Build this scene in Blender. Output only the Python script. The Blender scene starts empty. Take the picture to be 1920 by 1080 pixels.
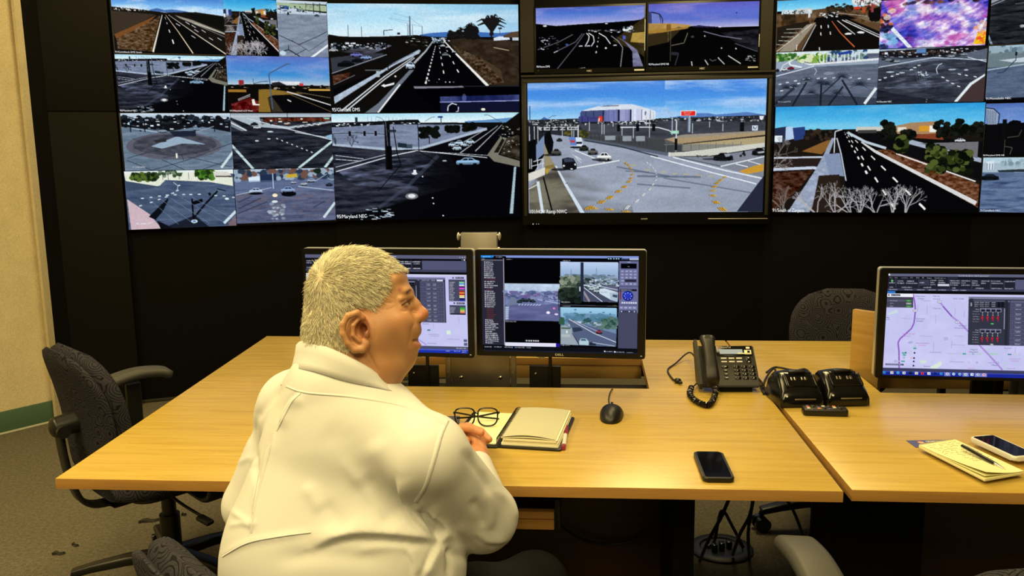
import bpy, bmesh, math, random
import numpy as np
from mathutils import Vector, Matrix, Euler
random.seed(7)
rng = np.random.default_rng(11)
PI = math.pi
S = bpy.context.scene
COL = S.collection

# ---------------------------------------------------------------- camera (a standing visitor's phone)
FPX = 1600.0
CAM_H = 1.5
PITCH = math.atan(264 / FPX)
ROLL = 0.0129
_r0 = np.array([1, 0, 0.0]); _u0 = np.array([0, math.sin(PITCH), math.cos(PITCH)])
FWD = np.array([0, math.cos(PITCH), -math.sin(PITCH)])
RGT = _r0 * math.cos(ROLL) - _u0 * math.sin(ROLL)
UPV = _u0 * math.cos(ROLL) + _r0 * math.sin(ROLL)
EYE = np.array([0, 0, CAM_H])
def ray(x, y): return FWD + RGT * (x - 960) / FPX + UPV * (540 - y) / FPX
def onz(x, y, z):
    d = ray(x, y); return Vector(EYE + d * ((z - CAM_H) / d[2]))
def atY(x, y, Y):
    d = ray(x, y); return Vector(EYE + d * (Y / d[1]))
def proj(P):
    v = np.asarray(P, float) - EYE; w = v @ FWD
    return np.stack([960 + FPX * (v @ RGT) / w, 540 - FPX * (v @ UPV) / w, w], -1)
cam_d = bpy.data.cameras.new('camera'); cam = bpy.data.objects.new('camera', cam_d); COL.objects.link(cam)
cam_d.sensor_width = 36; cam_d.lens = 36 * FPX / 1920; cam_d.clip_start = 0.02
m = Matrix(((RGT[0], UPV[0], -FWD[0]), (RGT[1], UPV[1], -FWD[1]), (RGT[2], UPV[2], -FWD[2])))
cam.matrix_world = Matrix.Translation(EYE) @ m.to_4x4()
S.camera = cam

# ---------------------------------------------------------------- objects
def link(o, parent=None):
    COL.objects.link(o)
    if parent is not None: o.parent = parent
    return o
def tag(o, label=None, cat=None, group=None, kind=None):
    if label: o['label'] = label
    if cat: o['category'] = cat
    if group: o['group'] = group
    if kind: o['kind'] = kind
    return o
def empty(name, loc, rz=0, label=None, cat=None, group=None):
    o = bpy.data.objects.new(name, None); o.empty_display_size = .05
    COL.objects.link(o); o.location = loc; o.rotation_euler = (0, 0, rz)
    return tag(o, label, cat, group)
def mesh_obj(name, me, mat, parent=None, smooth=None):
    if mat is not None:
        for mm in (mat if isinstance(mat, (list, tuple)) else [mat]): me.materials.append(mm)
    o = bpy.data.objects.new(name, me); link(o, parent)
    return o
def build(name, bm, mat, parent=None, smooth=40, loc=None, rot=None):
    me = bpy.data.meshes.new(name)
    bmesh.ops.recalc_face_normals(bm, faces=bm.faces)
    bm.to_mesh(me); bm.free()
    if smooth is not None: shade(me, smooth)
    o = mesh_obj(name, me, mat, parent)
    if loc is not None: o.location = loc
    if rot is not None: o.rotation_euler = rot
    return o
def shade(me, angle=40):
    n = len(me.polygons)
    me.polygons.foreach_set('use_smooth', np.ones(n, bool))
    try: me.set_sharp_from_angle(angle=math.radians(angle))
    except Exception: pass
def from_np(name, V, Fq, mat, parent=None, col=None, smooth=True):
    me = bpy.data.meshes.new(name)
    V = np.asarray(V, np.float32); Fq = np.asarray(Fq, np.int32)
    k = Fq.shape[1]
    me.vertices.add(len(V)); me.vertices.foreach_set('co', V.ravel())
    me.loops.add(Fq.size); me.loops.foreach_set('vertex_index', Fq.ravel())
    me.polygons.add(len(Fq)); me.polygons.foreach_set('loop_start', np.arange(0, Fq.size, k, dtype=np.int32))
    if smooth: me.polygons.foreach_set('use_smooth', np.ones(len(Fq), bool))
    me.update(calc_edges=True)
    if col is not None:
        a = me.color_attributes.new('tint', 'BYTE_COLOR', 'POINT')
        c = np.ones((len(V), 4), np.float32); c[:, :3] = col
        a.data.foreach_set('color_srgb', c.ravel())
    return mesh_obj(name, me, mat, parent)
def copy_tree(o, parent=None):
    c = o.copy(); COL.objects.link(c); c.parent = parent
    for ch in list(o.children): copy_tree(ch, c)
    return c

# ---------------------------------------------------------------- shapes into a bmesh
def T(loc=(0, 0, 0), rot=(0, 0, 0), sc=(1, 1, 1)):
    return Matrix.Translation(loc) @ Euler(rot).to_matrix().to_4x4() @ Matrix.Diagonal((*sc, 1))
def box(bm, c, s, bev=0.0, seg=2, rot=(0, 0, 0), mat=None):
    r = bmesh.ops.create_cube(bm, size=1, matrix=T(c, rot, s))
    vs = r['verts']
    if mat is not None: bmesh.ops.transform(bm, matrix=mat, verts=vs)
    if bev > 0:
        es = list({e for v in vs for e in v.link_edges})
        bmesh.ops.bevel(bm, geom=es, offset=bev, segments=seg, affect='EDGES', profile=.5)
    return bm
def cyl(bm, p, q, r, r2=None, n=20, cap=True):
    p = Vector(p); q = Vector(q); d = q - p
    M = Matrix.Translation((p + q) / 2) @ d.to_track_quat('Z', 'Y').to_matrix().to_4x4()
    bmesh.ops.create_cone(bm, cap_ends=cap, segments=n, radius1=r, radius2=r if r2 is None else r2, depth=d.length, matrix=M)
    return bm
def ball(bm, c, r, sc=(1, 1, 1), u=20, v=12, rot=(0, 0, 0)):
    bmesh.ops.create_uvsphere(bm, u_segments=u, v_segments=v, radius=r, matrix=T(c, rot, sc)); return bm
def smooth_path(pts, n=8, closed=False):
    P = [np.array(p, float) for p in pts]; out = []; m = len(P)
    rngk = range(m if closed else m - 1)
    for i in rngk:
        p1, p2 = P[i], P[(i + 1) % m]
        p0 = P[i - 1] if (i > 0 or closed) else 2 * p1 - p2
        p3 = P[(i + 2) % m] if (i + 2 < m or closed) else 2 * p2 - p1
        for k in range(n):
            t = k / n
            out.append(.5 * (2 * p1 + (p2 - p0) * t + (2 * p0 - 5 * p1 + 4 * p2 - p3) * t * t + (3 * p1 - p0 - 3 * p2 + p3) * t ** 3))
    if not closed: out.append(P[-1])
    return out
def sweep(bm, path, prof, closed=False, up=(0, 0, 1), scales=None, cap=True):
    """sweep a closed 2D profile [(side, up)] along a path"""
    path = [Vector(p) for p in path]; n = len(path); rings = []
    up = Vector(up); last = None
    for i, p in enumerate(path):
        a = path[i - 1] if (i > 0 or closed) else p
        b = path[(i + 1) % n] if (i < n - 1 or closed) else p
        t = (b - a).normalized()
        s = t.cross(up)
        if s.length < .05 and last is not None: s = last - t * last.dot(t)
        elif s.length < .05: s = t.cross(Vector((1, 0, 0)))
        s.normalize()
        if last is not None and s.dot(last) < 0: s = -s
        last = s; w = s.cross(t)
        k = 1 if scales is None else scales[i]
        kx, ky = k if isinstance(k, (tuple, list)) else (k, k)
        rings.append([bm.verts.new(p + s * (x * kx) + w * (y * ky)) for x, y in prof])
    m = len(prof)
    for i in range(n if closed else n - 1):
        A, B = rings[i], rings[(i + 1) % n]
        for j in range(m): bm.faces.new((A[j], A[(j + 1) % m], B[(j + 1) % m], B[j]))
    if cap and not closed:
        bm.faces.new(rings[0][::-1]); bm.faces.new(rings[-1])
    return bm
def circ(r, n=10, ry=None): return [(r * math.cos(2 * PI * i / n), (ry or r) * math.sin(2 * PI * i / n)) for i in range(n)]
def tube(bm, pts, r, n=8, sm=6, closed=False, up=(0, 0, 1)):
    return sweep(bm, smooth_path(pts, sm, closed) if sm else pts, circ(r, n), closed, up)
def rrect(w, h, r, n=4):
    out = []
    for cx, cy, a in ((w / 2 - r, h / 2 - r, 0), (-w / 2 + r, h / 2 - r, PI / 2), (-w / 2 + r, -h / 2 + r, PI), (w / 2 - r, -h / 2 + r, 1.5 * PI)):
        for k in range(n + 1):
            t = a + PI / 2 * k / n; out.append((cx + r * math.cos(t), cy + r * math.sin(t)))
    return out
def prism(bm, poly, z0, z1, bev=0.0, mat=None, seg=2):
    a = [bm.verts.new((x, y, z0)) for x, y in poly]; b = [bm.verts.new((x, y, z1)) for x, y in poly]
    n = len(poly); fs = [bm.faces.new(a[::-1]), bm.faces.new(b)]
    for i in range(n): fs.append(bm.faces.new((a[i], a[(i + 1) % n], b[(i + 1) % n], b[i])))
    if bev > 0:
        es = [e for f in fs[:2] for e in f.edges]
        bmesh.ops.bevel(bm, geom=list(set(es)), offset=bev, segments=seg, affect='EDGES', profile=.5)
    if mat is not None:
        pass
    return bm
def loft(bm, rings, cap=True, closed=True):
    R = [[bm.verts.new(p) for p in r] for r in rings]; m = len(R[0])
    for A, B in zip(R, R[1:]):
        for j in range(m if closed else m - 1): bm.faces.new((A[j], A[(j + 1) % m], B[(j + 1) % m], B[j]))
    if cap and closed: bm.faces.new(R[0][::-1]); bm.faces.new(R[-1])
    return bm
def lathe(bm, prof, n=32, c=(0, 0, 0)):
    rings = [[(c[0] + max(r, 1e-4) * math.cos(2 * PI * k / n), c[1] + max(r, 1e-4) * math.sin(2 * PI * k / n), c[2] + z) for k in range(n)] for r, z in prof]
    return loft(bm, rings)
def NB(): return bmesh.new()
_txt = {}
def text_mesh(s):
    """triangles of a line of text in unit size, x right, y up"""
    if s not in _txt:
        cu = bpy.data.curves.new('t', 'FONT'); cu.body = s; cu.resolution_u = 3
        o = bpy.data.objects.new('t', cu); COL.objects.link(o)
        dg = bpy.context.evaluated_depsgraph_get(); me = bpy.data.meshes.new_from_object(o.evaluated_get(dg))
        V = np.zeros(len(me.vertices) * 3, np.float32); me.vertices.foreach_get('co', V); V = V.reshape(-1, 3)
        me.calc_loop_triangles()
        L = np.zeros(len(me.loop_triangles) * 3, np.int32); me.loop_triangles.foreach_get('vertices', L); L = L.reshape(-1, 3)
        bpy.data.objects.remove(o); bpy.data.curves.remove(cu); bpy.data.meshes.remove(me)
        _txt[s] = (V, L)
    return _txt[s]
def lettering(name, s, mat, parent, org, ux, uy, size, width=None, center=False):
    """flat letters standing on a face: org = lower left, ux/uy unit directions"""
    V, L = text_mesh(s)
    w = V[:, 0].max() - V[:, 0].min(); kx = size if width is None else width / w
    x0 = V[:, 0].min() + (w / 2 if center else 0)
    ux = np.array(ux, float); uy = np.array(uy, float); n = np.cross(ux, uy)
    P = np.array(org)[None] + np.outer((V[:, 0] - x0) * kx, ux) + np.outer(V[:, 1] * size, uy)
    o = from_np(name, P, L, mat, parent, smooth=False)
    return o

# ---------------------------------------------------------------- materials
def lin(c):
    c = np.asarray(c, float) / 255.0
    return tuple(np.where(c <= .04045, c / 12.92, ((c + .055) / 1.055) ** 2.4))
def mat(name, col=(.5, .5, .5), rough=.5, metal=0.0, spec=.5, emit=None, es=1.0, coat=0, trans=0, ior=None, sss=0):
    M = bpy.data.materials.new(name); M.use_nodes = True
    b = M.node_tree.nodes['Principled BSDF']
    b.inputs['Base Color'].default_value = (*col, 1); b.inputs['Roughness'].default_value = rough
    b.inputs['Metallic'].default_value = metal; b.inputs['Specular IOR Level'].default_value = spec
    b.inputs['Coat Weight'].default_value = coat
    if trans: b.inputs['Transmission Weight'].default_value = trans
    if ior: b.inputs['IOR'].default_value = ior
    if sss:
        b.inputs['Subsurface Weight'].default_value = sss; b.inputs['Subsurface Radius'].default_value = (.012, .005, .003)
        b.inputs['Subsurface Scale'].default_value = .6
    if emit is not None:
        b.inputs['Emission Color'].default_value = (*emit, 1); b.inputs['Emission Strength'].default_value = es
    return M
class NT:
    def __init__(s, M): s.t = M.node_tree; s.b = s.t.nodes['Principled BSDF']
    def n(s, kind, **kw):
        x = s.t.nodes.new(kind)
        for k, v in kw.items():
            if k in x.inputs: x.inputs[k].default_value = v
            else: setattr(x, k, v)
        return x
    def l(s, a, b): s.t.links.new(a, b)
    def coords(s, scale=(1, 1, 1), which='Object', rot=(0, 0, 0)):
        tc = s.n('ShaderNodeTexCoord'); mp = s.n('ShaderNodeMapping')
        mp.inputs['Scale'].default_value = scale; mp.inputs['Rotation'].default_value = rot
        s.l(tc.outputs[which], mp.inputs['Vector']); return mp.outputs[0]
    def noise(s, vec, scale=5, detail=4, rough=.6, dist=0):
        x = s.n('ShaderNodeTexNoise', Scale=scale, Detail=detail, Roughness=rough, Distortion=dist); s.l(vec, x.inputs['Vector']); return x.outputs['Fac']
    def ramp(s, fac, stops):
        x = s.n('ShaderNodeValToRGB'); e = x.color_ramp.elements
        while len(e) < len(stops): e.new(.5)
        for q, (p, c) in zip(e, stops): q.position = p; q.color = (*c, 1)
        s.l(fac, x.inputs[0]); return x.outputs[0]
    def math(s, op, a, b=None, c=None):
        x = s.n('ShaderNodeMath', operation=op)
        for i, v in enumerate((a, b, c)):
            if v is None: continue
            if hasattr(v, 'node'): s.l(v, x.inputs[i])
            else: x.inputs[i].default_value = v
        return x.outputs[0]
    def mix(s, fac, a, b, mode='MIX'):
        x = s.n('ShaderNodeMix', data_type='RGBA', blend_type=mode)
        for i, v in ((0, fac), (6, a), (7, b)):
            if hasattr(v, 'node'): s.l(v, x.inputs[i])
            else: x.inputs[i].default_value = v if i == 0 else (*v, 1)
        return x.outputs[2]
    def bump(s, h, strength=.3, dist=.01):
        x = s.n('ShaderNodeBump', Strength=strength, Distance=dist); s.l(h, x.inputs['Height']); s.l(x.outputs[0], s.b.inputs['Normal'])
    def base(s, c): s.l(c, s.b.inputs['Base Color'])

MT = {}
MT['black'] = mat('black_plastic', (.006, .006, .006), .42)
MT['blackgloss'] = mat('glossy_black_plastic', (.004, .004, .005), .18)
MT['blackmatte'] = mat('matte_black', (.004, .004, .004), .8, spec=.15)
MT['bezel'] = mat('monitor_bezel_black', (.003, .003, .003), .35, spec=.3)
MT['silver'] = mat('silver_plastic', (.62, .6, .52), .35, .55)
MT['steel'] = mat('brushed_steel', (.3, .28, .25), .42, .9)
MT['darkmetal'] = mat('dark_metal', (.02, .019, .017), .45, .6)
MT['chrome'] = mat('chrome', (.7, .68, .62), .18, 1.0)
MT['white'] = mat('white_plastic', (.75, .75, .72), .35)
MT['rubber'] = mat('grey_armrest_rubber', (.055, .054, .05), .5, spec=.4)
MT['paper'] = mat('cream_paper', (.82, .8, .6), .8, spec=.1)
MT['yellowpaper'] = mat('pale_yellow_paper', (.86, .84, .5), .8, spec=.1)
MT['greypage'] = mat('kraft_grey_page', (.5, .49, .37), .8, spec=.1)
MT['cover'] = mat('black_leather_cover', (.004, .004, .004), .45)
MT['red'] = mat('red_plastic', (.28, .015, .05), .3)
MT['blueink'] = mat('navy_card', (.07, .08, .22), .45)
MT['ink'] = mat('grey_ink', (.2, .19, .16), .7)
MT['label_white'] = mat('printed_white', (.65, .65, .6), .5)
MT['orange'] = mat('printed_orange', (.7, .2, .04), .5)
MT['glass'] = mat('dark_glass', (.003, .003, .004), .06, spec=.6)

def M_screen(name='screen_picture'):
    M = bpy.data.materials.new(name); M.use_nodes = True; t = M.node_tree; t.nodes.clear()
    at = t.nodes.new('ShaderNodeAttribute'); at.attribute_name = 'tint'
    em = t.nodes.new('ShaderNodeEmission'); out = t.nodes.new('ShaderNodeOutputMaterial')
    t.links.new(at.outputs['Color'], em.inputs['Color']); t.links.new(em.outputs[0], out.inputs[0])
    M.cycles.emission_sampling = 'NONE'
    return M
MT['screen'] = M_screen()
def M_emit(name, col, st=1.0):
    M = bpy.data.materials.new(name); M.use_nodes = True; t = M.node_tree; t.nodes.clear()
    em = t.nodes.new('ShaderNodeEmission'); out = t.nodes.new('ShaderNodeOutputMaterial')
    em.inputs[0].default_value = (*col, 1); em.inputs[1].default_value = st
    t.links.new(em.outputs[0], out.inputs[0]); M.cycles.emission_sampling = 'NONE'; return M
MT['caption'] = M_emit('caption_white', (.9, .93, .95), 1.0)

def M_wood(name, c0, c1, c2, rough=.3, rot=0.0, sc=1.0):
    M = mat(name, c1, rough); n = NT(M)
    v = n.coords((1.3 * sc, 22 * sc, 22 * sc), rot=(0, 0, rot))
    a = n.noise(v, 2.2, 6, .62, .35); b = n.noise(n.coords((7 * sc, 150 * sc, 150 * sc), rot=(0, 0, rot)), 1.6, 3, .6)
    c = n.noise(n.coords((1.1, 2.2, 2.2), rot=(0, 0, rot)), 1.4, 3, .5)
    col = n.ramp(a, [(.3, c0), (.5, c1), (.72, c2)])
    col = n.mix(n.math('MULTIPLY', n.math('SUBTRACT', b, .35), .55), col, tuple(x * .72 for x in c0))
    col = n.mix(n.math('MULTIPLY', c, .35), col, c2)
    n.base(col); n.bump(b, .05, .001)
    r = n.math('MULTIPLY_ADD', a, .12, rough - .05); n.l(r, n.b.inputs['Roughness'])
    return M
MT['wood'] = M_wood('maple_laminate', (.41, .265, .048), (.495, .333, .066), (.555, .395, .09), .27)
MT['woodedge'] = M_wood('maple_edge_band', (.30, .15, .035), (.38, .195, .05), (.44, .24, .065), .4)
MT['woodup'] = M_wood('maple_upright', (.33, .19, .045), (.42, .25, .065), (.48, .3, .09), .36, 0, 1.2)
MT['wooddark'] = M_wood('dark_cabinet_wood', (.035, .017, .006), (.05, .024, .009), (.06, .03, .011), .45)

def M_fabric():
    M = mat('swirl_pattern_fabric', (.05, .05, .06), .95, spec=.1); n = NT(M)
    v = n.coords((1, 1, 1)); d = n.n('ShaderNodeTexNoise', Scale=9.0, Detail=2.0); n.l(v, d.inputs['Vector'])
    vv = n.n('ShaderNodeVectorMath', operation='MULTIPLY_ADD'); n.l(d.outputs['Color'], vv.inputs[0]); vv.inputs[1].default_value = (.035,) * 3; n.l(v, vv.inputs[2])
    vo = n.n('ShaderNodeTexVoronoi', feature='F1', Scale=16.5); n.l(vv.outputs[0], vo.inputs['Vector'])
    s = n.math('SINE', n.math('MULTIPLY', vo.outputs['Distance'], 52.0))
    li = n.math('LESS_THAN', s, -.62)
    w = n.noise(n.coords((1, 1, 1)), 420, 2, .6)
    base = n.ramp(w, [(.35, (.024, .0235, .031)), (.65, (.041, .04, .052))])
    n.base(n.mix(li, base, (.009, .0085, .012))); n.bump(w, .35, .002)
    return M
MT['fabric'] = M_fabric()
MT['fabricback'] = mat('dark_fabric_back', (.03, .029, .036), .95, spec=.1)

def M_carpet():
    M = mat('loop_carpet', (.1, .09, .07), .97, spec=.05); n = NT(M)
    a = n.noise(n.coords(), 320, 2, .7); b = n.noise(n.coords(), 70, 4, .7); c = n.noise(n.coords(), 1.2, 3, .5)
    f = n.math('ADD', n.math('MULTIPLY', a, .6), n.math('MULTIPLY', b, .4))
    col = n.ramp(f, [(.36, (.07, .061, .042)), (.5, (.16, .14, .1)), (.66, (.29, .26, .19))])
    n.base(n.mix(n.math('MULTIPLY', c, .4), col, (.075, .07, .055))); n.bump(f, .6, .006)
    return M
MT['carpet'] = M_carpet()
def M_wallpaper():
    M = mat('beige_textured_wall', (.55, .45, .26), .85, spec=.15); n = NT(M)
    a = n.noise(n.coords(), 120, 3, .7); b = n.noise(n.coords(), 9, 3, .6)
    n.base(n.ramp(n.math('ADD', n.math('MULTIPLY', a, .7), n.math('MULTIPLY', b, .3)), [(.35, (.56, .47, .28)), (.65, (.74, .63, .4))]))
    n.bump(a, .25, .003); return M
MT['beige'] = M_wallpaper()
MT['green'] = mat('green_rubber_base', (.06, .12, .075), .6)
MT['wallblack'] = mat('black_wall_laminate', (.0009, .0008, .0007), .55, spec=.14)
MT['flank'] = mat('black_flank_laminate', (.007, .006, .0046), .6, spec=.1)
MT['greyfill'] = mat('dark_grey_filler', (.032, .029, .022), .55, spec=.25)
MT['paint'] = mat('off_white_paint', (.6, .55, .42), .9, spec=.1)
MT['darkpaint'] = mat('dark_room_paint', (.12, .1, .07), .9, spec=.1)
# ---------------------------------------------------------------- pictures shown on the screens, drawn point by point
class Pic:
    def __init__(s, w, h, fr, bg=(0, 0, 0), ss=2):
        s.ss = ss; s.sh = 0.0; s.w = int(w) * ss; s.h = int(h) * ss; s.fr = fr
        s.a = np.ones((s.h, s.w, 3), np.float32) * np.array(bg, np.float32)
        s.rg = np.random.default_rng(int(fr[0] * 7 + fr[1] * 13 + fr[2]) % 9999 + 1)
        x0, y0, x1, y1 = fr; s.kx = s.w / (x1 - x0); s.ky = s.h / (y1 - y0)
    def P(s, pts):
        if s.sh:
            q = np.array(pts, np.float32).reshape(-1, 2); q[:, 0] += s.sh * (q[:, 1] - (s.fr[1] + s.fr[3]) / 2); pts = q
        p = np.asarray(pts, np.float32).reshape(-1, 2); return (p - [s.fr[0], s.fr[1]]) * [s.kx, s.ky]
    def mask(s, p):
        lo = np.floor(p.min(0)).astype(int); hi = np.ceil(p.max(0)).astype(int) + 1
        x0, y0 = max(lo[0], 0), max(lo[1], 0); x1, y1 = min(hi[0], s.w), min(hi[1], s.h)
        if x1 <= x0 or y1 <= y0: return None
        X = np.arange(x0, x1)[None] + .5; Y = np.arange(y0, y1)[:, None] + .5
        m = np.zeros((y1 - y0, x1 - x0), bool)
        for i in range(len(p)):
            (ax, ay), (bx, by) = p[i - 1], p[i]
            if ay == by: continue
            c = (ay > Y) != (by > Y)
            m ^= c & (X < (bx - ax) * (Y - ay) / (by - ay) + ax)
        return slice(y0, y1), slice(x0, x1), m
    def poly(s, pts, col, a=1.0, raw=False):
        r = s.mask(np.asarray(pts, np.float32) if raw else s.P(pts))
        if r is None: return
        ys, xs, m = r; v = s.a[ys, xs]; k = (m * a)[..., None]; v[:] = v * (1 - k) + np.array(col, np.float32) * k
    def rect(s, x0, y0, x1, y1, col, a=1.0): s.poly([(x0, y0), (x1, y0), (x1, y1), (x0, y1)], col, a)
    def line(s, pts, w, col, a=1.0, w2=None):
        p = s.P(pts); k = (s.kx + s.ky) / 2; n = len(p)
        for i in range(n - 1):
            d = p[i + 1] - p[i]; L = math.hypot(*d) or 1; q = np.array([-d[1], d[0]]) / L
            wa = w if w2 is None else w + (w2 - w) * i / (n - 1); wb = w if w2 is None else w + (w2 - w) * (i + 1) / (n - 1)
            wa = max(wa * k, 1.1) / 2; wb = max(wb * k, 1.1) / 2
            s.poly([p[i] - q * wa, p[i + 1] - q * wb, p[i + 1] + q * wb, p[i] + q * wa], col, a, True)
    def dash(s, p, q, n, w, col, w2=None, duty=.45, a=1.0):
        """n strokes from p to q, growing with nearness"""
        p = np.array(p, float); q = np.array(q, float)
        for i in range(n):
            t0 = (i / n) ** 1.6; t1 = ((i + duty) / n) ** 1.6
            wi = w + ((w2 or w) - w) * t1
            s.line([p + (q - p) * t0, p + (q - p) * t1], wi, col, a)
    def ell(s, cx, cy, rx, ry, col, a=1.0, n=18):
        t = np.linspace(0, 2 * PI, n, endpoint=False); s.poly(np.stack([cx + rx * np.cos(t), cy + ry * np.sin(t)], 1), col, a)
    def vgrad(s, y0, y1, stops):
        yy = (np.arange(s.h) + .5) / s.ky + s.fr[1]; t = np.clip((yy - y0) / (y1 - y0), 0, 1)
        c = np.stack([np.interp(t, np.linspace(0, 1, len(stops)), [q[k] for q in stops]) for k in range(3)], 1)
        m = (yy >= y0) & (yy < y1); s.a[m] = c[m][:, None, :]
    def noise(s, nx, ny, octv=4, seed=None, shear=0.0):
        """smooth noise field about 0..1 with nx by ny cells"""
        g = s.rg if seed is None else np.random.default_rng(seed)
        out = np.zeros((s.h, s.w), np.float32); amp = 1.0; tot = 0
        for _ in range(octv):
            gx, gy = max(2, int(nx)), max(2, int(ny)); G = g.random((gy + 2, gx + 2)).astype(np.float32)
            yy = np.linspace(0, gy, s.h)[:, None]; xx = np.linspace(0, gx, s.w)[None] + shear * yy * gx / gy
            xx = np.mod(np.broadcast_to(xx, (s.h, s.w)), gx); yy = np.broadcast_to(yy, (s.h, s.w))
            xi = np.floor(xx).astype(int); yi = np.floor(yy).astype(int); fx = xx - xi; fy = yy - yi
            fx = fx * fx * (3 - 2 * fx); fy = fy * fy * (3 - 2 * fy)
            G[:, gx] = G[:, 0]; G[:, gx + 1] = G[:, 1]
            out += amp * ((G[yi, xi] * (1 - fx) + G[yi, xi + 1] * fx) * (1 - fy) + (G[yi + 1, xi] * (1 - fx) + G[yi + 1, xi + 1] * fx) * fy)
            tot += amp; amp *= .55; nx *= 2; ny *= 2
        return out / tot
    def tex(s, pts, nx, ny, amp, col=None, shear=0.0, octv=4, thr=None):
        """mottle inside an outline: brighten/darken, or blend towards col"""
        r = s.mask(s.P(pts))
        if r is None: return
        ys, xs, m = r; f = s.noise(nx, ny, octv, shear=shear)[ys, xs]; v = s.a[ys, xs]
        if col is None:
            v[:] = np.clip(v + (((f - .5) * 2 * amp) * m)[..., None] * (np.array([1, 1, 1.03], np.float32)), 0, 255)
        else:
            k = np.clip((f - (thr if thr is not None else .5)) * amp, 0, 1) * m; v[:] = v * (1 - k[..., None]) + np.array(col, np.float32) * k[..., None]
    def clouds(s, y1, col, amp=2.5, nx=4, ny=10, thr=.48, shear=.4):
        x0, y0, x1, _ = s.fr; s.tex([(x0, y0), (x1, y0), (x1, y1), (x0, y1)], nx, ny, amp, col, shear, 5, thr)
    def blobs(s, n, bx, size, cols, flat=.8, a=1.0):
        x0, y0, x1, y1 = bx
        for _ in range(n):
            r = size * (.5 + s.rg.random()); c = cols[s.rg.integers(len(cols))]
            s.ell(x0 + (x1 - x0) * s.rg.random(), y0 + (y1 - y0) * s.rg.random(), r, r * flat, c, a, 7)
    def specks(s, n, bx, w, h, cols, a=1.0):
        x0, y0, x1, y1 = bx
        for _ in range(n):
            x = x0 + (x1 - x0) * s.rg.random(); y = y0 + (y1 - y0) * s.rg.random(); q = .4 + s.rg.random()
            s.rect(x, y, x + w * q, y + h * (.4 + s.rg.random()), cols[s.rg.integers(len(cols))], a)
    def car(s, x, y, w, h, col, roof=(20, 25, 35), lean=0.0, lights=False):
        c = np.array(col, float); s.ell(x, y + h * .42, w * .55, h * .2, (5, 6, 8), .8)
        f = lambda q: [(x + a * w + lean * b * w, y + b * h) for a, b in q]
        s.poly(f([(-.5, .1), (-.46, -.1), (-.3, -.16), (-.16, -.45), (.18, -.45), (.34, -.14), (.48, -.06), (.5, .3), (.4, .42), (-.42, .42), (-.5, .32)]), c)
        s.poly(f([(-.26, -.14), (-.14, -.38), (.0, -.38), (.0, -.12)]), roof); s.poly(f([(.03, -.38), (.16, -.38), (.28, -.12), (.03, -.12)]), roof)
        s.poly(f([(-.5, .12), (.5, .12), (.5, .3), (.4, .42), (-.42, .42), (-.5, .32)]), c * .72)
        for q in (-.3, .3): s.ell(x + q * w, y + h * .38, w * .09, h * .14, (8, 8, 10))
        if lights: s.ell(x - .44 * w, y + .1 * h, w * .05, h * .07, (250, 250, 240)); s.ell(x + .42 * w, y + .1 * h, w * .05, h * .07, (250, 250, 240))
    def palm(s, x, y0, y1, r, col=(10, 10, 10), n=11):
        s.line([(x, y1), (x, y0)], r * .14, col)
        for i in range(n):
            t = -PI * (.02 + .96 * i / (n - 1)) + .1 * s.rg.standard_normal(); q = r * (.8 + .4 * s.rg.random())
            s.line([(x, y0), (x + q * .6 * math.cos(t), y0 + q * .75 * math.sin(t)), (x + q * 1.05 * math.cos(t), y0 + q * (.8 * math.sin(t) + .2))], r * .22, col, 1, r * .04)
    def twigs(s, x, y, L, ang, w, col, d=4):
        if d == 0: return
        for _ in range(2 if d < 4 else 3):
            a = ang + .5 * s.rg.standard_normal(); q = L * (.6 + .5 * s.rg.random()); x2, y2 = x + q * math.cos(a), y - q * math.sin(a)
            s.line([(x, y), (x2, y2)], w, col, .9); s.twigs(x2, y2, L * .68, a, w * .62, col, d - 1)
    def text(s, st, x, y, size, col=(240, 245, 250), width=None, a=1.0):
        V, L = text_mesh(st); V = V[:, :2]; k = size if width is None else width / max(V[:, 0].max() - V[:, 0].min(), 1e-3)
        p = s.P(np.stack([x + (V[:, 0] - V[:, 0].min()) * k, y - V[:, 1] * size], 1))
        for t in L: s.poly(p[t], col, a, True)
    def scrawl(s, x, y, w, h, col=(220, 222, 235), a=.8):
        """a word too small to read"""
        e = x
        while e < x + w - h * .3:
            q = h * (.35 + .35 * s.rg.random()); s.rect(e, y + h * .25 * s.rg.random(), min(e + q, x + w), y + h * (.8 + .2 * s.rg.random()), col, a * (.6 + .4 * s.rg.random())); e += q + h * .14
    def gain(s, k=1.0, off=0.0): s.a = np.clip(s.a * k + off, 0, 255)
    def out(s):
        s.a *= 1 + (s.noise(s.w / 3, s.h / 3, 2)[..., None] - .5) * .16 * getattr(s, 'grain', 0)
        q = s.ss; a = s.a.reshape(s.h // q, q, s.w // q, q, 3).mean((1, 3)); return np.clip(a, 0, 255) / 255.0

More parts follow.
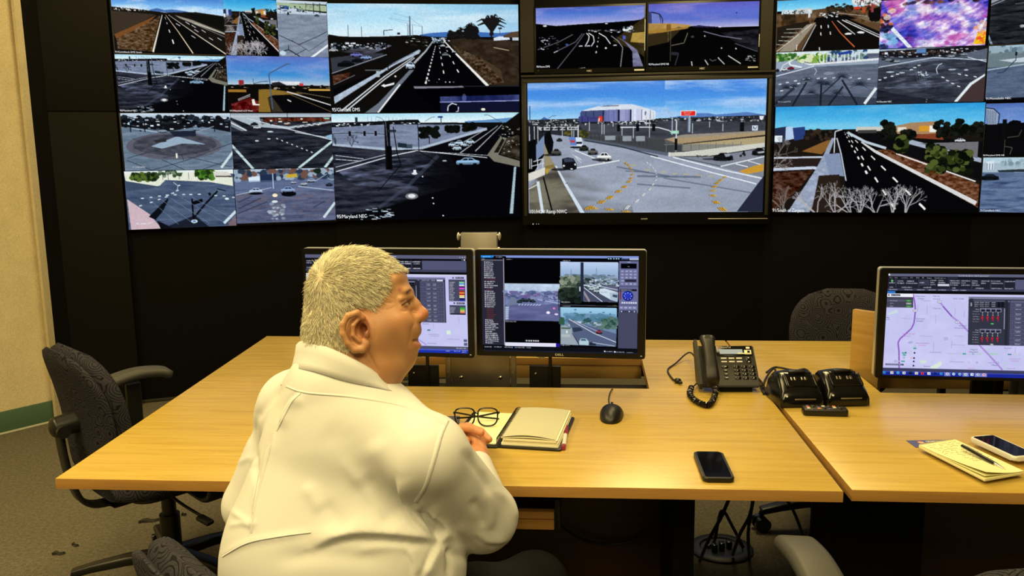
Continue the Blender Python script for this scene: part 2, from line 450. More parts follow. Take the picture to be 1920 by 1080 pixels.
ASP = (26, 28, 34)
def feed_farm(p):
    p.vgrad(-10, 130, [(70, 125, 205), (120, 185, 240), (220, 238, 250)]); p.clouds(120, (235, 245, 252), 2.6)
    p.poly([(360, 92), (420, 78), (480, 92), (540, 84), (660, 96), (700, 110), (360, 108)], (70, 110, 170))
    p.poly([(55, 78), (300, 95), (480, 112), (620, 105), (740, 100), (970, 125), (970, 440), (55, 440)], (22, 19, 16))
    p.specks(30, (60, 84, 340, 104), 12, 8, [(240, 240, 235), (150, 140, 120), (60, 50, 40)])
    p.poly([(55, 110), (400, 130), (270, 205), (60, 300)], (58, 48, 38)); p.poly([(60, 300), (270, 205), (410, 135), (330, 210), (75, 335)], (120, 75, 38))
    p.poly([(75, 335), (330, 205), (440, 140), (350, 430), (80, 415)], (88, 66, 44)); p.tex([(75, 335), (440, 140), (350, 430), (80, 415)], 40, 50, 75)
    p.poly([(450, 130), (500, 125), (975, 445), (350, 435)], (10, 9, 9)); p.line([(458, 132), (360, 435)], 5, (235, 225, 205), 1, 15)
    p.line([(485, 130), (580, 265), (690, 440)], 3, (235, 215, 180), 1, 9); p.line([(510, 130), (740, 290), (975, 445)], 3, (225, 215, 195), 1, 9)
    for x, y, w, L in ((480, 150, 3, 18), (490, 190, 4, 16), (504, 250, 7, 24), (526, 330, 10, 34)): p.line([(x, y), (x + L * .25, y + L)], w, (240, 240, 240))
    for x, y in ((580, 205), (700, 300), (660, 190), (730, 250), (790, 252), (848, 314), (920, 314), (710, 215)): p.line([(x - 15, y - 8), (x + 18, y + 12)], 5, (220, 225, 230))
    p.poly([(560, 130), (700, 165), (975, 265), (975, 280), (740, 205), (600, 155)], (150, 145, 130)); p.line([(720, 190), (975, 275)], 3, (230, 230, 225)); p.line([(700, 190), (975, 300)], 3, (190, 190, 185))
    p.poly([(640, 110), (970, 130), (975, 240), (740, 170)], (14, 14, 12))
def feed_avenue(p):
    k = p.fr; X = lambda u: k[0] + u * (k[2] - k[0]); Y = lambda v: k[1] + v * (k[3] - k[1])
    p.vgrad(k[1], Y(.22), [(40, 150, 215), (70, 175, 228), (120, 205, 238)]); p.clouds(Y(.2), (140, 205, 235), 1.6)
    G = lambda q: [(X(a), Y(b)) for a, b in q]
    p.poly(G([(0, .22), (.3, .22), (.52, .23), (1, .2), (1, 1), (0, 1)]), (26, 20, 16))
    p.poly(G([(0, .2), (.06, .185), (.075, .33), (0, .345)]), (35, 45, 70)); p.poly(G([(.055, .19), (.09, .185), (.1, .3), (.055, .32)]), (180, 205, 235)); p.poly(G([(.09, .2), (.15, .19), (.155, .3), (.1, .32)]), (40, 60, 120)); p.rect(X(.0), Y(.27), X(.04), Y(.33), (225, 235, 245))
    p.blobs(60, (X(.15), Y(.23), X(.33), Y(.32)), (k[2] - k[0]) * .012, [(14, 14, 12), (30, 24, 20), (52, 40, 30)])
    p.poly(G([(.14, .42), (.25, .33), (.31, .3), (.24, .45)]), (135, 92, 45)); p.poly(G([(0, .46), (.24, .47), (.28, .45), (.27, .58), (0, .6)]), (38, 28, 26))
    p.line(G([(0, .48), (.26, .475)]), (k[2] - k[0]) * .008, (200, 210, 225)); p.line(G([(0, .59), (.2, .575), (.34, .62)]), (k[2] - k[0]) * .014, (195, 205, 225))
    p.poly(G([(.0, .62), (.2, .6), (.13, .78), (.02, .98), (0, 1)]), (62, 34, 22)); p.tex(G([(.0, .62), (.2, .6), (.13, .78), (0, 1)]), 50, 60, 60)
    p.poly(G([(.08, 1), (.21, .6), (.25, .45), (.285, .3), (.3, .3), (.275, .45), (.3, .58), (.19, 1)]), (150, 162, 185)); p.tex(G([(.08, 1), (.25, .45), (.3, .45), (.19, 1)]), 30, 30, 40)
    p.poly(G([(.25, .45), (.33, .44), (.36, .66), (.28, .64)]), (130, 145, 175)); p.poly(G([(.23, .65), (.33, .64), (.36, 1), (.2, 1)]), (40, 30, 24))
    p.poly(G([(.3, .24), (.345, .22), (1, .88), (1, 1), (.36, 1), (.36, .7), (.33, .45)]), (6, 6, 8))
    p.line(G([(.31, .3), (.335, .45), (.365, .7)]), (k[2] - k[0]) * .006, (190, 200, 215))
    for q in (((.345, .25), (.48, .68)), ((.36, .25), (.8, 1.05)), ((.355, .25), (.64, 1.05))): p.dash(*G(q), 9, .003 * (k[2] - k[0]), (240, 240, 240), .011 * (k[2] - k[0]), .4)
    p.poly(G([(.38, .29), (.5, .42), (.58, .4), (1, .74), (1, .95)]), (100, 62, 40)); p.tex(G([(.5, .42), (.58, .4), (1, .74), (1, .95)]), 60, 60, 70)
    p.line(G([(.43, .34), (.5, .43), (.99, .91)]), (k[2] - k[0]) * .006, (215, 215, 215), 1, (k[2] - k[0]) * .02)
    p.poly(G([(.36, .23), (1, .35), (1, .7), (.72, .52), (.5, .37)]), (12, 12, 14)); p.line(G([(.36, .25), (.45, .34), (.55, .4)]), .012 * (k[2] - k[0]), (190, 205, 215)); p.line(G([(.6, .45), (.98, .71)]), .006 * (k[2] - k[0]), (235, 235, 235))
    p.poly(G([(.52, .29), (.62, .3), (1, .5), (1, .54), (.8, .44)]), (165, 175, 195)); p.poly(G([(.7, .36), (.98, .35), (.98, .5), (.86, .42)]), (110, 110, 115))
    p.poly(G([(.58, .2), (.66, .17), (.78, .16), (.79, .28), (.6, .27)]), (165, 130, 95)); p.poly(G([(.7, .2), (.75, .2), (.75, .25), (.7, .25)]), (215, 150, 40)); p.rect(X(.75), Y(.2), X(.79), Y(.26), (235, 235, 230)); p.rect(X(.6), Y(.21), X(.64), Y(.25), (225, 220, 210))
    p.poly(G([(.66, .28), (.8, .27), (.82, .33), (.68, .31)]), (130, 62, 38)); p.rect(X(.4), Y(.2), X(.53), Y(.24), (200, 200, 190)); p.rect(X(.41), Y(.23), X(.5), Y(.26), (60, 60, 60))
    for bx in ((.53, .16, .58, .3), (.78, .16, .99, .3), (.62, .25, .68, .31)): p.blobs(70, (X(bx[0]), Y(bx[1]), X(bx[2]), Y(bx[3])), .013 * (k[2] - k[0]), [(8, 10, 8), (14, 18, 12), (24, 26, 18)])
    for bx in ((.75, .38, .83, .62), (.85, .44, .95, .62), (.6, .3, .64, .42)): p.blobs(90, (X(bx[0]), Y(bx[1]), X(bx[2]), Y(bx[3])), .016 * (k[2] - k[0]), [(8, 12, 6), (16, 22, 10), (48, 58, 22), (80, 90, 40)])
    p.line(G([(.3, .44), (.3, .24), (.335, .22)]), .005 * (k[2] - k[0]), (205, 215, 225)); p.car(X(.895), Y(.335), .05 * (k[2] - k[0]), .035 * (k[3] - k[1]), (230, 235, 240))
    for u in (.06, .23, .32, .4, .44, .52, .6, .66): p.twigs(X(u), Y(1.02), .085 * (k[3] - k[1]) * 1.4, 1.57, .006 * (k[2] - k[0]), (175, 172, 175) if u > .2 else (120, 110, 105), 5)
    p.twigs(X(-.02), Y(.6), .09 * (k[3] - k[1]), .5, .004 * (k[2] - k[0]), (150, 145, 140), 5); p.twigs(X(.02), Y(.45), .08 * (k[3] - k[1]), .8, .003 * (k[2] - k[0]), (120, 115, 110), 5)
def asphalt(p, pts, col, amp=28, shear=1.2, nx=6, ny=26):
    p.poly(pts, col); p.tex(pts, nx, ny, amp, None, shear); p.tex(pts, nx * 6, ny * 3, amp * .45, None, -shear)
def feed_slab(p):
    asphalt(p, [(1390, 100), (1815, 90), (1815, 470), (1390, 470)], (128, 140, 160), 26); p.vgrad(-5, 20, [(200, 215, 225), (190, 205, 215)])
    p.poly([(1390, 18), (1815, 30), (1815, 80), (1390, 60)], (165, 185, 150)); p.poly([(1390, 40), (1600, 75), (1815, 95), (1815, 110), (1390, 110)], (190, 205, 220)); p.poly([(1420, 40), (1490, 45), (1490, 70), (1420, 70)], (50, 85, 140)); p.specks(40, (1395, 40, 1600, 105), 16, 10, [(20, 25, 30), (235, 240, 245), (90, 110, 140)])
    for x in (1630, 1694, 1745): p.line([(x, 100), (x, 10)], 5, (30, 35, 40)); p.twigs(x, 50, 18, 1.57, 2, (70, 80, 90), 3)
    p.line([(1400, 290), (1560, 365), (1700, 300), (1815, 240)], 6, (50, 55, 70)); p.line([(1405, 430), (1470, 410), (1560, 465)], 8, (20, 24, 32)); p.line([(1470, 375), (1470, 410)], 6, (25, 28, 36)); p.line([(1500, 330), (1640, 420), (1815, 300)], 4, (60, 68, 85)); p.line([(1520, 455), (1620, 400)], 5, (40, 45, 55))
    p.line([(1655, 475), (1815, 355)], 16, (235, 242, 248)); p.ell(1422, 440, 26, 20, (190, 215, 225)); p.car(1718, 112, 40, 18, (70, 75, 85))
def feed_crossing(p):
    """the same crossing from the north-east corner: drawn in zoom-4 coordinates"""
    x0, y0, x1, y1 = 110, 60, 1800, 1010
    p.vgrad(60, 150, [(170, 220, 240), (205, 235, 245), (235, 246, 250)])
    for x in (330, 430, 465, 500, 530, 565, 590, 620, 655, 690, 725, 745, 770): p.line([(x, 150), (x, 75 + (x * 7 % 40))], 3, (120, 160, 190))
    p.poly([(1300, 135), (1500, 125), (1740, 105), (1740, 150), (1300, 150)], (95, 145, 195)); p.poly([(110, 138), (500, 130), (760, 118), (880, 118), (900, 145), (1800, 150), (1800, 200), (110, 200)], (14, 15, 17)); p.specks(60, (120, 140, 900, 165), 20, 8, [(225, 235, 245), (60, 65, 75), (20, 20, 24)])
    asphalt(p, [(110, 180), (600, 158), (1280, 165), (1500, 200), (900, 370), (580, 370), (110, 330)], (120, 132, 158), 26, .3, 10, 40)
    p.poly([(110, 325), (600, 375), (900, 365), (1480, 200), (1640, 165), (1800, 470), (1800, 1010), (110, 1010)], (8, 8, 12))
    asphalt(p, [(110, 340), (600, 385), (1150, 420), (1300, 700), (900, 800), (560, 900), (110, 980)], (34, 37, 48), 42, 1.3, 6, 30)
    for i in range(10): p.poly([(960 + i * 36, 420), (1800, 420), (1800, 1010), (420 + i * 75, 1010), (760 + i * 48, 780)], (5, 5, 9), .24)
    p.tex([(140, 560), (900, 400), (1200, 480), (800, 740), (300, 700)], 8, 20, 3.2, (110, 118, 150), 1.3, 4, .55); p.line([(360, 610), (600, 660), (860, 740)], 34, (85, 92, 118), .45); p.line([(1050, 440), (760, 720), (500, 900)], 30, (80, 88, 112), .45)
    p.line([(110, 330), (560, 375), (900, 372), (1500, 205)], 22, (170, 185, 205)); p.line([(130, 570), (640, 435), (850, 395)], 8, (225, 232, 240)); p.line([(130, 530), (600, 420)], 5, (200, 210, 225)); p.line([(130, 460), (360, 480)], 5, (210, 220, 230)); p.line([(130, 425), (380, 460)], 5, (200, 210, 220)); p.line([(850, 392), (1500, 465)], 6, (225, 230, 235)); p.line([(900, 400), (1510, 445)], 4, (200, 210, 220))
    p.poly([(1500, 440), (1620, 280), (1680, 290), (1600, 440), (1800, 500), (1800, 555), (1560, 500)], (120, 118, 105)); p.poly([(1560, 420), (1640, 290), (1660, 310), (1600, 420)], (22, 20, 16)); p.poly([(1680, 290), (1800, 260), (1800, 490), (1620, 435)], (48, 40, 30)); p.tex([(1680, 290), (1800, 260), (1800, 490), (1620, 435)], 30, 30, 50)
    p.poly([(1620, 190), (1800, 60), (1800, 270), (1680, 240)], (14, 12, 10)); p.specks(50, (1600, 180, 1800, 420), 14, 7, [(150, 150, 140), (60, 55, 45), (220, 225, 225)])
    for q in ((1500, 205, 1180, 380), (1600, 180, 1250, 420), (1640, 170, 1390, 405)): p.line([(q[0], q[1]), (q[2], q[3])], 4, (190, 195, 200), 1, 8)
    for bx in ((890, 195, 1060, 275), (1135, 180, 1235, 228), (1290, 160, 1390, 215)): p.blobs(60, bx, 20, [(8, 10, 8), (14, 16, 14)])
    p.line([(975, 330), (975, 270)], 8, (12, 12, 12)); p.poly([(690, 320), (770, 330), (770, 370), (690, 360)], (26, 40, 50)); p.rect(770, 335, 820, 372, (60, 75, 90))
    for x, y in ((1185, 340), (1245, 325), (1295, 340), (1225, 372), (1345, 318)): p.car(x, y, 76, 46, (200, 222, 240))
    p.car(1320, 495, 215, 70, (150, 190, 225)); p.rect(575, 128, 625, 560, (10, 10, 12)); p.line([(588, 130), (600, 350)], 6, (90, 100, 115)); p.rect(590, 350, 635, 560, (5, 5, 6)); p.line([(655, 180), (680, 400), (712, 520)], 9, (10, 10, 12))
    p.line([(120, 235), (330, 228), (590, 245)], 5, (30, 34, 40)); [p.rect(x, 215, x + 20, 258, (10, 10, 12)) for x in (258, 388, 487)]; p.line([(500, 90), (540, 95), (580, 130)], 5, (120, 140, 155)); p.line([(940, 135), (1000, 98), (1035, 95)], 5, (110, 130, 145)); p.rect(1057, 88, 1100, 104, (40, 60, 130)); p.line([(1085, 104), (1085, 165)], 7, (60, 75, 95)); p.rect(320, 92, 342, 145, (30, 45, 60)); p.rect(605, 205, 680, 225, (30, 36, 42)); p.line([(875, 160), (880, 400), (1050, 500), (1170, 550)], 7, (8, 8, 12)); p.line([(1150, 560), (860, 790)], 5, (12, 12, 18)); p.line([(712, 520), (500, 750)], 8, (8, 8, 12)); p.line([(1475, 82), (1510, 80), (1650, 155)], 5, (90, 110, 120))
    p.twigs(280, 350, 50, 1.57, 5, (20, 22, 28), 4); p.twigs(140, 330, 50, 1.57, 5, (20, 22, 28), 4)
    p.ell(833, 598, 26, 11, (225, 228, 235)); p.rect(823, 565, 846, 590, (245, 245, 250)); p.ell(800, 802, 58, 28, (120, 124, 130)); p.ell(800, 800, 34, 18, (230, 232, 235)); p.ell(1108, 488, 20, 6, (190, 195, 205)); [p.ell(x, y, 7, 6, (240, 245, 250)) for x, y in ((905, 626), (990, 822), (997, 872), (1082, 985))]
    p.poly([(1745, 550), (1765, 550), (1730, 980), (1698, 980)], (165, 190, 200)); p.specks(26, (330, 900, 640, 1000), 40, 8, [(150, 170, 190), (200, 215, 225)])
def feed_crossing_small(p):
    """the north-west view of it, smaller: drawn in the same coordinates"""
    feed_crossing(p)
def feed_dusk(p):
    p.vgrad(455, 700, [(95, 110, 190), (80, 130, 205), (60, 140, 210), (190, 205, 215)]); p.clouds(690, (150, 165, 215), 2.2, 3, 9)
    p.poly([(985, 705), (1100, 695), (1340, 690), (1500, 705), (1830, 700), (1830, 920), (985, 920)], (12, 10, 8)); p.rect(1075, 662, 1115, 700, (150, 40, 45)); p.rect(1340, 668, 1570, 700, (220, 225, 230)); p.poly([(1340, 680), (1400, 672), (1460, 700), (1340, 705)], (30, 30, 36)); p.rect(1565, 682, 1598, 704, (200, 60, 60)); p.rect(985, 738, 1130, 756, (160, 115, 45)); p.rect(1640, 728, 1828, 742, (210, 165, 80))
    p.poly([(1230, 735), (1330, 732), (1600, 768), (1340, 780), (1300, 800), (1320, 915), (1220, 915)], (135, 105, 42)); p.poly([(1340, 790), (1560, 770), (1830, 850), (1830, 920), (1450, 920)], (7, 7, 9)); p.line([(1460, 750), (1830, 860)], 8, (225, 225, 225)); p.line([(1440, 755), (1830, 915)], 4, (120, 100, 60)); p.line([(1460, 815), (1490, 830)], 9, (235, 235, 235)); p.line([(1540, 752), (1830, 800)], 4, (130, 120, 90))
    p.poly([(1005, 850), (1160, 800), (1225, 830), (1220, 915), (1010, 915)], (88, 16, 14)); p.tex([(1005, 850), (1225, 810), (1220, 915), (1010, 915)], 30, 20, 60); p.poly([(1170, 815), (1190, 810), (1200, 850), (1230, 852), (1230, 862), (1175, 862)], (240, 235, 225)); p.line([(1060, 815), (1160, 775)], 5, (190, 190, 190)); p.line([(1060, 825), (1160, 787)], 4, (190, 190, 190)); p.poly([(1300, 800), (1340, 800), (1420, 915), (1330, 915)], (55, 48, 36))
    p.line([(1335, 890), (1320, 610), (1470, 530), (1500, 532)], 9, (70, 95, 130)); p.line([(1190, 690), (1190, 650)], 4, (30, 40, 60)); p.line([(1190, 690), (1260, 672), (1310, 670)], 4, (30, 40, 60)); p.line([(1815, 690), (1815, 730)], 4, (150, 150, 160)); p.specks(40, (1000, 690, 1830, 725), 20, 9, [(10, 10, 8), (60, 50, 30), (160, 150, 130)])
def feed_plaza(p):
    asphalt(p, [(108, 50), (1025, 50), (1030, 520), (108, 520)], (104, 122, 142), 26, .8); p.vgrad(50, 95, [(215, 232, 245), (160, 180, 200)])
    p.blobs(170, (115, 85, 1010, 150), 22, [(8, 9, 12), (16, 18, 22), (30, 36, 44)]); p.poly([(120, 130), (480, 140), (1015, 120), (1015, 210), (760, 160), (500, 200), (120, 160)], (16, 18, 24)); p.specks(60, (125, 80, 1000, 190), 24, 9, [(160, 180, 200), (60, 70, 85), (12, 13, 16), (220, 230, 240)])
    p.ell(535, 320, 400, 112, (92, 92, 106)); p.ell(540, 310, 350, 88, (66, 68, 80)); p.tex([(190, 230), (890, 230), (890, 400), (190, 400)], 20, 20, 26); p.poly([(340, 320), (560, 240), (800, 310), (600, 300), (430, 340)], (150, 172, 192)); p.poly([(500, 200), (720, 195), (720, 240), (540, 245)], (30, 36, 52)); p.poly([(365, 270), (470, 258), (470, 285), (380, 292)], (44, 44, 48))
    for q in (((135, 430), (330, 515)), ((330, 515), (620, 440), (1020, 300)), ((430, 415), (640, 380), (820, 350)), ((420, 430), (600, 515)), ((640, 410), (1000, 500)), ((600, 440), (590, 400), (480, 360)), ((140, 415), (420, 340)), ((760, 515), (1020, 430))): p.line(q, 5, (44, 54, 68))
    p.rect(538, 380, 553, 420, (240, 238, 220)); p.line([(915, 505), (1025, 375)], 20, (205, 225, 230)); p.line([(400, 205), (200, 175)], 5, (200, 215, 230)); p.poly([(160, 140), (195, 110), (185, 150)], (190, 225, 245)); p.car(445, 195, 70, 24, (170, 190, 215)); p.car(735, 182, 60, 22, (150, 175, 205)); p.line([(720, 205), (880, 160)], 6, (150, 165, 180)); [p.line([(x, 90), (x, 205)], 8, (10, 12, 16)) for x in (185, 300, 880)]; p.text('91/Camelback NEC', 180, 492, 16, width=100)
def feed_ramp(p):
    asphalt(p, [(1012, 55), (1850, 50), (1850, 500), (1012, 500)], (30, 33, 42), 36, .9); p.vgrad(50, 90, [(120, 140, 160), (200, 210, 215)]); p.rect(1280, 98, 1830, 122, (95, 40, 24)); p.tex([(1280, 95), (1830, 95), (1830, 125), (1280, 125)], 60, 4, 50)
    p.poly([(1015, 90), (1250, 90), (1260, 140), (1480, 165), (1840, 120), (1840, 135), (1480, 185), (1200, 165)], (170, 185, 195)); p.poly([(1015, 110), (1150, 195), (1100, 200), (1015, 160)], (120, 130, 140)); p.line([(1015, 130), (1140, 195)], 9, (215, 225, 230)); p.line([(1150, 100), (1480, 185), (1840, 275)], 8, (205, 215, 222)); p.line([(1530, 210), (1840, 262)], 6, (190, 205, 215))
    p.poly([(1780, 245), (1850, 225), (1850, 280)], (140, 185, 215)); p.line([(1015, 310), (1175, 500)], 20, (200, 222, 225)); p.line([(1545, 500), (1840, 285)], 18, (200, 225, 228)); p.line([(1765, 500), (1850, 400)], 20, (200, 225, 225)); [p.car(x, y, 60, 24, c) for x, y, c in ((1225, 170, (225, 230, 235)), (1205, 142, (30, 35, 40)), (1560, 165, (215, 225, 230)), (1620, 160, (190, 200, 210)), (1670, 152, (225, 230, 235)), (1720, 145, (200, 210, 220)))]
    for i in range(8): x = 1375 + i * 40; y = 258 + i * 16; p.line([(x, y), (x + 14, y + 6)], 7, (235, 240, 240))
    p.ell(1218, 277, 15, 6, (220, 230, 235)); p.ell(1315, 262, 14, 5, (200, 215, 225)); p.ell(1330, 205, 26, 6, (200, 215, 225)); p.line([(1475, 50), (1475, 155)], 4, (20, 20, 24)); p.tex([(1012, 200), (1850, 180), (1850, 500), (1012, 500)], 5, 30, 2.4, (64, 72, 90), 1.5, 4, .55); p.rect(1780, 95, 1825, 106, (150, 215, 190)); p.specks(40, (1240, 88, 1830, 150), 22, 8, [(230, 225, 210), (110, 60, 40), (20, 18, 16)])
def feed_lot(p):
    asphalt(p, [(145, 525), (1055, 515), (1060, 990), (145, 990)], (72, 88, 116), 24, -.9); p.vgrad(515, 560, [(220, 235, 240), (235, 240, 235)]); p.poly([(150, 545), (900, 545), (1045, 590), (1045, 662), (850, 625), (480, 600), (430, 645), (380, 650), (160, 605)], (228, 232, 215)); p.poly([(150, 600), (420, 650), (330, 670), (160, 680)], (60, 76, 100))
    p.blobs(120, (205, 545, 420, 600), 16, [(40, 62, 24), (80, 105, 40), (22, 34, 18)]); p.blobs(110, (735, 525, 880, 595), 20, [(40, 80, 20), (80, 130, 40), (30, 50, 20)]); p.poly([(880, 540), (1000, 545), (1040, 575), (890, 585)], (215, 215, 205)); p.line([(900, 580), (1040, 585)], 10, (60, 50, 40)); p.blobs(25, (430, 530, 620, 575), 14, [(50, 75, 45), (120, 140, 120)]); [p.line([(x, 545), (x, 600)], 5, (60, 60, 60)) for x in (460, 505, 596, 676, 860)]
    p.poly([(158, 745), (330, 870), (420, 990), (170, 990)], (205, 180, 190)); p.line([(300, 800), (440, 845)], 20, (60, 70, 90), .3); p.poly([(320, 890), (390, 830), (490, 745), (490, 765), (440, 850), (380, 910), (410, 990), (520, 990)], (12, 14, 22)); p.poly([(420, 990), (700, 890), (820, 990)], (14, 17, 26), .8); p.line([(688, 940), (688, 755)], 14, (8, 9, 14)); p.poly([(692, 780), (775, 757), (780, 785), (695, 808)], (8, 9, 14)); p.line([(690, 915), (800, 800), (910, 700)], 16, (10, 12, 18)); p.poly([(825, 715), (845, 708), (855, 730), (838, 737)], (10, 12, 16)); p.line([(905, 680), (980, 700)], 8, (14, 16, 24))
    for pts in (((250, 802), (340, 778), (405, 757), (465, 738), (520, 710), (560, 690), (575, 650)), ((270, 742), (340, 735), (410, 727), (475, 722), (540, 720), (610, 720), (670, 722), (740, 722), (880, 735), (950, 742), (1030, 755))):
        for x, y in pts: p.line([(x, y), (x + 24, y - (5 if pts[0][0] == 250 else 0))], 8, (225, 235, 242))
    p.line([(545, 620), (580, 650), (570, 690)], 5, (190, 205, 215)); p.ell(985, 765, 18, 9, (220, 230, 235)); p.ell(695, 940, 28, 14, (205, 220, 230)); p.ell(695, 940, 14, 7, (60, 120, 190)); p.line([(945, 965), (1055, 870)], 22, (205, 225, 232)); p.poly([(985, 965), (1060, 895), (1060, 990), (985, 990)], (120, 100, 110))
    for i in range(5): p.line([(330 + i * 90, 745), (560 + i * 130, 960)], 4, (120, 138, 165), .7)
    p.text('95/Candes SWC', 215, 948, 16, width=130)
def feed_market(p):
    asphalt(p, [(1038, 515), (1870, 500), (1875, 945), (1038, 945)], (84, 92, 122), 30, .6); p.vgrad(500, 580, [(190, 205, 220), (120, 140, 165)]); p.blobs(150, (1045, 525, 1860, 590), 24, [(40, 55, 75), (80, 100, 125), (150, 170, 190), (110, 80, 70)]); p.poly([(1155, 575), (1250, 565), (1250, 610), (1160, 612)], (215, 230, 245)); p.poly([(1250, 560), (1385, 550), (1385, 610), (1250, 615)], (30, 45, 75)); p.poly([(1465, 560), (1555, 552), (1560, 580), (1470, 585)], (200, 170, 50)); p.blobs(20, (1710, 520, 1750, 545), 16, [(20, 35, 25)])
    p.tex([(1050, 700), (1870, 640), (1870, 940), (1050, 940)], 16, 20, 2.6, (110, 98, 112), .6, 4, .5); p.poly([(1045, 600), (1860, 600), (1860, 690), (1045, 700)], (105, 125, 165), .4)
    for x, y, w, c in ((1210, 682, 110, (190, 210, 235)), (1475, 680, 120, (150, 175, 215)), (1525, 622, 46, (190, 200, 215)), (1612, 636, 56, (200, 210, 225)), (1675, 608, 70, (170, 185, 210)), (1825, 645, 60, (40, 50, 65))): p.car(x, y, w, w * .45, c, (40, 60, 90))
    p.ell(1480, 715, 62, 20, (6, 8, 12)); p.ell(1210, 703, 56, 10, (8, 10, 14)); p.line([(1355, 545), (1355, 670)], 8, (170, 190, 215)); p.line([(1045, 712), (1340, 660)], 5, (180, 195, 215)); p.line([(1560, 655), (1860, 695)], 6, (185, 200, 220)); p.line([(1700, 620), (1810, 560)], 5, (170, 185, 205)); p.line([(1765, 915), (1868, 795)], 20, (205, 225, 232)); [p.line([(a, b), (c, d)], 6, (44, 46, 60)) for a, b, c, d in ((1050, 860, 1300, 770), (1060, 770, 1170, 725), (1060, 820, 1250, 740), (1680, 830, 1780, 780))]
    p.blobs(40, (1310, 790, 1440, 910), 16, [(200, 215, 225), (150, 165, 185), (120, 120, 135)], .6, .7); p.ell(1365, 722, 22, 14, (255, 240, 200)); p.ell(1360, 772, 26, 10, (220, 225, 230)); p.text('Camelback', 1075, 952, 10, width=70)
def feed_highway(p):
    x0, y0, x1, y1 = 75, 25, 1790, 1010
    p.vgrad(25, 320, [(165, 215, 240), (180, 225, 245), (225, 242, 250)]); xx = (np.arange(p.w) / p.w)[None, :, None]; n = int((320 - 25) * p.ky); p.a[:n] = p.a[:n] * (1 - .55 * np.clip(xx - .45, 0, 1)) + np.array((60, 140, 205)) * (.55 * np.clip(xx - .45, 0, 1)); p.clouds(310, (235, 245, 250), 1.8, 3, 8); p.tex([(75, 25), (1790, 25), (1790, 310), (75, 310)], 3, 10, 1.8, (150, 195, 225), .3, 4, .52)
    p.poly([(900, 300), (1000, 285), (1150, 275), (1300, 270), (1600, 285), (1790, 270), (1790, 320), (860, 320)], (62, 108, 180))
    p.poly([(75, 312), (300, 322), (560, 318), (860, 305), (1000, 320), (1200, 320), (1790, 330), (1790, 1010), (75, 1010)], (14, 12, 10))
    p.poly([(80, 300), (170, 315), (75, 345)], (16, 14, 12)); p.poly([(1140, 350), (1300, 330), (1790, 360), (1790, 770), (1500, 760), (1210, 450)], (46, 36, 26)); p.tex([(1140, 350), (1790, 350), (1790, 770), (1210, 450)], 30, 30, 22); p.poly([(1560, 330), (1610, 315), (1700, 318), (1710, 345), (1560, 355)], (215, 228, 240)); p.poly([(1650, 305), (1730, 275), (1790, 268), (1790, 325), (1650, 325)], (84, 66, 50)); p.rect(1730, 325, 1790, 352, (190, 200, 210)); p.poly([(1555, 412), (1700, 440), (1700, 447), (1560, 420)], (190, 170, 140))
    p.poly([(1180, 390), (1290, 450), (1440, 510), (1620, 620), (1650, 740), (1500, 760), (1300, 560)], (70, 54, 38)); p.tex([(1180, 390), (1440, 510), (1650, 740), (1500, 760)], 70, 60, 80)
    p.poly([(1010, 350), (1110, 350), (1510, 770), (1560, 1010), (480, 1010), (830, 620)], (4, 4, 6)); p.specks(110, (990, 325, 1140, 372), 16, 9, [(225, 232, 238), (120, 150, 180), (30, 36, 44), (15, 15, 18)])
    p.line([(1110, 360), (1220, 480), (1500, 768)], 7, (235, 236, 232), 1, 26); p.line([(1015, 350), (940, 450), (830, 560)], 8, (170, 175, 180), 1, 20); p.poly([(790, 620), (830, 620), (540, 940), (480, 1010), (375, 1010), (500, 920)], (105, 112, 126)); p.line([(700, 750), (490, 1010)], 14, (235, 238, 240))
    p.dash((1030, 400), (925, 765), 14, 5, (238, 240, 240), 17, .55); p.dash((1062, 400), (1105, 700), 6, 5, (238, 240, 240), 11, .4); p.dash((1120, 420), (1262, 700), 5, 5, (238, 240, 240), 12, .35); p.specks(8, (920, 690, 1300, 770), 9, 8, [(235, 235, 235)])
    for x, y, w in ((1095, 400, 44), (1140, 412, 34), (1117, 480, 60), (1195, 455, 34), (945, 400, 24)): p.car(x, y, w, w * .62, (215, 225, 235) if w != 60 else (120, 130, 140), (20, 26, 34)); p.ell(x, y + w * .35, w * .6, w * .22, (2, 2, 3))
    p.poly([(105, 860), (600, 580), (880, 435), (895, 445), (880, 470), (640, 585), (130, 910), (108, 925)], (170, 186, 204)); p.tex([(105, 860), (880, 435), (880, 470), (108, 925)], 40, 40, 30); p.poly([(100, 790), (480, 640), (850, 460), (820, 470), (105, 860)], (6, 6, 8)); p.line([(170, 985), (560, 680), (830, 500)], 11, (225, 230, 235), 1, 6); p.line([(215, 985), (560, 705), (840, 510)], 11, (225, 230, 235), 1, 6)
    p.rect(490, 628, 520, 684, (170, 185, 195)); p.poly([(528, 762), (560, 745), (560, 757), (650, 733), (645, 752), (565, 772), (562, 778)], (240, 242, 245)); p.ell(660, 678, 9, 8, (235, 235, 235)); p.car(797, 578, 82, 70, (205, 222, 240), (40, 55, 75))
    p.tex([(80, 440), (300, 420), (600, 390), (640, 400), (250, 560), (90, 620)], 6, 12, 4, (110, 112, 135), .3, 3, .45); p.poly([(90, 510), (420, 470), (560, 470), (560, 500), (100, 650)], (52, 54, 64)); p.specks(150, (90, 370, 590, 425), 22, 12, [(225, 232, 240), (100, 112, 130), (16, 15, 15), (12, 12, 12)]); p.specks(30, (760, 330, 960, 405), 26, 6, [(200, 205, 210), (40, 36, 30)])
    for x, y, w, c in ((320, 480, 110, (120, 125, 200)), (405, 505, 100, (150, 180, 230)), (325, 530, 100, (14, 16, 20)), (225, 560, 150, (10, 11, 14)), (120, 440, 80, (220, 220, 225))): p.car(x, y, w, w * .36, c)
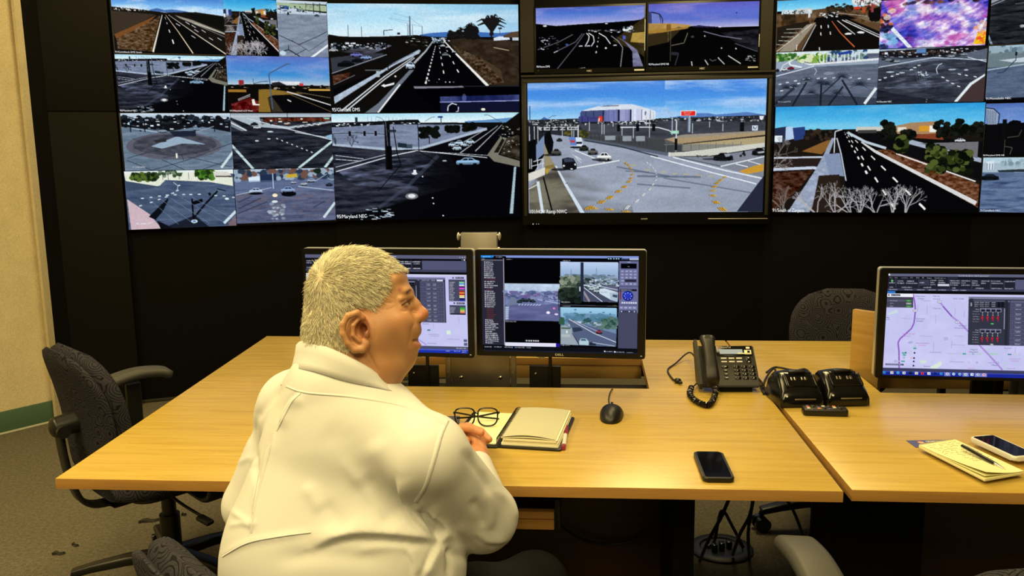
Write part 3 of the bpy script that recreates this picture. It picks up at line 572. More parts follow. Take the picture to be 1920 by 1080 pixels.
    p.line([(95, 650), (590, 480)], 5, (170, 175, 185)); p.line([(390, 622), (600, 622)], 5, (170, 175, 180)); p.poly([(100, 670), (260, 640), (240, 690), (105, 745)], (76, 44, 30)); p.tex([(100, 670), (260, 640), (240, 690), (105, 745)], 60, 60, 60); p.line([(105, 752), (300, 665)], 4, (150, 150, 150))
    for x, t in ((255, 215), (374, 230), (783, 205), (805, 135), (827, 215), (912, 220), (797, 210)): p.line([(x, 320), (x, t)], 5 if x != 805 else 8, (60, 75, 90))
    p.line([(570, 310), (570, 265), (650, 258)], 6, (20, 24, 28)); p.rect(690, 284, 716, 300, (20, 24, 28)); p.line([(590, 380), (598, 620)], 8, (10, 10, 12)); p.twigs(195, 500, 45, 1.57, 6, (16, 14, 14), 4); [p.line([(620, 150), (800, 185)], 2, (120, 150, 170)), p.line([(660, 110), (805, 150), (905, 225)], 2, (120, 150, 170)), p.line([(620, 160), (900, 228)], 2, (130, 160, 180))]
    p.palm(1540, 205, 330, 120, (24, 22, 22), 17); p.poly([(1450, 165), (1630, 165), (1560, 270), (1530, 270)], (24, 22, 22)); p.poly([(1528, 262), (1556, 262), (1562, 305), (1520, 305)], (24, 22, 22)); p.palm(1345, 240, 330, 62, (20, 18, 18), 13); p.blobs(60, (1300, 240, 1410, 330), 22, [(20, 18, 18)]); p.palm(1265, 262, 330, 38, (16, 15, 15)); p.blobs(50, (1150, 270, 1270, 320), 16, [(16, 15, 15), (24, 22, 20)]); p.line([(1617, 300), (1617, 240)], 4, (60, 70, 80)); p.blobs(12, (1605, 235, 1632, 248), 6, [(20, 20, 20)])
    p.poly([(820, 775), (1790, 765), (1790, 1010), (1060, 1010), (860, 850)], (2, 2, 4)); p.poly([(820, 770), (1270, 768), (1280, 782), (830, 790)], (130, 128, 140)); p.line([(1270, 772), (1790, 770)], 10, (30, 30, 40)); p.poly([(1060, 865), (1790, 850), (1790, 905), (1060, 915)], (38, 46, 96)); p.tex([(1060, 865), (1790, 850), (1790, 905), (1060, 915)], 14, 3, 60); p.line([(1055, 916), (1790, 906)], 8, (150, 160, 215)); p.poly([(1060, 922), (1790, 914), (1790, 1010), (1060, 1010)], (16, 18, 44)); p.line([(1125, 1000), (1130, 955), (1165, 928), (1210, 940)], 9, (220, 225, 235)); p.line([(1225, 960), (1222, 1000), (1195, 1010)], 8, (200, 205, 220)); p.ell(1175, 975, 42, 40, (6, 6, 16)); p.ell(1452, 986, 20, 12, (235, 235, 205)); p.ell(1280, 880, 20, 40, (150, 160, 220), .4)
def feed_hanna(p):
    p.vgrad(40, 185, [(80, 95, 185), (75, 115, 205), (125, 145, 215), (205, 205, 235)]); p.clouds(180, (150, 150, 215), 2.4, 3, 10); p.poly([(137, 160), (290, 180), (450, 172), (650, 165), (860, 155), (932, 145), (932, 495), (137, 495)], (5, 4, 5)); p.poly([(700, 300), (932, 130), (932, 420), (880, 380)], (62, 52, 24), .8); p.poly([(845, 245), (932, 240), (932, 320), (830, 310)], (175, 145, 70)); p.tex([(760, 180), (932, 140), (932, 400), (800, 300)], 12, 12, 20)
    for q in (((150, 350), (300, 300), (410, 245)), ((280, 370), (430, 300), (480, 240)), ((290, 500), (430, 330), (495, 240))): p.line(q, 4, (120, 115, 130))
    for q in (((500, 335), (525, 290), (530, 260), (510, 238)), ((545, 335), (567, 300), (560, 260), (525, 238)), ((685, 320), (650, 270), (600, 240))): p.line(q, 6, (235, 235, 240))
    p.line([(690, 262), (740, 300), (775, 350), (760, 490)], 6, (140, 140, 150)); p.poly([(720, 262), (800, 310), (880, 370), (925, 490), (850, 490), (845, 380), (790, 310)], (120, 118, 150)); p.tex([(720, 262), (880, 370), (925, 490), (850, 490), (790, 310)], 20, 30, 40); p.rect(775, 262, 795, 290, (80, 95, 190)); p.rect(358, 312, 376, 326, (60, 80, 150))
    p.specks(40, (150, 250, 300, 350), 14, 6, [(190, 195, 205), (60, 60, 66), (8, 8, 8)]); p.specks(60, (520, 215, 850, 235), 14, 6, [(220, 225, 235), (90, 90, 100), (10, 10, 12)]); p.blobs(20, (780, 200, 850, 225), 8, [(225, 230, 235), (120, 130, 140)]); p.dash((600, 260), (575, 420), 5, 4, (240, 240, 240), 9, .3); p.line([(270, 375), (300, 362)], 5, (220, 220, 220)); [p.line([(x, 332), (x + 26, 330)], 7, (200, 205, 215)) for x in (455, 510, 705)]; p.ell(652, 350, 8, 6, (240, 240, 240)); p.line([(450, 497), (500, 490)], 4, (180, 180, 180)); p.ell(205, 178, 14, 6, (230, 230, 240)); p.ell(655, 172, 10, 4, (240, 240, 240))
def feed_dome_night(p):
    p.vgrad(15, 200, [(95, 92, 190), (95, 110, 205), (90, 110, 200), (185, 185, 225)]); p.clouds(195, (150, 140, 205), 2.4, 3, 10); p.poly([(962, 205), (1190, 195), (1330, 185), (1500, 200), (1772, 205), (1772, 480), (962, 480)], (5, 5, 6))
    p.poly([(962, 75), (1000, 78), (1050, 95), (1065, 200), (962, 215)], (56, 62, 110)); p.poly([(985, 85), (1040, 98), (1058, 170), (990, 172)], (110, 125, 195)); p.line([(985, 78), (1045, 95), (1068, 130), (1072, 195)], 6, (20, 20, 36)); p.poly([(962, 160), (1150, 165), (1280, 180), (1250, 205), (1060, 230), (962, 245)], (190, 145, 60), .85); p.poly([(962, 235), (1130, 225), (1200, 215), (1110, 300), (962, 330)], (60, 48, 26), .8); p.rect(1098, 170, 1130, 215, (130, 92, 34)); p.poly([(1160, 200), (1190, 188), (1215, 200)], (110, 95, 70)); p.poly([(1290, 195), (1330, 182), (1400, 192), (1500, 205)], (40, 40, 70))
    p.poly([(1500, 240), (1772, 220), (1772, 385), (1600, 310)], (24, 24, 30)); p.tex([(1500, 240), (1772, 220), (1772, 385), (1600, 310)], 20, 30, 30); p.line([(1370, 228), (1500, 265), (1650, 290)], 6, (120, 120, 140)); p.line([(1600, 320), (1765, 382)], 4, (100, 100, 110)); p.line([(1230, 305), (1255, 235)], 5, (130, 120, 100)); p.line([(1135, 325), (1230, 308)], 5, (120, 115, 100)); p.line([(1130, 215), (1130, 440)], 4, (110, 100, 80)); p.line([(1110, 215), (1112, 300)], 3, (130, 110, 70)); p.line([(1140, 375), (1190, 385), (1165, 470)], 6, (60, 60, 70)); p.ell(1165, 385, 30, 12, (40, 40, 50))
    for q in ((1287, 445, 1292, 476), (1385, 435, 1410, 472), (1480, 420, 1530, 470), (1555, 408, 1648, 468)): p.line([q[:2], q[2:]], 7, (205, 205, 195))
    p.line([(1420, 430), (1440, 445), (1470, 435)], 6, (90, 90, 90)); p.specks(12, (1680, 410, 1745, 450), 18, 6, [(150, 150, 150)]); [p.ell(x, y, 5, 5, (225, 225, 220)) for x, y in ((1380, 262), (1505, 352), (1610, 358), (1290, 262))]; p.ell(1607, 101, 6, 5, (40, 40, 80)); p.rect(1480, 195, 1498, 203, (240, 240, 245)); p.ell(1290, 265, 12, 8, (60, 60, 70))
def feed_stadium(p):
    p.vgrad(70, 330, [(85, 140, 225), (70, 140, 225), (90, 165, 235), (165, 215, 245)]); p.clouds(320, (165, 200, 242), 4.0, 2.5, 12, .46, .3); p.tex([(1000, 70), (1680, 60), (1680, 240), (1000, 270)], 3, 9, 4.5, (200, 220, 245), -.7, 5, .56)
    p.poly([(160, 325), (185, 308), (215, 322), (215, 330)], (70, 100, 170)); p.poly([(1040, 325), (1210, 300), (1290, 300), (1340, 310), (1545, 296), (1670, 318), (1670, 330), (1040, 330)], (85, 125, 190)); p.poly([(72, 326), (420, 322), (930, 330), (1670, 318), (1670, 440), (72, 440)], (40, 42, 50)); p.specks(260, (75, 325, 430, 385), 14, 8, [(20, 22, 24), (120, 125, 130), (60, 60, 62), (30, 34, 30), (205, 210, 215)]); p.specks(240, (930, 322, 1668, 372), 16, 10, [(20, 22, 24), (100, 100, 105), (44, 48, 50), (190, 195, 200), (28, 34, 26)])
    asphalt(p, [(420, 350), (1000, 345), (1668, 365), (1668, 420), (1000, 470), (470, 440)], (62, 64, 74), 16, .2, 10, 30)
    # the round arena with upright metal panels
    p.poly([(432, 275), (470, 262), (560, 240), (690, 232), (780, 232), (840, 248), (900, 268), (935, 280), (432, 285)], (215, 222, 235)); p.poly([(555, 246), (600, 238), (695, 236), (690, 243)], (100, 110, 130)); p.poly([(432, 282), (440, 272), (590, 268), (590, 345), (430, 340)], (66, 78, 120)); p.poly([(590, 268), (690, 265), (690, 345), (592, 345)], (110, 116, 172)); p.poly([(695, 266), (772, 266), (772, 345), (695, 345)], (142, 146, 190)); p.poly([(772, 266), (846, 266), (846, 340), (775, 345)], (205, 208, 235)); p.poly([(846, 266), (935, 278), (940, 300), (938, 335), (846, 340)], (220, 226, 240))
    for x in (470, 522): p.line([(x, 272), (x, 310)], 5, (30, 40, 70))
    p.rect(687, 266, 699, 345, (24, 26, 44)); p.rect(768, 266, 779, 345, (20, 22, 36)); p.line([(590, 270), (586, 340)], 9, (26, 30, 52)); p.line([(847, 268), (847, 338)], 5, (90, 96, 120)); p.line([(875, 275), (878, 330)], 4, (130, 135, 150)); p.line([(905, 275), (905, 330)], 4, (130, 135, 150)); p.rect(866, 282, 874, 308, (70, 80, 120)); p.tex([(592, 268), (846, 266), (846, 345), (592, 345)], 90, 2, 34)
    p.poly([(420, 312), (430, 305), (580, 308), (584, 345), (425, 346)], (64, 66, 126)); p.line([(446, 310), (446, 345)], 4, (30, 32, 60)); p.line([(484, 310), (484, 345)], 4, (30, 32, 60)); p.poly([(555, 310), (584, 308), (584, 345), (552, 346)], (215, 60, 40)); p.poly([(556, 325), (566, 318), (562, 345), (553, 346)], (235, 215, 205)); p.scrawl(498, 318, 46, 8, (30, 30, 40)); p.rect(440, 346, 935, 356, (28, 30, 36)); p.specks(70, (445, 342, 940, 360), 14, 8, [(20, 24, 20), (120, 125, 130), (215, 220, 225)])
    p.rect(1105, 280, 1208, 316, (225, 228, 230)); p.rect(1110, 284, 1203, 314, (222, 40, 28)); p.scrawl(1120, 289, 60, 8, (250, 200, 190)); p.scrawl(1126, 301, 45, 8, (250, 200, 190)); p.rect(1155, 318, 1172, 424, (170, 185, 205)); p.rect(1155, 318, 1162, 424, (110, 125, 150))
    p.poly([(1000, 470), (1120, 440), (1668, 420), (1668, 432), (1200, 480), (1010, 500)], (150, 142, 130)); p.poly([(1000, 468), (1668, 430), (1668, 455), (1160, 500), (1020, 500)], (168, 146, 112)); p.line([(1130, 502), (1668, 452)], 8, (40, 34, 28)); p.poly([(1120, 505), (1668, 458), (1668, 500), (1540, 515), (1120, 552)], (175, 160, 122)); p.poly([(1120, 505), (1540, 512), (1530, 535), (1120, 552)], (118, 122, 124), .75)
    # road
    p.poly([(230, 425), (450, 455), (1050, 580), (1668, 720), (1668, 965), (75, 968), (75, 745), (190, 560), (220, 470)], (150, 160, 178)); asphalt(p, [(190, 560), (480, 470), (1050, 580), (1600, 800), (1480, 965), (100, 968)], (150, 160, 178), 16, -.7, 5, 12); p.tex([(190, 640), (700, 620), (800, 965), (100, 965)], 4, 7, 2.4, (96, 96, 96), -.5, 3, .5); p.poly([(80, 790), (160, 720), (200, 650), (260, 640), (430, 968), (80, 968)], (120, 116, 100)); p.tex([(80, 760), (260, 640), (430, 968), (80, 968)], 6, 14, 3, (66, 62, 56), .5, 4, .5)
    p.poly([(450, 452), (640, 480), (1030, 560), (1030, 582), (700, 520), (450, 470)], (90, 98, 116)); p.line([(460, 470), (700, 512), (960, 585)], 8, (44, 50, 62)); p.poly([(470, 425), (820, 445), (1010, 470), (1120, 510), (1120, 560), (1030, 562), (640, 490), (470, 460)], (74, 78, 82), .85)
    for i in range(16): x = 480 + i * 27; p.line([(x, 462 + i * 3.4), (x, 428 + i * 2.6), (x - 10, 420 + i * 2.6)], 3, (40, 44, 50))
    for i in range(10): x = 1015 + i * 55; p.line([(x, 558 - i * 4), (x, 505 - i * 1.5)], 4, (100, 105, 108))
    p.line([(1000, 505), (1120, 506), (1530, 512)], 4, (120, 124, 126)); p.poly([(1040, 558), (1120, 556), (1668, 500), (1668, 530), (1300, 585), (1040, 585)], (205, 206, 196)); p.rect(1028, 556, 1042, 584, (215, 218, 215)); p.poly([(1042, 585), (1300, 590), (1668, 535), (1668, 735), (1300, 640)], (126, 132, 146)); p.specks(30, (1180, 578, 1330, 588), 10, 4, [(60, 60, 60), (90, 88, 80)])
    for x, y, w, h in ((600, 455, 70, 30), (720, 460, 60, 34), (810, 462, 60, 34)): p.rect(x, y - h / 2, x + w, y + h / 2, (165, 175, 185), .8)
    p.blobs(30, (430, 405, 480, 445), 12, [(50, 52, 26), (90, 86, 40)]); p.blobs(26, (330, 405, 370, 430), 10, [(60, 58, 30), (100, 92, 40)])
    # gantry and lamp posts
    p.rect(85, 392, 415, 398, (215, 220, 225)); p.rect(85, 376, 415, 381, (215, 220, 225)); [p.line([(95 + i * 30, 395), (110 + i * 30, 379)], 4, (200, 205, 212)) for i in range(11)]; p.line([(418, 365), (418, 445)], 8, (210, 215, 222)); [p.rect(x, 378, x + 14, 398, (24, 26, 30)) for x in (118, 170, 226, 278, 330)]; p.rect(95, 400, 230, 412, (20, 22, 26)); [p.line([(x, 400), (x, 445)], 5, (190, 195, 200)) for x in (150, 310, 375, 388)]
    for x, t, b in ((495, 345, 405), (580, 350, 430), (594, 362, 430), (655, 350, 380), (715, 380, 440), (793, 380, 460), (900, 300, 455), (878, 300, 375), (925, 285, 345), (1186, 365, 432), (1388, 372, 420), (1300, 355, 395), (745, 340, 370)): p.line([(x, t), (x, b)], 5, (190, 198, 208))
    p.line([(705, 385), (880, 386), (960, 390), (1030, 410), (1062, 432)], 7, (215, 220, 226)); [p.rect(x, 366, x + 20, 412, (12, 13, 16)) for x in (682, 810, 918)]; p.line([(1080, 345), (1080, 550)], 9, (205, 210, 216)); p.line([(1052, 440), (1052, 310), (1010, 272), (985, 266)], 6, (165, 190, 210)); p.rect(1042, 412, 1096, 434, (150, 205, 180)); p.scrawl(1052, 418, 36, 10, (240, 250, 245)); p.rect(1070, 465, 1088, 545, (12, 13, 16)); p.rect(1500, 365, 1528, 425, (14, 15, 14)); p.rect(1580, 386, 1618, 418, (215, 228, 240)); p.line([(1588, 392), (1588, 412)], 4, (20, 30, 60)); p.line([(1588, 392), (1600, 412), (1612, 392)], 4, (20, 30, 60)); p.poly([(1625, 324), (1655, 324), (1650, 345), (1640, 352), (1628, 345)], (225, 230, 235)); p.line([(205, 325), (240, 302), (270, 300)], 5, (90, 120, 160)); p.line([(88, 330), (88, 232)], 6, (60, 70, 90))
    # left barrier and signal
    p.poly([(75, 340), (130, 372), (180, 420), (205, 560), (75, 600)], (30, 34, 40)); [p.line([(x, 370), (x + 2, 560)], 6, (185, 190, 196)) for x in (84, 118, 142)]; p.poly([(110, 520), (185, 430), (190, 550), (130, 600), (112, 600)], (120, 140, 175)); p.poly([(190, 420), (225, 400), (250, 480), (240, 560), (205, 560)], (10, 11, 14)); p.poly([(76, 470), (130, 455), (130, 600), (76, 640)], (8, 9, 12)); p.poly([(185, 480), (215, 560), (260, 640), (200, 700), (185, 640)], (150, 140, 110)); p.line([(110, 610), (180, 590)], 6, (205, 210, 215)); p.line([(100, 640), (185, 620)], 5, (205, 210, 215)); [p.line([(x, 590), (x, 660)], 5, (205, 210, 215)) for x in (84, 98, 140, 175)]
    p.poly([(75, 690), (190, 650), (190, 700), (75, 745)], (218, 216, 205)); p.poly([(190, 640), (255, 628), (250, 652), (195, 665)], (130, 110, 60)); p.poly([(195, 660), (215, 655), (208, 690), (195, 692)], (190, 150, 40)); p.line([(140, 745), (172, 965)], 20, (205, 222, 232)); p.line([(178, 715), (240, 960)], 11, (14, 14, 16)); p.line([(75, 798), (140, 765)], 6, (225, 225, 220)); p.poly([(258, 640), (270, 640), (335, 755), (465, 968), (435, 968), (320, 765)], (208, 222, 235)); p.line([(330, 763), (345, 757)], 5, (90, 100, 110))
    p.line([(410, 655), (700, 608)], 7, (235, 238, 240)); p.line([(395, 535), (600, 620)], 6, (235, 238, 240)); p.line([(910, 580), (1300, 690), (1620, 775)], 7, (235, 240, 245)); p.line([(1060, 590), (1400, 680), (1655, 738)], 8, (228, 234, 240)); p.line([(1100, 590), (1380, 655)], 5, (70, 76, 88)); p.line([(1380, 655), (1668, 592)], 7, (228, 234, 240)); p.line([(1480, 640), (1560, 660)], 6, (228, 234, 240)); p.line([(1560, 620), (1660, 650)], 5, (228, 234, 240)); p.poly([(1500, 690), (1600, 655), (1664, 640), (1664, 690), (1560, 708)], (200, 150, 50)); p.poly([(1668, 720), (1668, 962), (1495, 962)], (36, 40, 58)); [p.line([(400, 575), (440, 600)], 5, (225, 230, 235)), p.line([(380, 560), (440, 622)], 4, (215, 220, 225))]
    for a, b, c in (((820, 715), (1250, 725), 14), ((680, 650), (1040, 720), 10), ((820, 770), (1180, 800), 10), ((1000, 730), (1590, 835), 8), ((740, 680), (900, 690), 8)): p.line([a, b], c, (70, 80, 104), .55)
    def dsh(pts, col):
        for x, y, L, h in pts:
            for k in ((-1, 0, 1) if col[2] < 120 else (-.5, .5)):
                xx = x + k * L * .3; p.line([(xx - L * .3, y + h), (xx + L * .3, y - h)], L * .1 + 2, (30, 30, 32), .9); p.line([(xx - L * .3 + L * .11, y + h), (xx + L * .3 + L * .11, y - h)], L * .12 + 2, col)
    dsh([(740, 628, 14, -8), (758, 640, 16, -8), (772, 660, 18, -6), (782, 682, 18, 2), (784, 705, 20, 4), (776, 730, 24, 6), (763, 752, 30, 7), (732, 788, 36, 7), (693, 818, 40, 8), (632, 860, 44, 10), (575, 890, 46, 10), (492, 930, 52, 12), (1405, 728, 24, 5), (1378, 748, 28, 6), (1356, 768, 30, 6), (1338, 792, 34, 5), (1330, 818, 36, 2), (1330, 852, 38, -5), (1352, 898, 44, -9), (1395, 945, 48, -12), (525, 935, 44, -4), (630, 942, 48, -4), (745, 958, 46, -4)], (222, 168, 50))
    dsh([(885, 625, 14, -6), (905, 640, 14, -6), (925, 660, 14, -7), (938, 680, 14, -7), (948, 700, 14, 0), (950, 720, 14, 2), (944, 745, 18, 5), (926, 773, 22, 7), (902, 805, 26, 8), (860, 843, 30, 10), (816, 884, 34, 11), (752, 928, 40, 13)], (238, 240, 240))

    for x, y in ((795, 640), (1000, 690), (1075, 702), (1150, 706), (1235, 715), (1320, 720), (890, 676)): p.ell(x, y, 22, 6, (196, 180, 120), .5)
    # traffic
    p.poly([(355, 445), (440, 448), (450, 500), (430, 515), (365, 500)], (215, 225, 240)); p.poly([(355, 445), (400, 446), (408, 505), (365, 500)], (95, 130, 195)); p.poly([(362, 465), (395, 470), (395, 485), (365, 480)], (190, 60, 60)); p.rect(405, 478, 445, 492, (26, 28, 36)); p.ell(405, 515, 44, 7, (20, 22, 28))
    p.car(458, 518, 62, 40, (46, 46, 44), (12, 12, 14)); p.car(518, 543, 68, 44, (98, 98, 96), (14, 16, 18)); p.car(595, 580, 98, 58, (240, 242, 245), (30, 34, 40)); p.car(268, 545, 70, 46, (80, 80, 78), (12, 12, 14)); p.car(290, 462, 40, 22, (40, 42, 48)); p.ell(560, 600, 50, 9, (40, 44, 50), .8); p.ell(230, 565, 50, 8, (20, 20, 22), .8)
    p.poly([(308, 592), (345, 583), (385, 590), (408, 630), (408, 662), (385, 672), (318, 668), (308, 640)], (16, 16, 22)); p.poly([(318, 592), (378, 590), (390, 612), (325, 616)], (60, 66, 84)); p.ell(320, 640, 7, 7, (225, 228, 230)); p.ell(398, 632, 6, 7, (225, 228, 230)); p.ell(373, 662, 9, 4, (240, 240, 235)); p.ell(290, 665, 60, 9, (18, 18, 20), .8)
    p.car(1395, 588, 130, 52, (22, 23, 27), (8, 8, 10)); p.poly([(1400, 572), (1440, 570), (1440, 586), (1412, 592)], (150, 160, 172)); p.ell(1310, 605, 56, 7, (30, 32, 38), .7); p.ell(1511, 586, 9, 9, (40, 40, 44)); p.ell(1536, 580, 9, 9, (40, 40, 44)); p.poly([(1515, 580), (1525, 560), (1535, 556), (1540, 575)], (24, 24, 28)); p.ell(1530, 556, 6, 7, (20, 20, 22)); p.car(1630, 556, 90, 50, (24, 25, 28), (10, 10, 12)); p.poly([(1618, 562), (1664, 555), (1664, 568), (1625, 572)], (170, 175, 180))
def feed_boulevard(p):
    p.vgrad(-2, 75, [(80, 175, 225), (110, 200, 240), (150, 220, 245)]); p.clouds(70, (210, 235, 245), 2, 3, 6); p.poly([(105, 92), (300, 80), (520, 62), (660, 85), (868, 95), (868, 370), (105, 370)], (92, 68, 44)); p.tex([(105, 92), (868, 95), (868, 180), (105, 180)], 30, 12, 50)
    p.rect(140, 68, 232, 98, (210, 222, 230)); [p.rect(x, 60, x + 44, 100, (200, 205, 205)) for x in (245, 285, 325)]; p.specks(40, (140, 66, 370, 100), 6, 10, [(90, 95, 100), (60, 56, 50)]); p.poly([(655, 10), (868, 0), (868, 62), (690, 60), (655, 40)], (225, 225, 225)); p.rect(715, 0, 735, 26, (170, 50, 60)); p.rect(775, 0, 800, 22, (170, 40, 60)); p.specks(50, (660, 12, 868, 56), 9, 14, [(140, 145, 150), (90, 90, 95), (240, 240, 240)]); p.rect(670, 66, 720, 86, (200, 60, 30)); p.blobs(60, (480, 60, 660, 95), 14, [(34, 28, 18), (60, 46, 26)]); p.blobs(50, (735, 60, 868, 110), 12, [(40, 32, 22), (110, 70, 40), (170, 80, 40)]); p.blobs(40, (155, 110, 235, 160), 20, [(60, 44, 28), (44, 32, 20)])
    p.poly([(380, 160), (400, 130), (620, 120), (700, 150), (390, 165)], (12, 10, 10)); p.poly([(480, 95), (520, 95), (868, 250), (868, 370), (290, 370), (400, 165), (470, 120)], (14, 12, 11)); p.poly([(110, 190), (250, 165), (380, 150), (220, 260), (110, 345)], (34, 26, 20)); [p.line([(180 - i * 18, 205 + i * 27), (300 - i * 30, 205 + i * 29)], 4, (190, 190, 180)) for i in range(5)]
    p.poly([(130, 370), (330, 180), (400, 165), (330, 250), (240, 370)], (150, 140, 124)); p.line([(115, 365), (370, 175)], 6, (205, 205, 195)); p.line([(305, 365), (400, 180)], 6, (200, 200, 195)); p.line([(515, 160), (580, 245), (690, 352)], 5, (200, 100, 50), 1, 9); p.line([(555, 158), (690, 262)], 5, (225, 225, 225)); p.line([(590, 155), (868, 290)], 6, (235, 235, 235)); p.line([(615, 155), (868, 275)], 4, (225, 225, 225)); p.line([(490, 95), (868, 150)], 3, (200, 200, 200))
    for x, y in ((437, 198), (490, 196), (437, 248), (507, 245), (432, 355)): p.line([(x, y - 10), (x + 3, y + 12)], 7, (230, 230, 230))
    p.poly([(612, 255), (635, 248), (668, 252), (660, 262), (620, 262)], (240, 240, 240)); p.poly([(702, 247), (725, 240), (760, 248), (750, 258), (712, 255)], (240, 240, 240)); p.line([(265, 320), (262, 360)], 6, (220, 220, 215)); p.poly([(700, 140), (868, 130), (868, 190), (760, 165)], (120, 104, 80)); p.blobs(30, (800, 95, 868, 160), 22, [(14, 12, 10)]); p.rect(340, 70, 356, 130, (220, 225, 230)); p.rect(796, 50, 815, 110, (150, 60, 70)); [p.palm(x, 50, 90, 18, (40, 34, 24)) for x in (545, 600, 780, 870)]; p.twigs(290, 250, 24, 1.57, 3, (110, 90, 70), 4); p.twigs(360, 170, 24, 1.57, 3, (120, 90, 70), 4); p.specks(30, (410, 90, 560, 130), 14, 6, [(220, 225, 225), (30, 26, 22)])
def feed_glitch(p):
    f = p.noise(5, 4, 5); g = p.noise(7, 5, 5); h = p.noise(24, 12, 3, shear=.4)
    q = (f * .75 + h * .25); st = [(.28, (30, 30, 120)), (.4, (60, 60, 190)), (.48, (120, 90, 200)), (.56, (170, 130, 210)), (.64, (225, 205, 235)), (.75, (250, 245, 245))]
    p.a[:] = np.stack([np.interp(q, [s[0] for s in st], [s[1][k] for s in st]) for k in range(3)], -1)
    k = np.clip((g - .52) * 6, 0, 1)[..., None]; p.a = p.a * (1 - .7 * k) + np.array((190, 70, 160)) * .7 * k; k = np.clip((.42 - g) * 6, 0, 1)[..., None]; p.a = p.a * (1 - .6 * k) + np.array((80, 110, 210)) * .6 * k
    p.blobs(26, (1000, -5, 1650, 30), 22, [(60, 40, 60), (20, 14, 30), (120, 70, 60)], .5, .7); p.blobs(26, (868, 60, 960, 210), 22, [(225, 120, 60), (60, 20, 30), (235, 210, 200), (20, 24, 50)], .7, .8); p.blobs(26, (868, 180, 1000, 340), 26, [(130, 190, 235), (20, 30, 70), (150, 150, 220)], .7, .7); p.line([(960, 195), (1110, 345)], 26, (225, 235, 245)); p.line([(1565, 330), (1640, 150)], 18, (205, 220, 245)); p.poly([(1560, 330), (1590, 250), (1650, 235), (1650, 330)], (240, 190, 30)); p.blobs(14, (1585, 235, 1650, 320), 16, [(250, 120, 30), (255, 220, 60), (240, 90, 60)], .7, .8); p.blobs(16, (1560, 170, 1650, 250), 16, [(240, 170, 130), (250, 240, 225)], .7, .6)
    p.tex([(868, -5), (1650, -5), (1650, 340), (868, 340)], 30, 20, 40, None, .7)
def feed_palms(p):
    asphalt(p, [(95, 385), (850, 365), (850, 775), (95, 785)], (92, 102, 122), 24, .9); p.vgrad(365, 405, [(205, 225, 235), (225, 238, 240)]); p.poly([(95, 440), (280, 440), (300, 465), (850, 445), (850, 480), (340, 490), (95, 520)], (150, 165, 185)); p.blobs(60, (100, 395, 240, 435), 16, [(50, 100, 40), (110, 150, 80), (180, 205, 150)]); p.blobs(90, (270, 400, 480, 450), 16, [(60, 120, 40), (130, 170, 70), (215, 225, 180)]); p.blobs(70, (480, 380, 760, 445), 16, [(120, 150, 140), (40, 70, 110), (190, 210, 220)])
    [p.line([(x, 455), (x, 395)], 6, (235, 238, 240)) for x in range(420, 720, 26)]; p.poly([(545, 395), (640, 380), (650, 400), (560, 410)], (30, 60, 150)); p.poly([(270, 450), (350, 465), (850, 440), (850, 455), (350, 478)], (225, 230, 232)); p.line([(195, 440), (200, 470), (290, 490)], 12, (225, 232, 238)); p.line([(130, 510), (150, 470), (230, 430)], 7, (215, 225, 235)); p.line([(100, 550), (380, 485)], 7, (215, 225, 235)); p.car(158, 500, 44, 28, (235, 238, 240)); p.car(208, 492, 50, 22, (150, 30, 50)); p.car(108, 505, 30, 22, (30, 34, 40))
    for pts in (((135, 660), (205, 635), (260, 610), (300, 580)), ((120, 612), (175, 600), (235, 590), (300, 578), (330, 575), (405, 577), (455, 577), (520, 575), (575, 575), (640, 578), (705, 585), (775, 592))):
        for x, y in pts: p.line([(x, y), (x + 22, y - 3)], 7, (228, 236, 242))
    p.line([(385, 500), (402, 520), (385, 550)], 4, (200, 212, 222)); p.ell(490, 540, 40, 12, (150, 165, 180), .6)
    for x, y, r, b in ((330, 600, 46, 230), (440, 610, 50, 440), (590, 590, 56, 710), (600, 640, 40, 500)): p.line([(b, 775), (x, y)], 14, (22, 26, 38), .9)
    for x, y, r in ((330, 585, 48), (430, 610, 60), (590, 570, 62), (370, 680, 56), (560, 690, 60), (720, 630, 70), (180, 640, 60), (240, 630, 40), (480, 620, 60)): [p.line([(x, y), (x + r * .6 * math.cos(t), y + r * .5 * math.sin(t)), (x + r * math.cos(t), y + r * .8 * math.sin(t) + r * .2)], r * .14, (30, 36, 50), .75, r * .03) for t in np.linspace(-3.3, .3, 11)]
    p.poly([(95, 700), (420, 690), (850, 730), (850, 775), (95, 785)], (22, 26, 38), .55); p.line([(95, 760), (240, 640)], 20, (24, 28, 40), .7); p.line([(450, 690), (580, 570)], 10, (24, 28, 40), .8); p.line([(762, 770), (842, 655)], 20, (225, 235, 240)); p.text('95/Maryland SWC', 120, 745, 14, width=98)
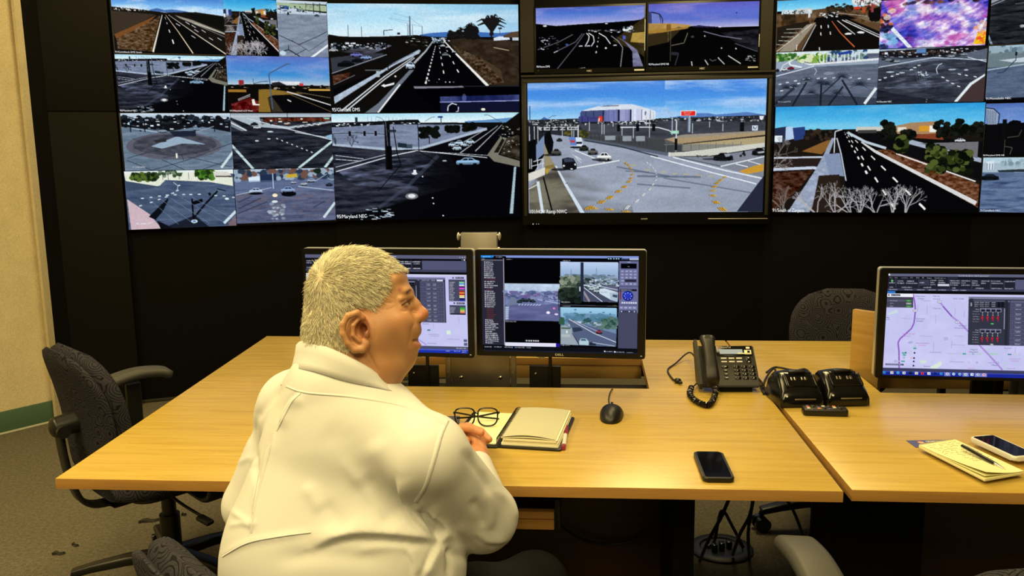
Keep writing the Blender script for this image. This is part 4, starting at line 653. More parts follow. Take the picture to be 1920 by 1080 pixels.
def feed_glendale(p):
    asphalt(p, [(845, 365), (1645, 340), (1645, 750), (845, 765)], (50, 54, 66), 30, 1.1); p.vgrad(335, 362, [(150, 170, 195), (170, 185, 205)]); p.poly([(848, 355), (1640, 335), (1640, 380), (1500, 410), (1040, 410), (848, 385)], (22, 22, 26)); p.specks(120, (850, 350, 1630, 400), 18, 8, [(150, 165, 185), (60, 56, 56), (16, 16, 18), (215, 222, 230), (90, 60, 48)]); p.rect(1125, 350, 1195, 378, (90, 130, 190)); p.poly([(850, 400), (1010, 420), (1250, 410), (1510, 385), (1640, 360), (1640, 440), (1500, 420), (850, 475)], (92, 102, 120), .9)
    [p.car(x, y, 44, 20, c) for x, y, c in ((890, 410, (60, 64, 72)), (920, 420, (170, 180, 190)), (955, 428, (40, 44, 50)), (985, 432, (190, 200, 210)), (1330, 408, (40, 44, 50)), (1385, 408, (170, 180, 190)), (1430, 402, (60, 64, 72)), (1475, 398, (170, 180, 190)))]; p.line([(848, 475), (1250, 415), (1640, 445)], 7, (190, 205, 220)); p.line([(1500, 420), (1640, 458)], 6, (205, 215, 225)); p.tex([(1000, 420), (1500, 420), (1450, 640), (900, 640)], 10, 30, 2.2, (120, 135, 160), 1.2, 4, .5)
    for pts in (((855, 570), (895, 555), (945, 545), (985, 530), (1025, 522)), ((1320, 560), (1355, 585), (1395, 607), (1440, 630)), ((1440, 540), (1490, 550), (1555, 562)), ((1085, 500), (1110, 485), (1140, 470))):
        for x, y in pts: p.line([(x, y), (x + 22, y + (6 if x > 1300 else -2))], 7, (228, 236, 242))
    p.line([(1290, 535), (1280, 500), (1295, 470), (1320, 460)], 5, (220, 230, 235)); [p.line([(1130 + i * 18, 515 + i * 6), (1150 + i * 20, 590 + i * 8), (1215 + i * 14, 610)], 2, (140, 152, 175), .7) for i in range(4)]; [p.ell(x, y, r, 6, (170, 185, 200)) for x, y, r in ((940, 512, 30), (1395, 507, 28), (1497, 513, 16), (1025, 520, 18))]; p.specks(20, (1140, 515, 1215, 545), 14, 6, [(190, 205, 215)]); p.poly([(1425, 745), (1530, 610), (1635, 545), (1635, 560), (1545, 625), (1450, 745)], (225, 235, 240)); p.poly([(1450, 745), (1545, 625), (1640, 565), (1640, 745)], (66, 50, 52)); p.ell(1224, 725, 5, 5, (240, 240, 240)); p.ell(1222, 742, 5, 5, (240, 240, 240)); p.poly([(848, 640), (1000, 680), (1400, 750), (848, 765)], (16, 18, 26), .55)
def feed_dark_lot(p):
    x0, y0, x1, y1 = p.fr; asphalt(p, [(x0, y0), (x1, y0), (x1, y1), (x0, y1)], (34, 38, 44), 34, .9); p.line([(x0, y0 + 45), (x0 + 160, y0 - 10)], 6, (150, 160, 170)); p.poly([(x0, y0 - 5), (x0 + 90, y0), (x0, y0 + 30)], (150, 160, 165)); p.line([(x0 + 5, y1 - 75), (x0 + 45, y1)], 16, (160, 185, 195)); p.ell(x0 + 265, y0 + 200, 18, 12, (200, 210, 215)); p.line([(x0 + 200, y0 + 40), (x0 + 420, y0 + 20)], 5, (90, 96, 104)); p.tex([(x0, y0 + 100), (x1, y0 + 60), (x1, y1), (x0, y1)], 4, 16, 3, (8, 9, 11), .9, 4, .48)
def feed_montebello(p):
    x0, y0, x1, y1 = p.fr; asphalt(p, [(x0, y0), (x1, y0), (x1, y1), (x0, y1)], (82, 98, 124), 22, .7); p.vgrad(y0, y0 + 50, [(170, 195, 215), (140, 165, 180)]); p.blobs(70, (x0, y0 + 15, x1, y0 + 50), 24, [(120, 145, 160), (150, 172, 185), (90, 115, 130)]); p.poly([(x0, y0 + 55), (x1, y0 + 50), (x1, y0 + 150), (x0, y0 + 160)], (112, 130, 132), .8); p.poly([(x0 + 85, y0 + 110), (x0 + 300, y0 + 95), (x1, y0 + 110), (x1, y0 + 135), (x0 + 200, y0 + 130)], (190, 205, 215)); p.line([(x0, y0 + 180), (x0 + 300, y0 + 145)], 6, (190, 205, 220)); p.line([(x0 + 215, y0 + 115), (x0 + 130, y0 + 200), (x0 + 80, y0 + 205)], 7, (40, 52, 74)); p.line([(x0 + 218, y0 + 120), (x0 + 218, y0 + 50)], 6, (40, 48, 56)); p.rect(x0 + 210, y0 + 55, x0 + 226, y0 + 80, (20, 24, 28)); p.rect(x0, y1 - 28, x1, y1, (6, 7, 9))
def feed_dome_left(p):
    x0, y0, x1, y1 = p.fr; p.vgrad(y0, y0 + 150, [(70, 100, 170), (80, 125, 200), (110, 150, 215)]); p.clouds(y0 + 150, (120, 145, 200), 2.5, 3, 8); p.poly([(x0, y0 + 150), (x1, y0 + 140), (x1, y1), (x0, y1)], (9, 9, 11)); p.poly([(x0, y0 + 35), (x0 + 55, y0 + 42), (x0 + 100, y0 + 75), (x0 + 95, y0 + 155), (x0 + 20, y0 + 155)], (150, 165, 190)); [p.line([(x0 + 8 + i * 14, y0 + 45 + i * 3), (x0 + 22 + i * 12, y0 + 150)], 4, (70, 80, 110)) for i in range(6)]; p.line([(x0, y0 + 32), (x0 + 60, y0 + 40), (x0 + 108, y0 + 80), (x0 + 104, y0 + 160)], 7, (24, 26, 36)); p.rect(x0 + 135, y0 + 120, x0 + 168, y0 + 270, (12, 12, 13)); p.line([(x0 + 165, y0 + 270), (x0 + 165, y0 + 380)], 4, (80, 72, 60)); p.line([(x0 + 180, y0 + 255), (x0 + 265, y0 + 245), (x0 + 285, y0 + 200)], 5, (80, 72, 60)); p.line([(x0 + 170, y0 + 320), (x0 + 225, y0 + 330), (x0 + 210, y0 + 380)], 5, (84, 84, 80)); p.blobs(14, (x0 + 190, y0 + 140, x0 + 260, y0 + 160), 16, [(8, 8, 10)])
def feed_snowy(p):
    x0, y0, x1, y1 = p.fr; asphalt(p, [(x0, y0), (x1, y0), (x1, y1), (x0, y1)], (92, 112, 146), 24, .8); p.vgrad(y0, y0 + 70, [(175, 205, 220), (190, 212, 222)]); p.poly([(x0, y0 + 40), (x1, y0 + 45), (x1, y0 + 105), (x0, y0 + 110)], (165, 185, 198)); p.poly([(x0 + 30, y0 + 30), (x0 + 85, y0 + 25), (x0 + 85, y0 + 90), (x0 + 30, y0 + 90)], (215, 228, 235)); [p.line([(x0 + a, y0 + 90), (x0 + a, y0 + 45)], 5, (80, 100, 125)) for a in (35, 55, 75)]; p.poly([(x0 + 115, y0 + 95), (x0 + 250, y0 + 88), (x1, y0 + 85), (x1, y0 + 105), (x0 + 130, y0 + 108)], (36, 48, 52)); p.blobs(30, (x0 + 150, y0 + 20, x1, y0 + 50), 18, [(150, 175, 185), (120, 145, 160)]); p.car(x0 + 60, y0 + 142, 145, 44, (16, 19, 26), (30, 40, 54)); p.tex([(x0, y0 + 160), (x1, y0 + 140), (x1, y1), (x0, y1)], 5, 22, 3, (40, 56, 92), .8, 4, .5); p.line([(x1 - 160, y1 - 70), (x1, y1 - 140)], 8, (180, 200, 220)); p.rect(x0 + 170, y0 + 20, x0 + 176, y0 + 60, (90, 110, 130))
# ---------------------------------------------------------------- desktop pictures on the desk monitors
PALE = (196, 196, 240); SLATE = (70, 72, 98); SLD = (44, 45, 60); DK = (12, 12, 18)
def ui_grid(p, x0, y0, cols, ys, x_right):
    """the keypad table: numbered side columns and command buttons"""
    p.rect(x0, y0, x_right, ys[-1], (92, 94, 124))
    for i in range(len(ys) - 1):
        for j in range(len(cols) - 1):
            a, b = cols[j], cols[j + 1]; p.rect(a + 2, ys[i] + 2, b - 2, ys[i + 1] - 2, (72, 74, 100)); h = (ys[i + 1] - ys[i])
            if j in (0, 2): p.text(str(i + 1), (a + b) / 2 - 4, ys[i] + h * .6, h * .3, (180, 184, 214), None, .8)
            else:
                w = (b - a) / 2
                for q in (0, 1): p.scrawl(a + w * q + 6, ys[i] + h * .3, w * .62, h * .18); (i % 3 != 1) and p.scrawl(a + w * q + 8, ys[i] + h * .56, w * .5, h * .16)
def ui_map_left(p):
    p.a[:] = SLD; p.rect(-751, 85, 722, 118, (92, 94, 122)); p.rect(-751, 118, 722, 135, DK); p.rect(-751, 135, 722, 235, (28, 28, 40)); p.rect(325, 135, 722, 215, (82, 84, 116)); p.rect(-751, 215, 722, 235, (64, 66, 92)); p.rect(-751, 238, 722, 256, (10, 10, 14))
    for k in range(14):
        x = -740 + k * 76; [p.scrawl(x, y, 56, 11) for y in (140, 158, 200)]
    p.scrawl(138, 140, 62, 10); p.scrawl(138, 156, 80, 12); p.scrawl(160, 200, 56, 9); p.scrawl(236, 140, 82, 11); p.scrawl(240, 200, 72, 9); p.rect(228, 138, 232, 212, (70, 72, 90)); p.scrawl(60, 96, 34, 9); [p.scrawl(x, 98, 12, 10) for x in (660, 680, 700)]; p.ell(704, 126, 7, 6, (240, 240, 245)); p.ell(684, 126, 4, 3, (200, 200, 210))
    p.text('City of Glendale Traffic Management System', -240, 106, 16, (220, 220, 235), 320)
    p.rect(-751, 258, 722, 908, PALE); p.tex([(-751, 258), (722, 258), (722, 908), (-751, 908)], 8, 6, 1.4, (215, 215, 250), 0, 3, .5); p.rect(-751, 258, 722, 264, (235, 235, 250))
    p.rect(-400, 284, 530, 692, (40, 41, 56)); p.rect(-400, 284, 530, 304, (112, 114, 150)); p.rect(110, 322, 255, 330, (150, 152, 190)); [p.rect(205 + i * 24, 335 + j * 18, 222 + i * 24, 348 + j * 18, (14, 14, 20)) for i in (0, 1) for j in (0, 1)]; p.rect(165, 372, 236, 402, (30, 32, 44)); p.scrawl(168, 376, 60, 8); p.scrawl(168, 390, 50, 8); p.rect(262, 360, 268, 640, (150, 152, 176)); p.ell(288, 308, 9, 8, (100, 104, 120)); p.rect(300, 304, 520, 322, (56, 58, 80)); [p.scrawl(x, 306, 34, 10) for x in (318, 358, 404)]; p.rect(452, 304, 508, 318, (225, 225, 245)); p.rect(512, 322, 522, 686, (40, 42, 58)); p.rect(514, 340, 520, 370, (150, 152, 176))
    ui_grid(p, 300, 322, (300, 356, 464, 512), (325, 372, 412, 450, 480, 520, 556, 590, 620, 655, 690), 520)
    p.rect(558, 300, 706, 496, (70, 72, 96)); p.rect(562, 530, 706, 618, (70, 72, 96)); p.ell(600, 286, 8, 8, (70, 72, 96)); p.rect(620, 277, 694, 294, (50, 50, 70)); p.scrawl(624, 280, 66, 9); p.ell(605, 513, 8, 8, (70, 72, 96)); p.rect(624, 505, 698, 521, (50, 50, 70)); p.scrawl(628, 508, 62, 9)
    for i, c in enumerate([(130, 225, 140), (110, 170, 240), (235, 245, 250), (70, 10, 80), (230, 80, 220), (90, 92, 130), (170, 40, 10), (250, 150, 60), (190, 30, 10), (250, 220, 140), (240, 245, 200), (10, 10, 80), (30, 40, 170)]): y = 320 + i * 13.4; p.rect(652, y, 698, y + 12, c); p.scrawl(566, y + 1, 52 - (i * 7 % 22), 9)
    for i, c in enumerate([(60, 170, 60), (70, 200, 60), (190, 220, 60), (250, 190, 130), (240, 120, 90)]): y = 550 + i * 11; p.rect(656, y, 698, y + 9, c); p.scrawl(568, y, 46 - i * 3, 8)
    p.rect(572, 606, 706, 616, (20, 22, 30)); p.scrawl(310, 702, 68, 9, (110, 112, 150)); p.rect(354, 756, 382, 769, (60, 120, 110)); p.scrawl(368, 796, 100, 9, (140, 142, 180)); p.scrawl(382, 812, 76, 9, (140, 142, 180)); p.scrawl(354, 880, 84, 8, (130, 132, 170)); p.rect(530, 762, 566, 798, (215, 240, 215)); p.line([(530, 840), (645, 842)], 4, (150, 152, 190)); p.line([(640, 632), (644, 690)], 3, (150, 152, 190)); p.line([(410, 700), (410, 745)], 3, (150, 152, 190)); p.line([(270, 850), (345, 900)], 10, (170, 150, 220)); p.rect(682, 840, 712, 864, (90, 92, 124)); p.rect(684, 872, 714, 898, (90, 92, 124))
    p.rect(-751, 910, 722, 936, (74, 76, 104)); p.rect(-751, 936, 722, 975, (30, 50, 170)); p.rect(-751, 936, 722, 946, (70, 90, 200)); p.scrawl(612, 918, 90, 10); p.scrawl(518, 946, 36, 9); [p.scrawl(x, 946, 14, 10) for x in (595, 615, 636)]; p.scrawl(668, 942, 36, 8); p.scrawl(664, 956, 44, 8); p.line([(-640, 264), (-560, 520), (-600, 900)], 10, (170, 130, 210))
def ui_video(p):
    p.a[:] = (5, 5, 8); p.rect(108, 190, 1108, 208, (128, 150, 215)); p.poly([(112, 192), (192, 194), (184, 209), (110, 208)], (20, 130, 225)); p.poly([(194, 195), (268, 197), (276, 212), (186, 211)], (8, 8, 14)); p.scrawl(120, 198, 54, 8, (180, 220, 250)); p.scrawl(206, 199, 44, 8); p.rect(910, 202, 1000, 217, (14, 24, 44)); [p.ell(x, 210, 4, 4, (190, 230, 250)) for x in (918, 932, 950, 966, 980)]; p.scrawl(998, 208, 42, 8, (120, 150, 210)); p.rect(1046, 206, 1108, 218, (180, 186, 215))
    p.rect(110, 212, 252, 780, (40, 40, 56)); p.rect(110, 212, 252, 222, (14, 14, 22)); p.scrawl(114, 214, 20, 6); p.rect(252, 212, 258, 780, (150, 150, 170)); p.rect(112, 222, 248, 225, (150, 150, 165))
    red = {9, 14, 24, 25, 26, 27, 28, 29}
    nm = ['89/Glen North', '91/Bet North', '93/Ava West', '91/Peoria East', '91/Peoria NEC', '91/Glen South', '91/Olive South', '89/Olive East', '91/Northern WB']
    for i in range(43):
        y = 233 + i * 12.6; w = (46, 48, 44, 42, 44, 50, 50, 46, 58, 60, 56, 46, 74, 44, 40, 46, 58, 52, 56, 58, 54, 60, 58, 50, 44, 46, 44, 60, 48, 46, 42, 48, 72, 56, 74, 52, 36, 66, 72, 72, 74, 72, 40)[i]; c = (120, 44, 50) if i in red else (225, 225, 235)
        if i not in red: p.rect(130, y, 138, y + 7, (215, 215, 225))
        p.scrawl(142, y, w, 8.5, c, .95)
    p.rect(258, 214, 614, 762, (3, 3, 5)); p.scrawl(272, 216, 40, 5)
    # grey crossing in fog
    fr = [(260, 374), (612, 378), (612, 618), (260, 614)]; n0, n1 = int((374 - p.fr[1]) * p.ky), int((616 - p.fr[1]) * p.ky); m0, m1 = int((260 - p.fr[0]) * p.kx), int((612 - p.fr[0]) * p.kx)
    t = np.linspace(0, 1, n1 - n0)[:, None, None]; p.a[n0:n1, m0:m1] = np.where(t < .3, np.array((196, 214, 236)) * (1 - t * 1.2) + np.array((120, 140, 180)) * t * 1.2, np.array((112, 122, 168)) * np.ones_like(t)); p.tex(fr, 30, 20, 30); p.blobs(120, (262, 425, 612, 470), 16, [(70, 84, 124), (96, 106, 150), (130, 140, 180), (112, 92, 150)], .5, .8); p.poly([(262, 512), (612, 505), (612, 616), (262, 613)], (92, 96, 142)); p.tex([(262, 505), (612, 505), (612, 616), (262, 613)], 6, 26, 26, None, .4); p.poly([(300, 460), (330, 465), (350, 508), (270, 520)], (110, 122, 150)); [p.line([(350 + i * 18, 515), (360 + i * 19, 506)], 5, (190, 205, 230)) for i in range(8)]
    [p.car(x, y, 36, 20, (52, 70, 80), (20, 30, 40)) for x, y in ((355, 488), (392, 482), (440, 484), (376, 476), (415, 478))]; p.poly([(262, 525), (290, 520), (275, 612), (262, 612)], (130, 146, 178)); [p.line([(264, y), (284, y)], 5, (200, 215, 230)) for y in range(532, 610, 12)]; p.line([(470, 475), (612, 500)], 7, (160, 176, 214)); p.ell(538, 560, 12, 9, (245, 240, 255)); p.ell(575, 532, 8, 6, (255, 120, 190)); p.ell(590, 570, 12, 6, (235, 220, 250)); p.specks(40, (480, 450, 610, 480), 14, 6, [(150, 160, 200), (80, 88, 130)]); p.line([(604, 465), (606, 545)], 4, (30, 34, 60))
    p.scrawl(262, 618, 72, 8); p.rect(388, 738, 480, 754, (50, 50, 56)); [p.ell(x, 747, 5, 5, (220, 220, 225)) for x in (398, 414, 428, 444, 458, 472)]; p.rect(258, 760, 590, 784, (226, 226, 244)); p.rect(586, 762, 612, 788, (40, 24, 150))
    # street with the white truck
    p.poly([(617, 230), (980, 238), (975, 488), (616, 482)], (150, 176, 214)); n0, n1 = int((232 - p.fr[1]) * p.ky), int((330 - p.fr[1]) * p.ky); m0, m1 = int((618 - p.fr[0]) * p.kx), int((978 - p.fr[0]) * p.kx); t = np.linspace(0, 1, n1 - n0)[:, None, None]; p.a[n0:n1, m0:m1] = np.array((190, 208, 240)) * (1 - t) + np.array((140, 170, 205)) * t
    p.blobs(120, (620, 315, 975, 345), 14, [(84, 106, 120), (110, 130, 150), (140, 158, 180)], .5); p.blobs(120, (620, 330, 745, 420), 16, [(60, 80, 70), (100, 116, 96), (140, 150, 130), (40, 54, 50)]); p.blobs(150, (618, 410, 745, 482), 18, [(16, 24, 22), (26, 36, 30), (40, 50, 44)]); p.poly([(762, 385), (980, 380), (976, 488), (764, 484)], (70, 76, 100)); p.poly([(790, 350), (980, 370), (976, 440), (860, 400)], (88, 92, 116)); p.blobs(30, (765, 335, 830, 375), 12, [(36, 50, 54), (80, 96, 100)]); p.specks(90, (790, 335, 976, 380), 18, 7, [(200, 215, 232), (110, 130, 140), (70, 84, 90)]); p.line([(800, 372), (976, 408)], 5, (190, 200, 225)); p.line([(765, 395), (880, 484)], 5, (215, 222, 240)); p.line([(762, 420), (800, 484)], 14, (150, 140, 150)); p.line([(685, 335), (685, 280)], 4, (110, 130, 150)); p.line([(842, 340), (842, 270)], 4, (110, 130, 150))
    [p.car(x, y, 40, 22, (205, 222, 232), (30, 44, 60)) for x, y in ((785, 380), (808, 388), (850, 385), (838, 395), (815, 402), (845, 415))]; p.poly([(862, 402), (895, 398), (978, 424), (976, 478), (930, 470), (862, 432)], (205, 220, 234)); p.poly([(925, 425), (978, 424), (974, 484), (930, 472)], (170, 190, 210)); p.poly([(945, 436), (974, 440), (972, 458), (945, 452)], (60, 76, 96)); p.scrawl(872, 420, 40, 6, (110, 130, 150)); p.poly([(744, 234), (762, 234), (762, 484), (744, 484)], (34, 40, 62)); p.rect(736, 390, 742, 420, (230, 235, 235)); p.scrawl(618, 486, 58, 8); p.scrawl(630, 222, 50, 6); p.scrawl(946, 506, 24, 5, (220, 210, 90)); p.line([(616, 508), (976, 512)], 3, (90, 90, 100))
    # palm street
    p.poly([(616, 522), (972, 528), (968, 774), (616, 766)], (110, 136, 170)); n0, n1 = int((524 - p.fr[1]) * p.ky), int((590 - p.fr[1]) * p.ky); m1 = int((970 - p.fr[0]) * p.kx); m0 = int((616 - p.fr[0]) * p.kx); t = np.linspace(0, 1, n1 - n0)[:, None, None]; p.a[n0:n1, m0:m1] = np.array((160, 205, 232)) * (1 - t) + np.array((130, 180, 215)) * t
    p.blobs(170, (640, 570, 970, 625), 18, [(84, 130, 160), (110, 150, 180), (70, 110, 130)], .6, .8); p.specks(80, (640, 610, 960, 650), 24, 9, [(190, 205, 220), (120, 140, 150), (80, 104, 104)]); p.poly([(660, 610), (690, 600), (968, 740), (968, 775), (820, 772), (700, 680)], (82, 94, 122)); p.poly([(640, 640), (690, 660), (730, 770), (616, 766), (616, 650)], (150, 165, 175)); p.poly([(690, 610), (968, 690), (968, 770), (735, 770), (690, 680)], (84, 96, 128)); p.line([(670, 600), (830, 690), (968, 745)], 5, (205, 215, 228)); p.line([(700, 610), (860, 680)], 4, (170, 182, 205)); p.line([(690, 690), (735, 768)], 5, (44, 54, 66)); p.poly([(690, 655), (740, 652), (760, 672), (700, 685)], (44, 56, 76)); p.rect(620, 655, 680, 664, (70, 90, 76)); p.rect(620, 700, 678, 718, (176, 186, 190)); p.rect(652, 676, 662, 692, (226, 235, 240)); p.blobs(50, (880, 590, 968, 655), 14, [(40, 76, 70), (70, 104, 90), (90, 120, 110)]); p.blobs(26, (770, 595, 802, 615), 9, [(40, 80, 84), (60, 96, 100)]); p.blobs(20, (616, 590, 634, 635), 9, [(50, 90, 70)])
    [p.palm(x, y, y + 40, 9, (60, 104, 124), 9) for x, y in ((710, 540), (808, 555), (888, 555), (755, 580), (930, 565))]; p.car(860, 678, 40, 26, (150, 60, 80), (60, 40, 60)); p.poly([(735, 742), (745, 724), (778, 724), (796, 744), (796, 768), (735, 766)], (176, 205, 215)); p.poly([(748, 728), (774, 728), (782, 740), (744, 740)], (60, 90, 110)); p.poly([(796, 748), (840, 752), (840, 768), (796, 768)], (34, 42, 64)); p.scrawl(618, 768, 56, 7); p.scrawl(946, 792, 22, 5, (220, 210, 90)); p.scrawl(630, 512, 50, 6); p.line([(820, 750), (960, 770)], 4, (190, 200, 215))
    # side panel with the pan dial
    p.rect(984, 224, 1104, 556, (104, 108, 150)); p.rect(980, 552, 1100, 806, (70, 72, 98)); p.rect(994, 240, 1092, 272, (4, 4, 8)); p.text('LIVE', 1036, 262, 9, (200, 205, 225)); p.scrawl(1034, 228, 22, 6)
    for j in range(5): [p.rect(994 + i * 26, 282 + j * 20, 1014 + i * 26, 296 + j * 20, (126, 130, 172)) or p.scrawl(997 + i * 26, 285 + j * 20, 14, 7) for i in range(4)]
    p.rect(1020, 340, 1090, 356, (40, 42, 60)); p.rect(984, 384, 1104, 388, (60, 62, 90)); p.rect(988, 402, 1094, 414, (26, 26, 40)); p.scrawl(992, 405, 70, 6); p.rect(988, 414, 996, 468, (30, 30, 50)); p.ell(1039, 446, 34, 32, (20, 34, 140)); p.ell(1036, 440, 24, 20, (40, 60, 190)); [p.ell(1039 + 22 * math.cos(t), 446 + 20 * math.sin(t), 3, 3, (190, 200, 250)) for t in np.linspace(0, 5.5, 8)]; p.rect(988, 418, 992, 470, (190, 60, 50)); [p.rect(1000 + i * 14, 484, 1010 + i * 14, 494, (220, 222, 240)) for i in range(7)]; p.rect(984, 502, 1100, 505, (60, 62, 90)); [p.rect(988 + i * 27, 514, 1010 + i * 27, 528, (140, 144, 186)) or p.scrawl(992 + i * 27, 517, 14, 7) for i in range(4)]; p.rect(988, 538, 1094, 552, (60, 62, 88)); [p.ell(x, 545, 4, 4, (215, 218, 235)) for x in (1000, 1048, 1080)]
    p.rect(108, 784, 1104, 812, (14, 15, 22)); [p.scrawl(x, 788, w, 8) for x, w in ((124, 46), (186, 48), (252, 56), (328, 58), (396, 28))]; p.ell(324, 792, 4, 4, (60, 130, 230)); p.ell(897, 806, 5, 5, (235, 235, 240)); p.ell(960, 808, 6, 5, (235, 235, 240)); p.scrawl(906, 803, 40, 7); p.scrawl(970, 805, 50, 7); p.scrawl(1034, 808, 44, 7); p.rect(108, 812, 1104, 830, (28, 30, 44))
def ui_map_right(p):
    p.a[:] = SLD; p.sh = .072
    p.rect(60, 105, 1600, 132, (96, 98, 124)); p.text('City of Glendale Advanced Traffic Management System', 745, 129, 15, (235, 235, 245), 265); p.rect(60, 132, 1600, 152, (20, 20, 30)); p.rect(60, 152, 1600, 238, (34, 35, 48)); p.rect(1240, 152, 1600, 238, (86, 88, 120)); p.rect(60, 238, 1600, 256, (58, 60, 84)); p.rect(60, 256, 1600, 282, (10, 10, 14)); p.ell(136, 118, 8, 8, (240, 240, 245))
    for s_, x, w in (('Home', 135, 28), ('View', 180, 30), ('Intersections', 235, 64), ('CCTV', 322, 24), ('DMS', 375, 26), ('PE', 428, 14), ('Mapping', 470, 42), ('Event Management', 538, 96), ('Map', 682, 24)): p.text(s_, x, 148, 11, (230, 230, 240), w)
    p.rect(650, 134, 740, 152, (40, 41, 56)); p.line([(150, 172), (174, 172)], 5, (120, 230, 130)); p.line([(160, 160), (160, 186)], 6, (120, 230, 130)); p.rect(405, 160, 490, 210, (56, 57, 76)); p.rect(564, 196, 668, 213, (215, 218, 235))
    for x, y, w in ((132, 188, 54), (208, 172, 52), (205, 190, 62), (292, 172, 64), (284, 190, 100), (405, 184, 40), (500, 164, 52), (500, 182, 36), (500, 200, 44), (568, 164, 46), (568, 182, 64), (574, 200, 84), (674, 166, 84), (674, 184, 84), (674, 202, 66), (770, 166, 78), (770, 184, 40), (770, 202, 78), (866, 166, 48), (866, 184, 52), (866, 202, 66), (944, 166, 72), (944, 184, 40), (1032, 166, 78), (1032, 184, 100), (1150, 168, 84), (135, 226, 34), (244, 226, 94), (438, 226, 70), (690, 228, 34), (894, 228, 78), (1030, 228, 92), (1146, 228, 76)): p.scrawl(x, y - 4, w, 11)
    [p.rect(x, 158, x + 3, 232, (90, 92, 116)) for x in (192, 396, 498, 664, 860, 1024, 1140, 1236)]; [p.scrawl(x, 244, 70, 8) for x in (135, 270, 380, 480, 570)]; [p.scrawl(x, 244, 56, 9) for x in (690, 760)]; p.rect(110, 260, 188, 280, (40, 120, 205))
    p.rect(40, 282, 1600, 938, PALE); p.tex([(40, 282), (1600, 282), (1600, 938), (40, 938)], 7, 6, 1.3, (218, 216, 252), 0, 3, .5); p.tex([(40, 282), (1600, 282), (1600, 938), (40, 938)], 16, 12, 1.2, (180, 182, 226), 0, 4, .6); p.rect(40, 282, 1600, 286, (240, 240, 250))
    for q in (((385, 380), (388, 420)), ((470, 380), (470, 460)), ((545, 460), (545, 540)), ((528, 700), (524, 800)), ((688, 680), (684, 750)), ((718, 400), (716, 470)), ((230, 498), (330, 500)), ((400, 650), (520, 655)), ((716, 645), (800, 648)), ((690, 722), (806, 724)), ((415, 340), (505, 344)), ((640, 800), (760, 800)), ((1246, 736), (1244, 790)), ((1130, 840), (1128, 860)), ((800, 420), (795, 480))): p.line(q, 4, (156, 158, 198), .8)
    p.poly([(110, 460), (200, 420), (215, 450), (130, 470)], (200, 220, 226)); p.poly([(400, 870), (450, 862), (470, 880), (440, 895), (405, 890)], (206, 226, 214)); p.poly([(500, 920), (590, 870), (600, 900), (560, 935), (500, 938)], (216, 232, 214)); p.poly([(610, 660), (650, 655), (660, 680), (620, 690)], (180, 182, 224)); p.poly([(290, 710), (330, 695), (345, 712), (310, 722)], (170, 172, 216))
    p.line([(345, 286), (360, 360), (366, 430), (352, 540), (330, 585), (280, 632), (225, 680), (208, 715), (216, 790), (216, 940)], 13, (140, 92, 190)); p.line([(575, 345), (690, 478), (760, 530), (830, 600), (940, 730), (1010, 800), (1135, 935)], 14, (168, 140, 212)); p.line([(610, 390), (690, 475)], 9, (120, 80, 175))
    def lab(s_, x, y, w, h=14, c=(84, 84, 130)): p.text(s_, x, y, h, c, w)
    lab('Polynesian', 368, 308, 88); lab('Village', 382, 328, 60); lab('Peoria', 524, 306, 58); lab('Estates', 524, 328, 62); lab('Deer Creek', 702, 325, 96); lab('Peoria', 528, 412, 60); lab('Georgian', 368, 504, 84); lab('Estates', 378, 524, 58); lab('Meadows', 752, 560, 66); lab('Crossroads', 710, 580, 100); lab('Village IV', 848, 766, 68); lab('Manistee', 842, 786, 76); lab('Thunderbird', 1146, 748, 66); lab('Tierra Tor', 1008, 878, 60); lab('Village', 1036, 898, 54); lab('Desert', 440, 922, 54); lab('Big', 106, 496, 26); lab('Lake', 102, 514, 34)
    for x, y, w, c in ((252, 636, 110, (190, 130, 190)), (252, 656, 70, (190, 130, 190)), (366, 716, 122, (170, 120, 180)), (392, 734, 74, (210, 130, 170)), (488, 794, 104, (150, 140, 170)), (670, 874, 124, (150, 140, 170)), (1194, 838, 100, (190, 140, 190)), (1206, 856, 74, (190, 140, 190)), (1168, 922, 84, (150, 150, 180)), (830, 930, 70, (200, 140, 190))): p.scrawl(x, y - 6, w, 9, c)
    for x, y in ((578, 350), (738, 525), (364, 428)): p.ell(x, y, 20, 13, (90, 84, 140)); p.ell(x, y, 17, 10, (236, 236, 246)); p.scrawl(x - 8, y - 4, 16, 8, (60, 60, 90))
    for x, y, c in ((360, 744, (80, 170, 160)), (190, 806, (150, 210, 170)), (184, 878, (84, 84, 130)), (214, 878, (110, 90, 150)), (260, 846, (80, 110, 150)), (318, 800, (150, 190, 170)), (328, 846, (230, 110, 110)), (512, 878, (150, 190, 150)), (680, 800, (150, 170, 160)), (764, 800, (130, 190, 140)), (846, 800, (140, 170, 160)), (876, 798, (70, 90, 150)), (920, 798, (130, 190, 140)), (940, 798, (130, 190, 140)), (1004, 758, (130, 200, 140)), (1084, 798, (140, 160, 160)), (1106, 798, (140, 190, 160)), (1170, 760, (140, 160, 180)), (1242, 798, (140, 190, 160)), (1282, 798, (140, 160, 180)), (838, 874, (140, 160, 180)), (910, 874, (100, 104, 130)), (992, 872, (140, 190, 160)), (1094, 874, (80, 90, 150)), (1154, 874, (130, 200, 140)), (1152, 910, (130, 200, 140))): p.ell(x, y, 9, 8, c); p.ell(x, y, 6, 5, (222, 222, 246))
    for x, y in ((356, 801), (351, 847), (348, 877), (346, 915), (276, 802)): p.ell(x, y, 8, 8, (16, 14, 70))
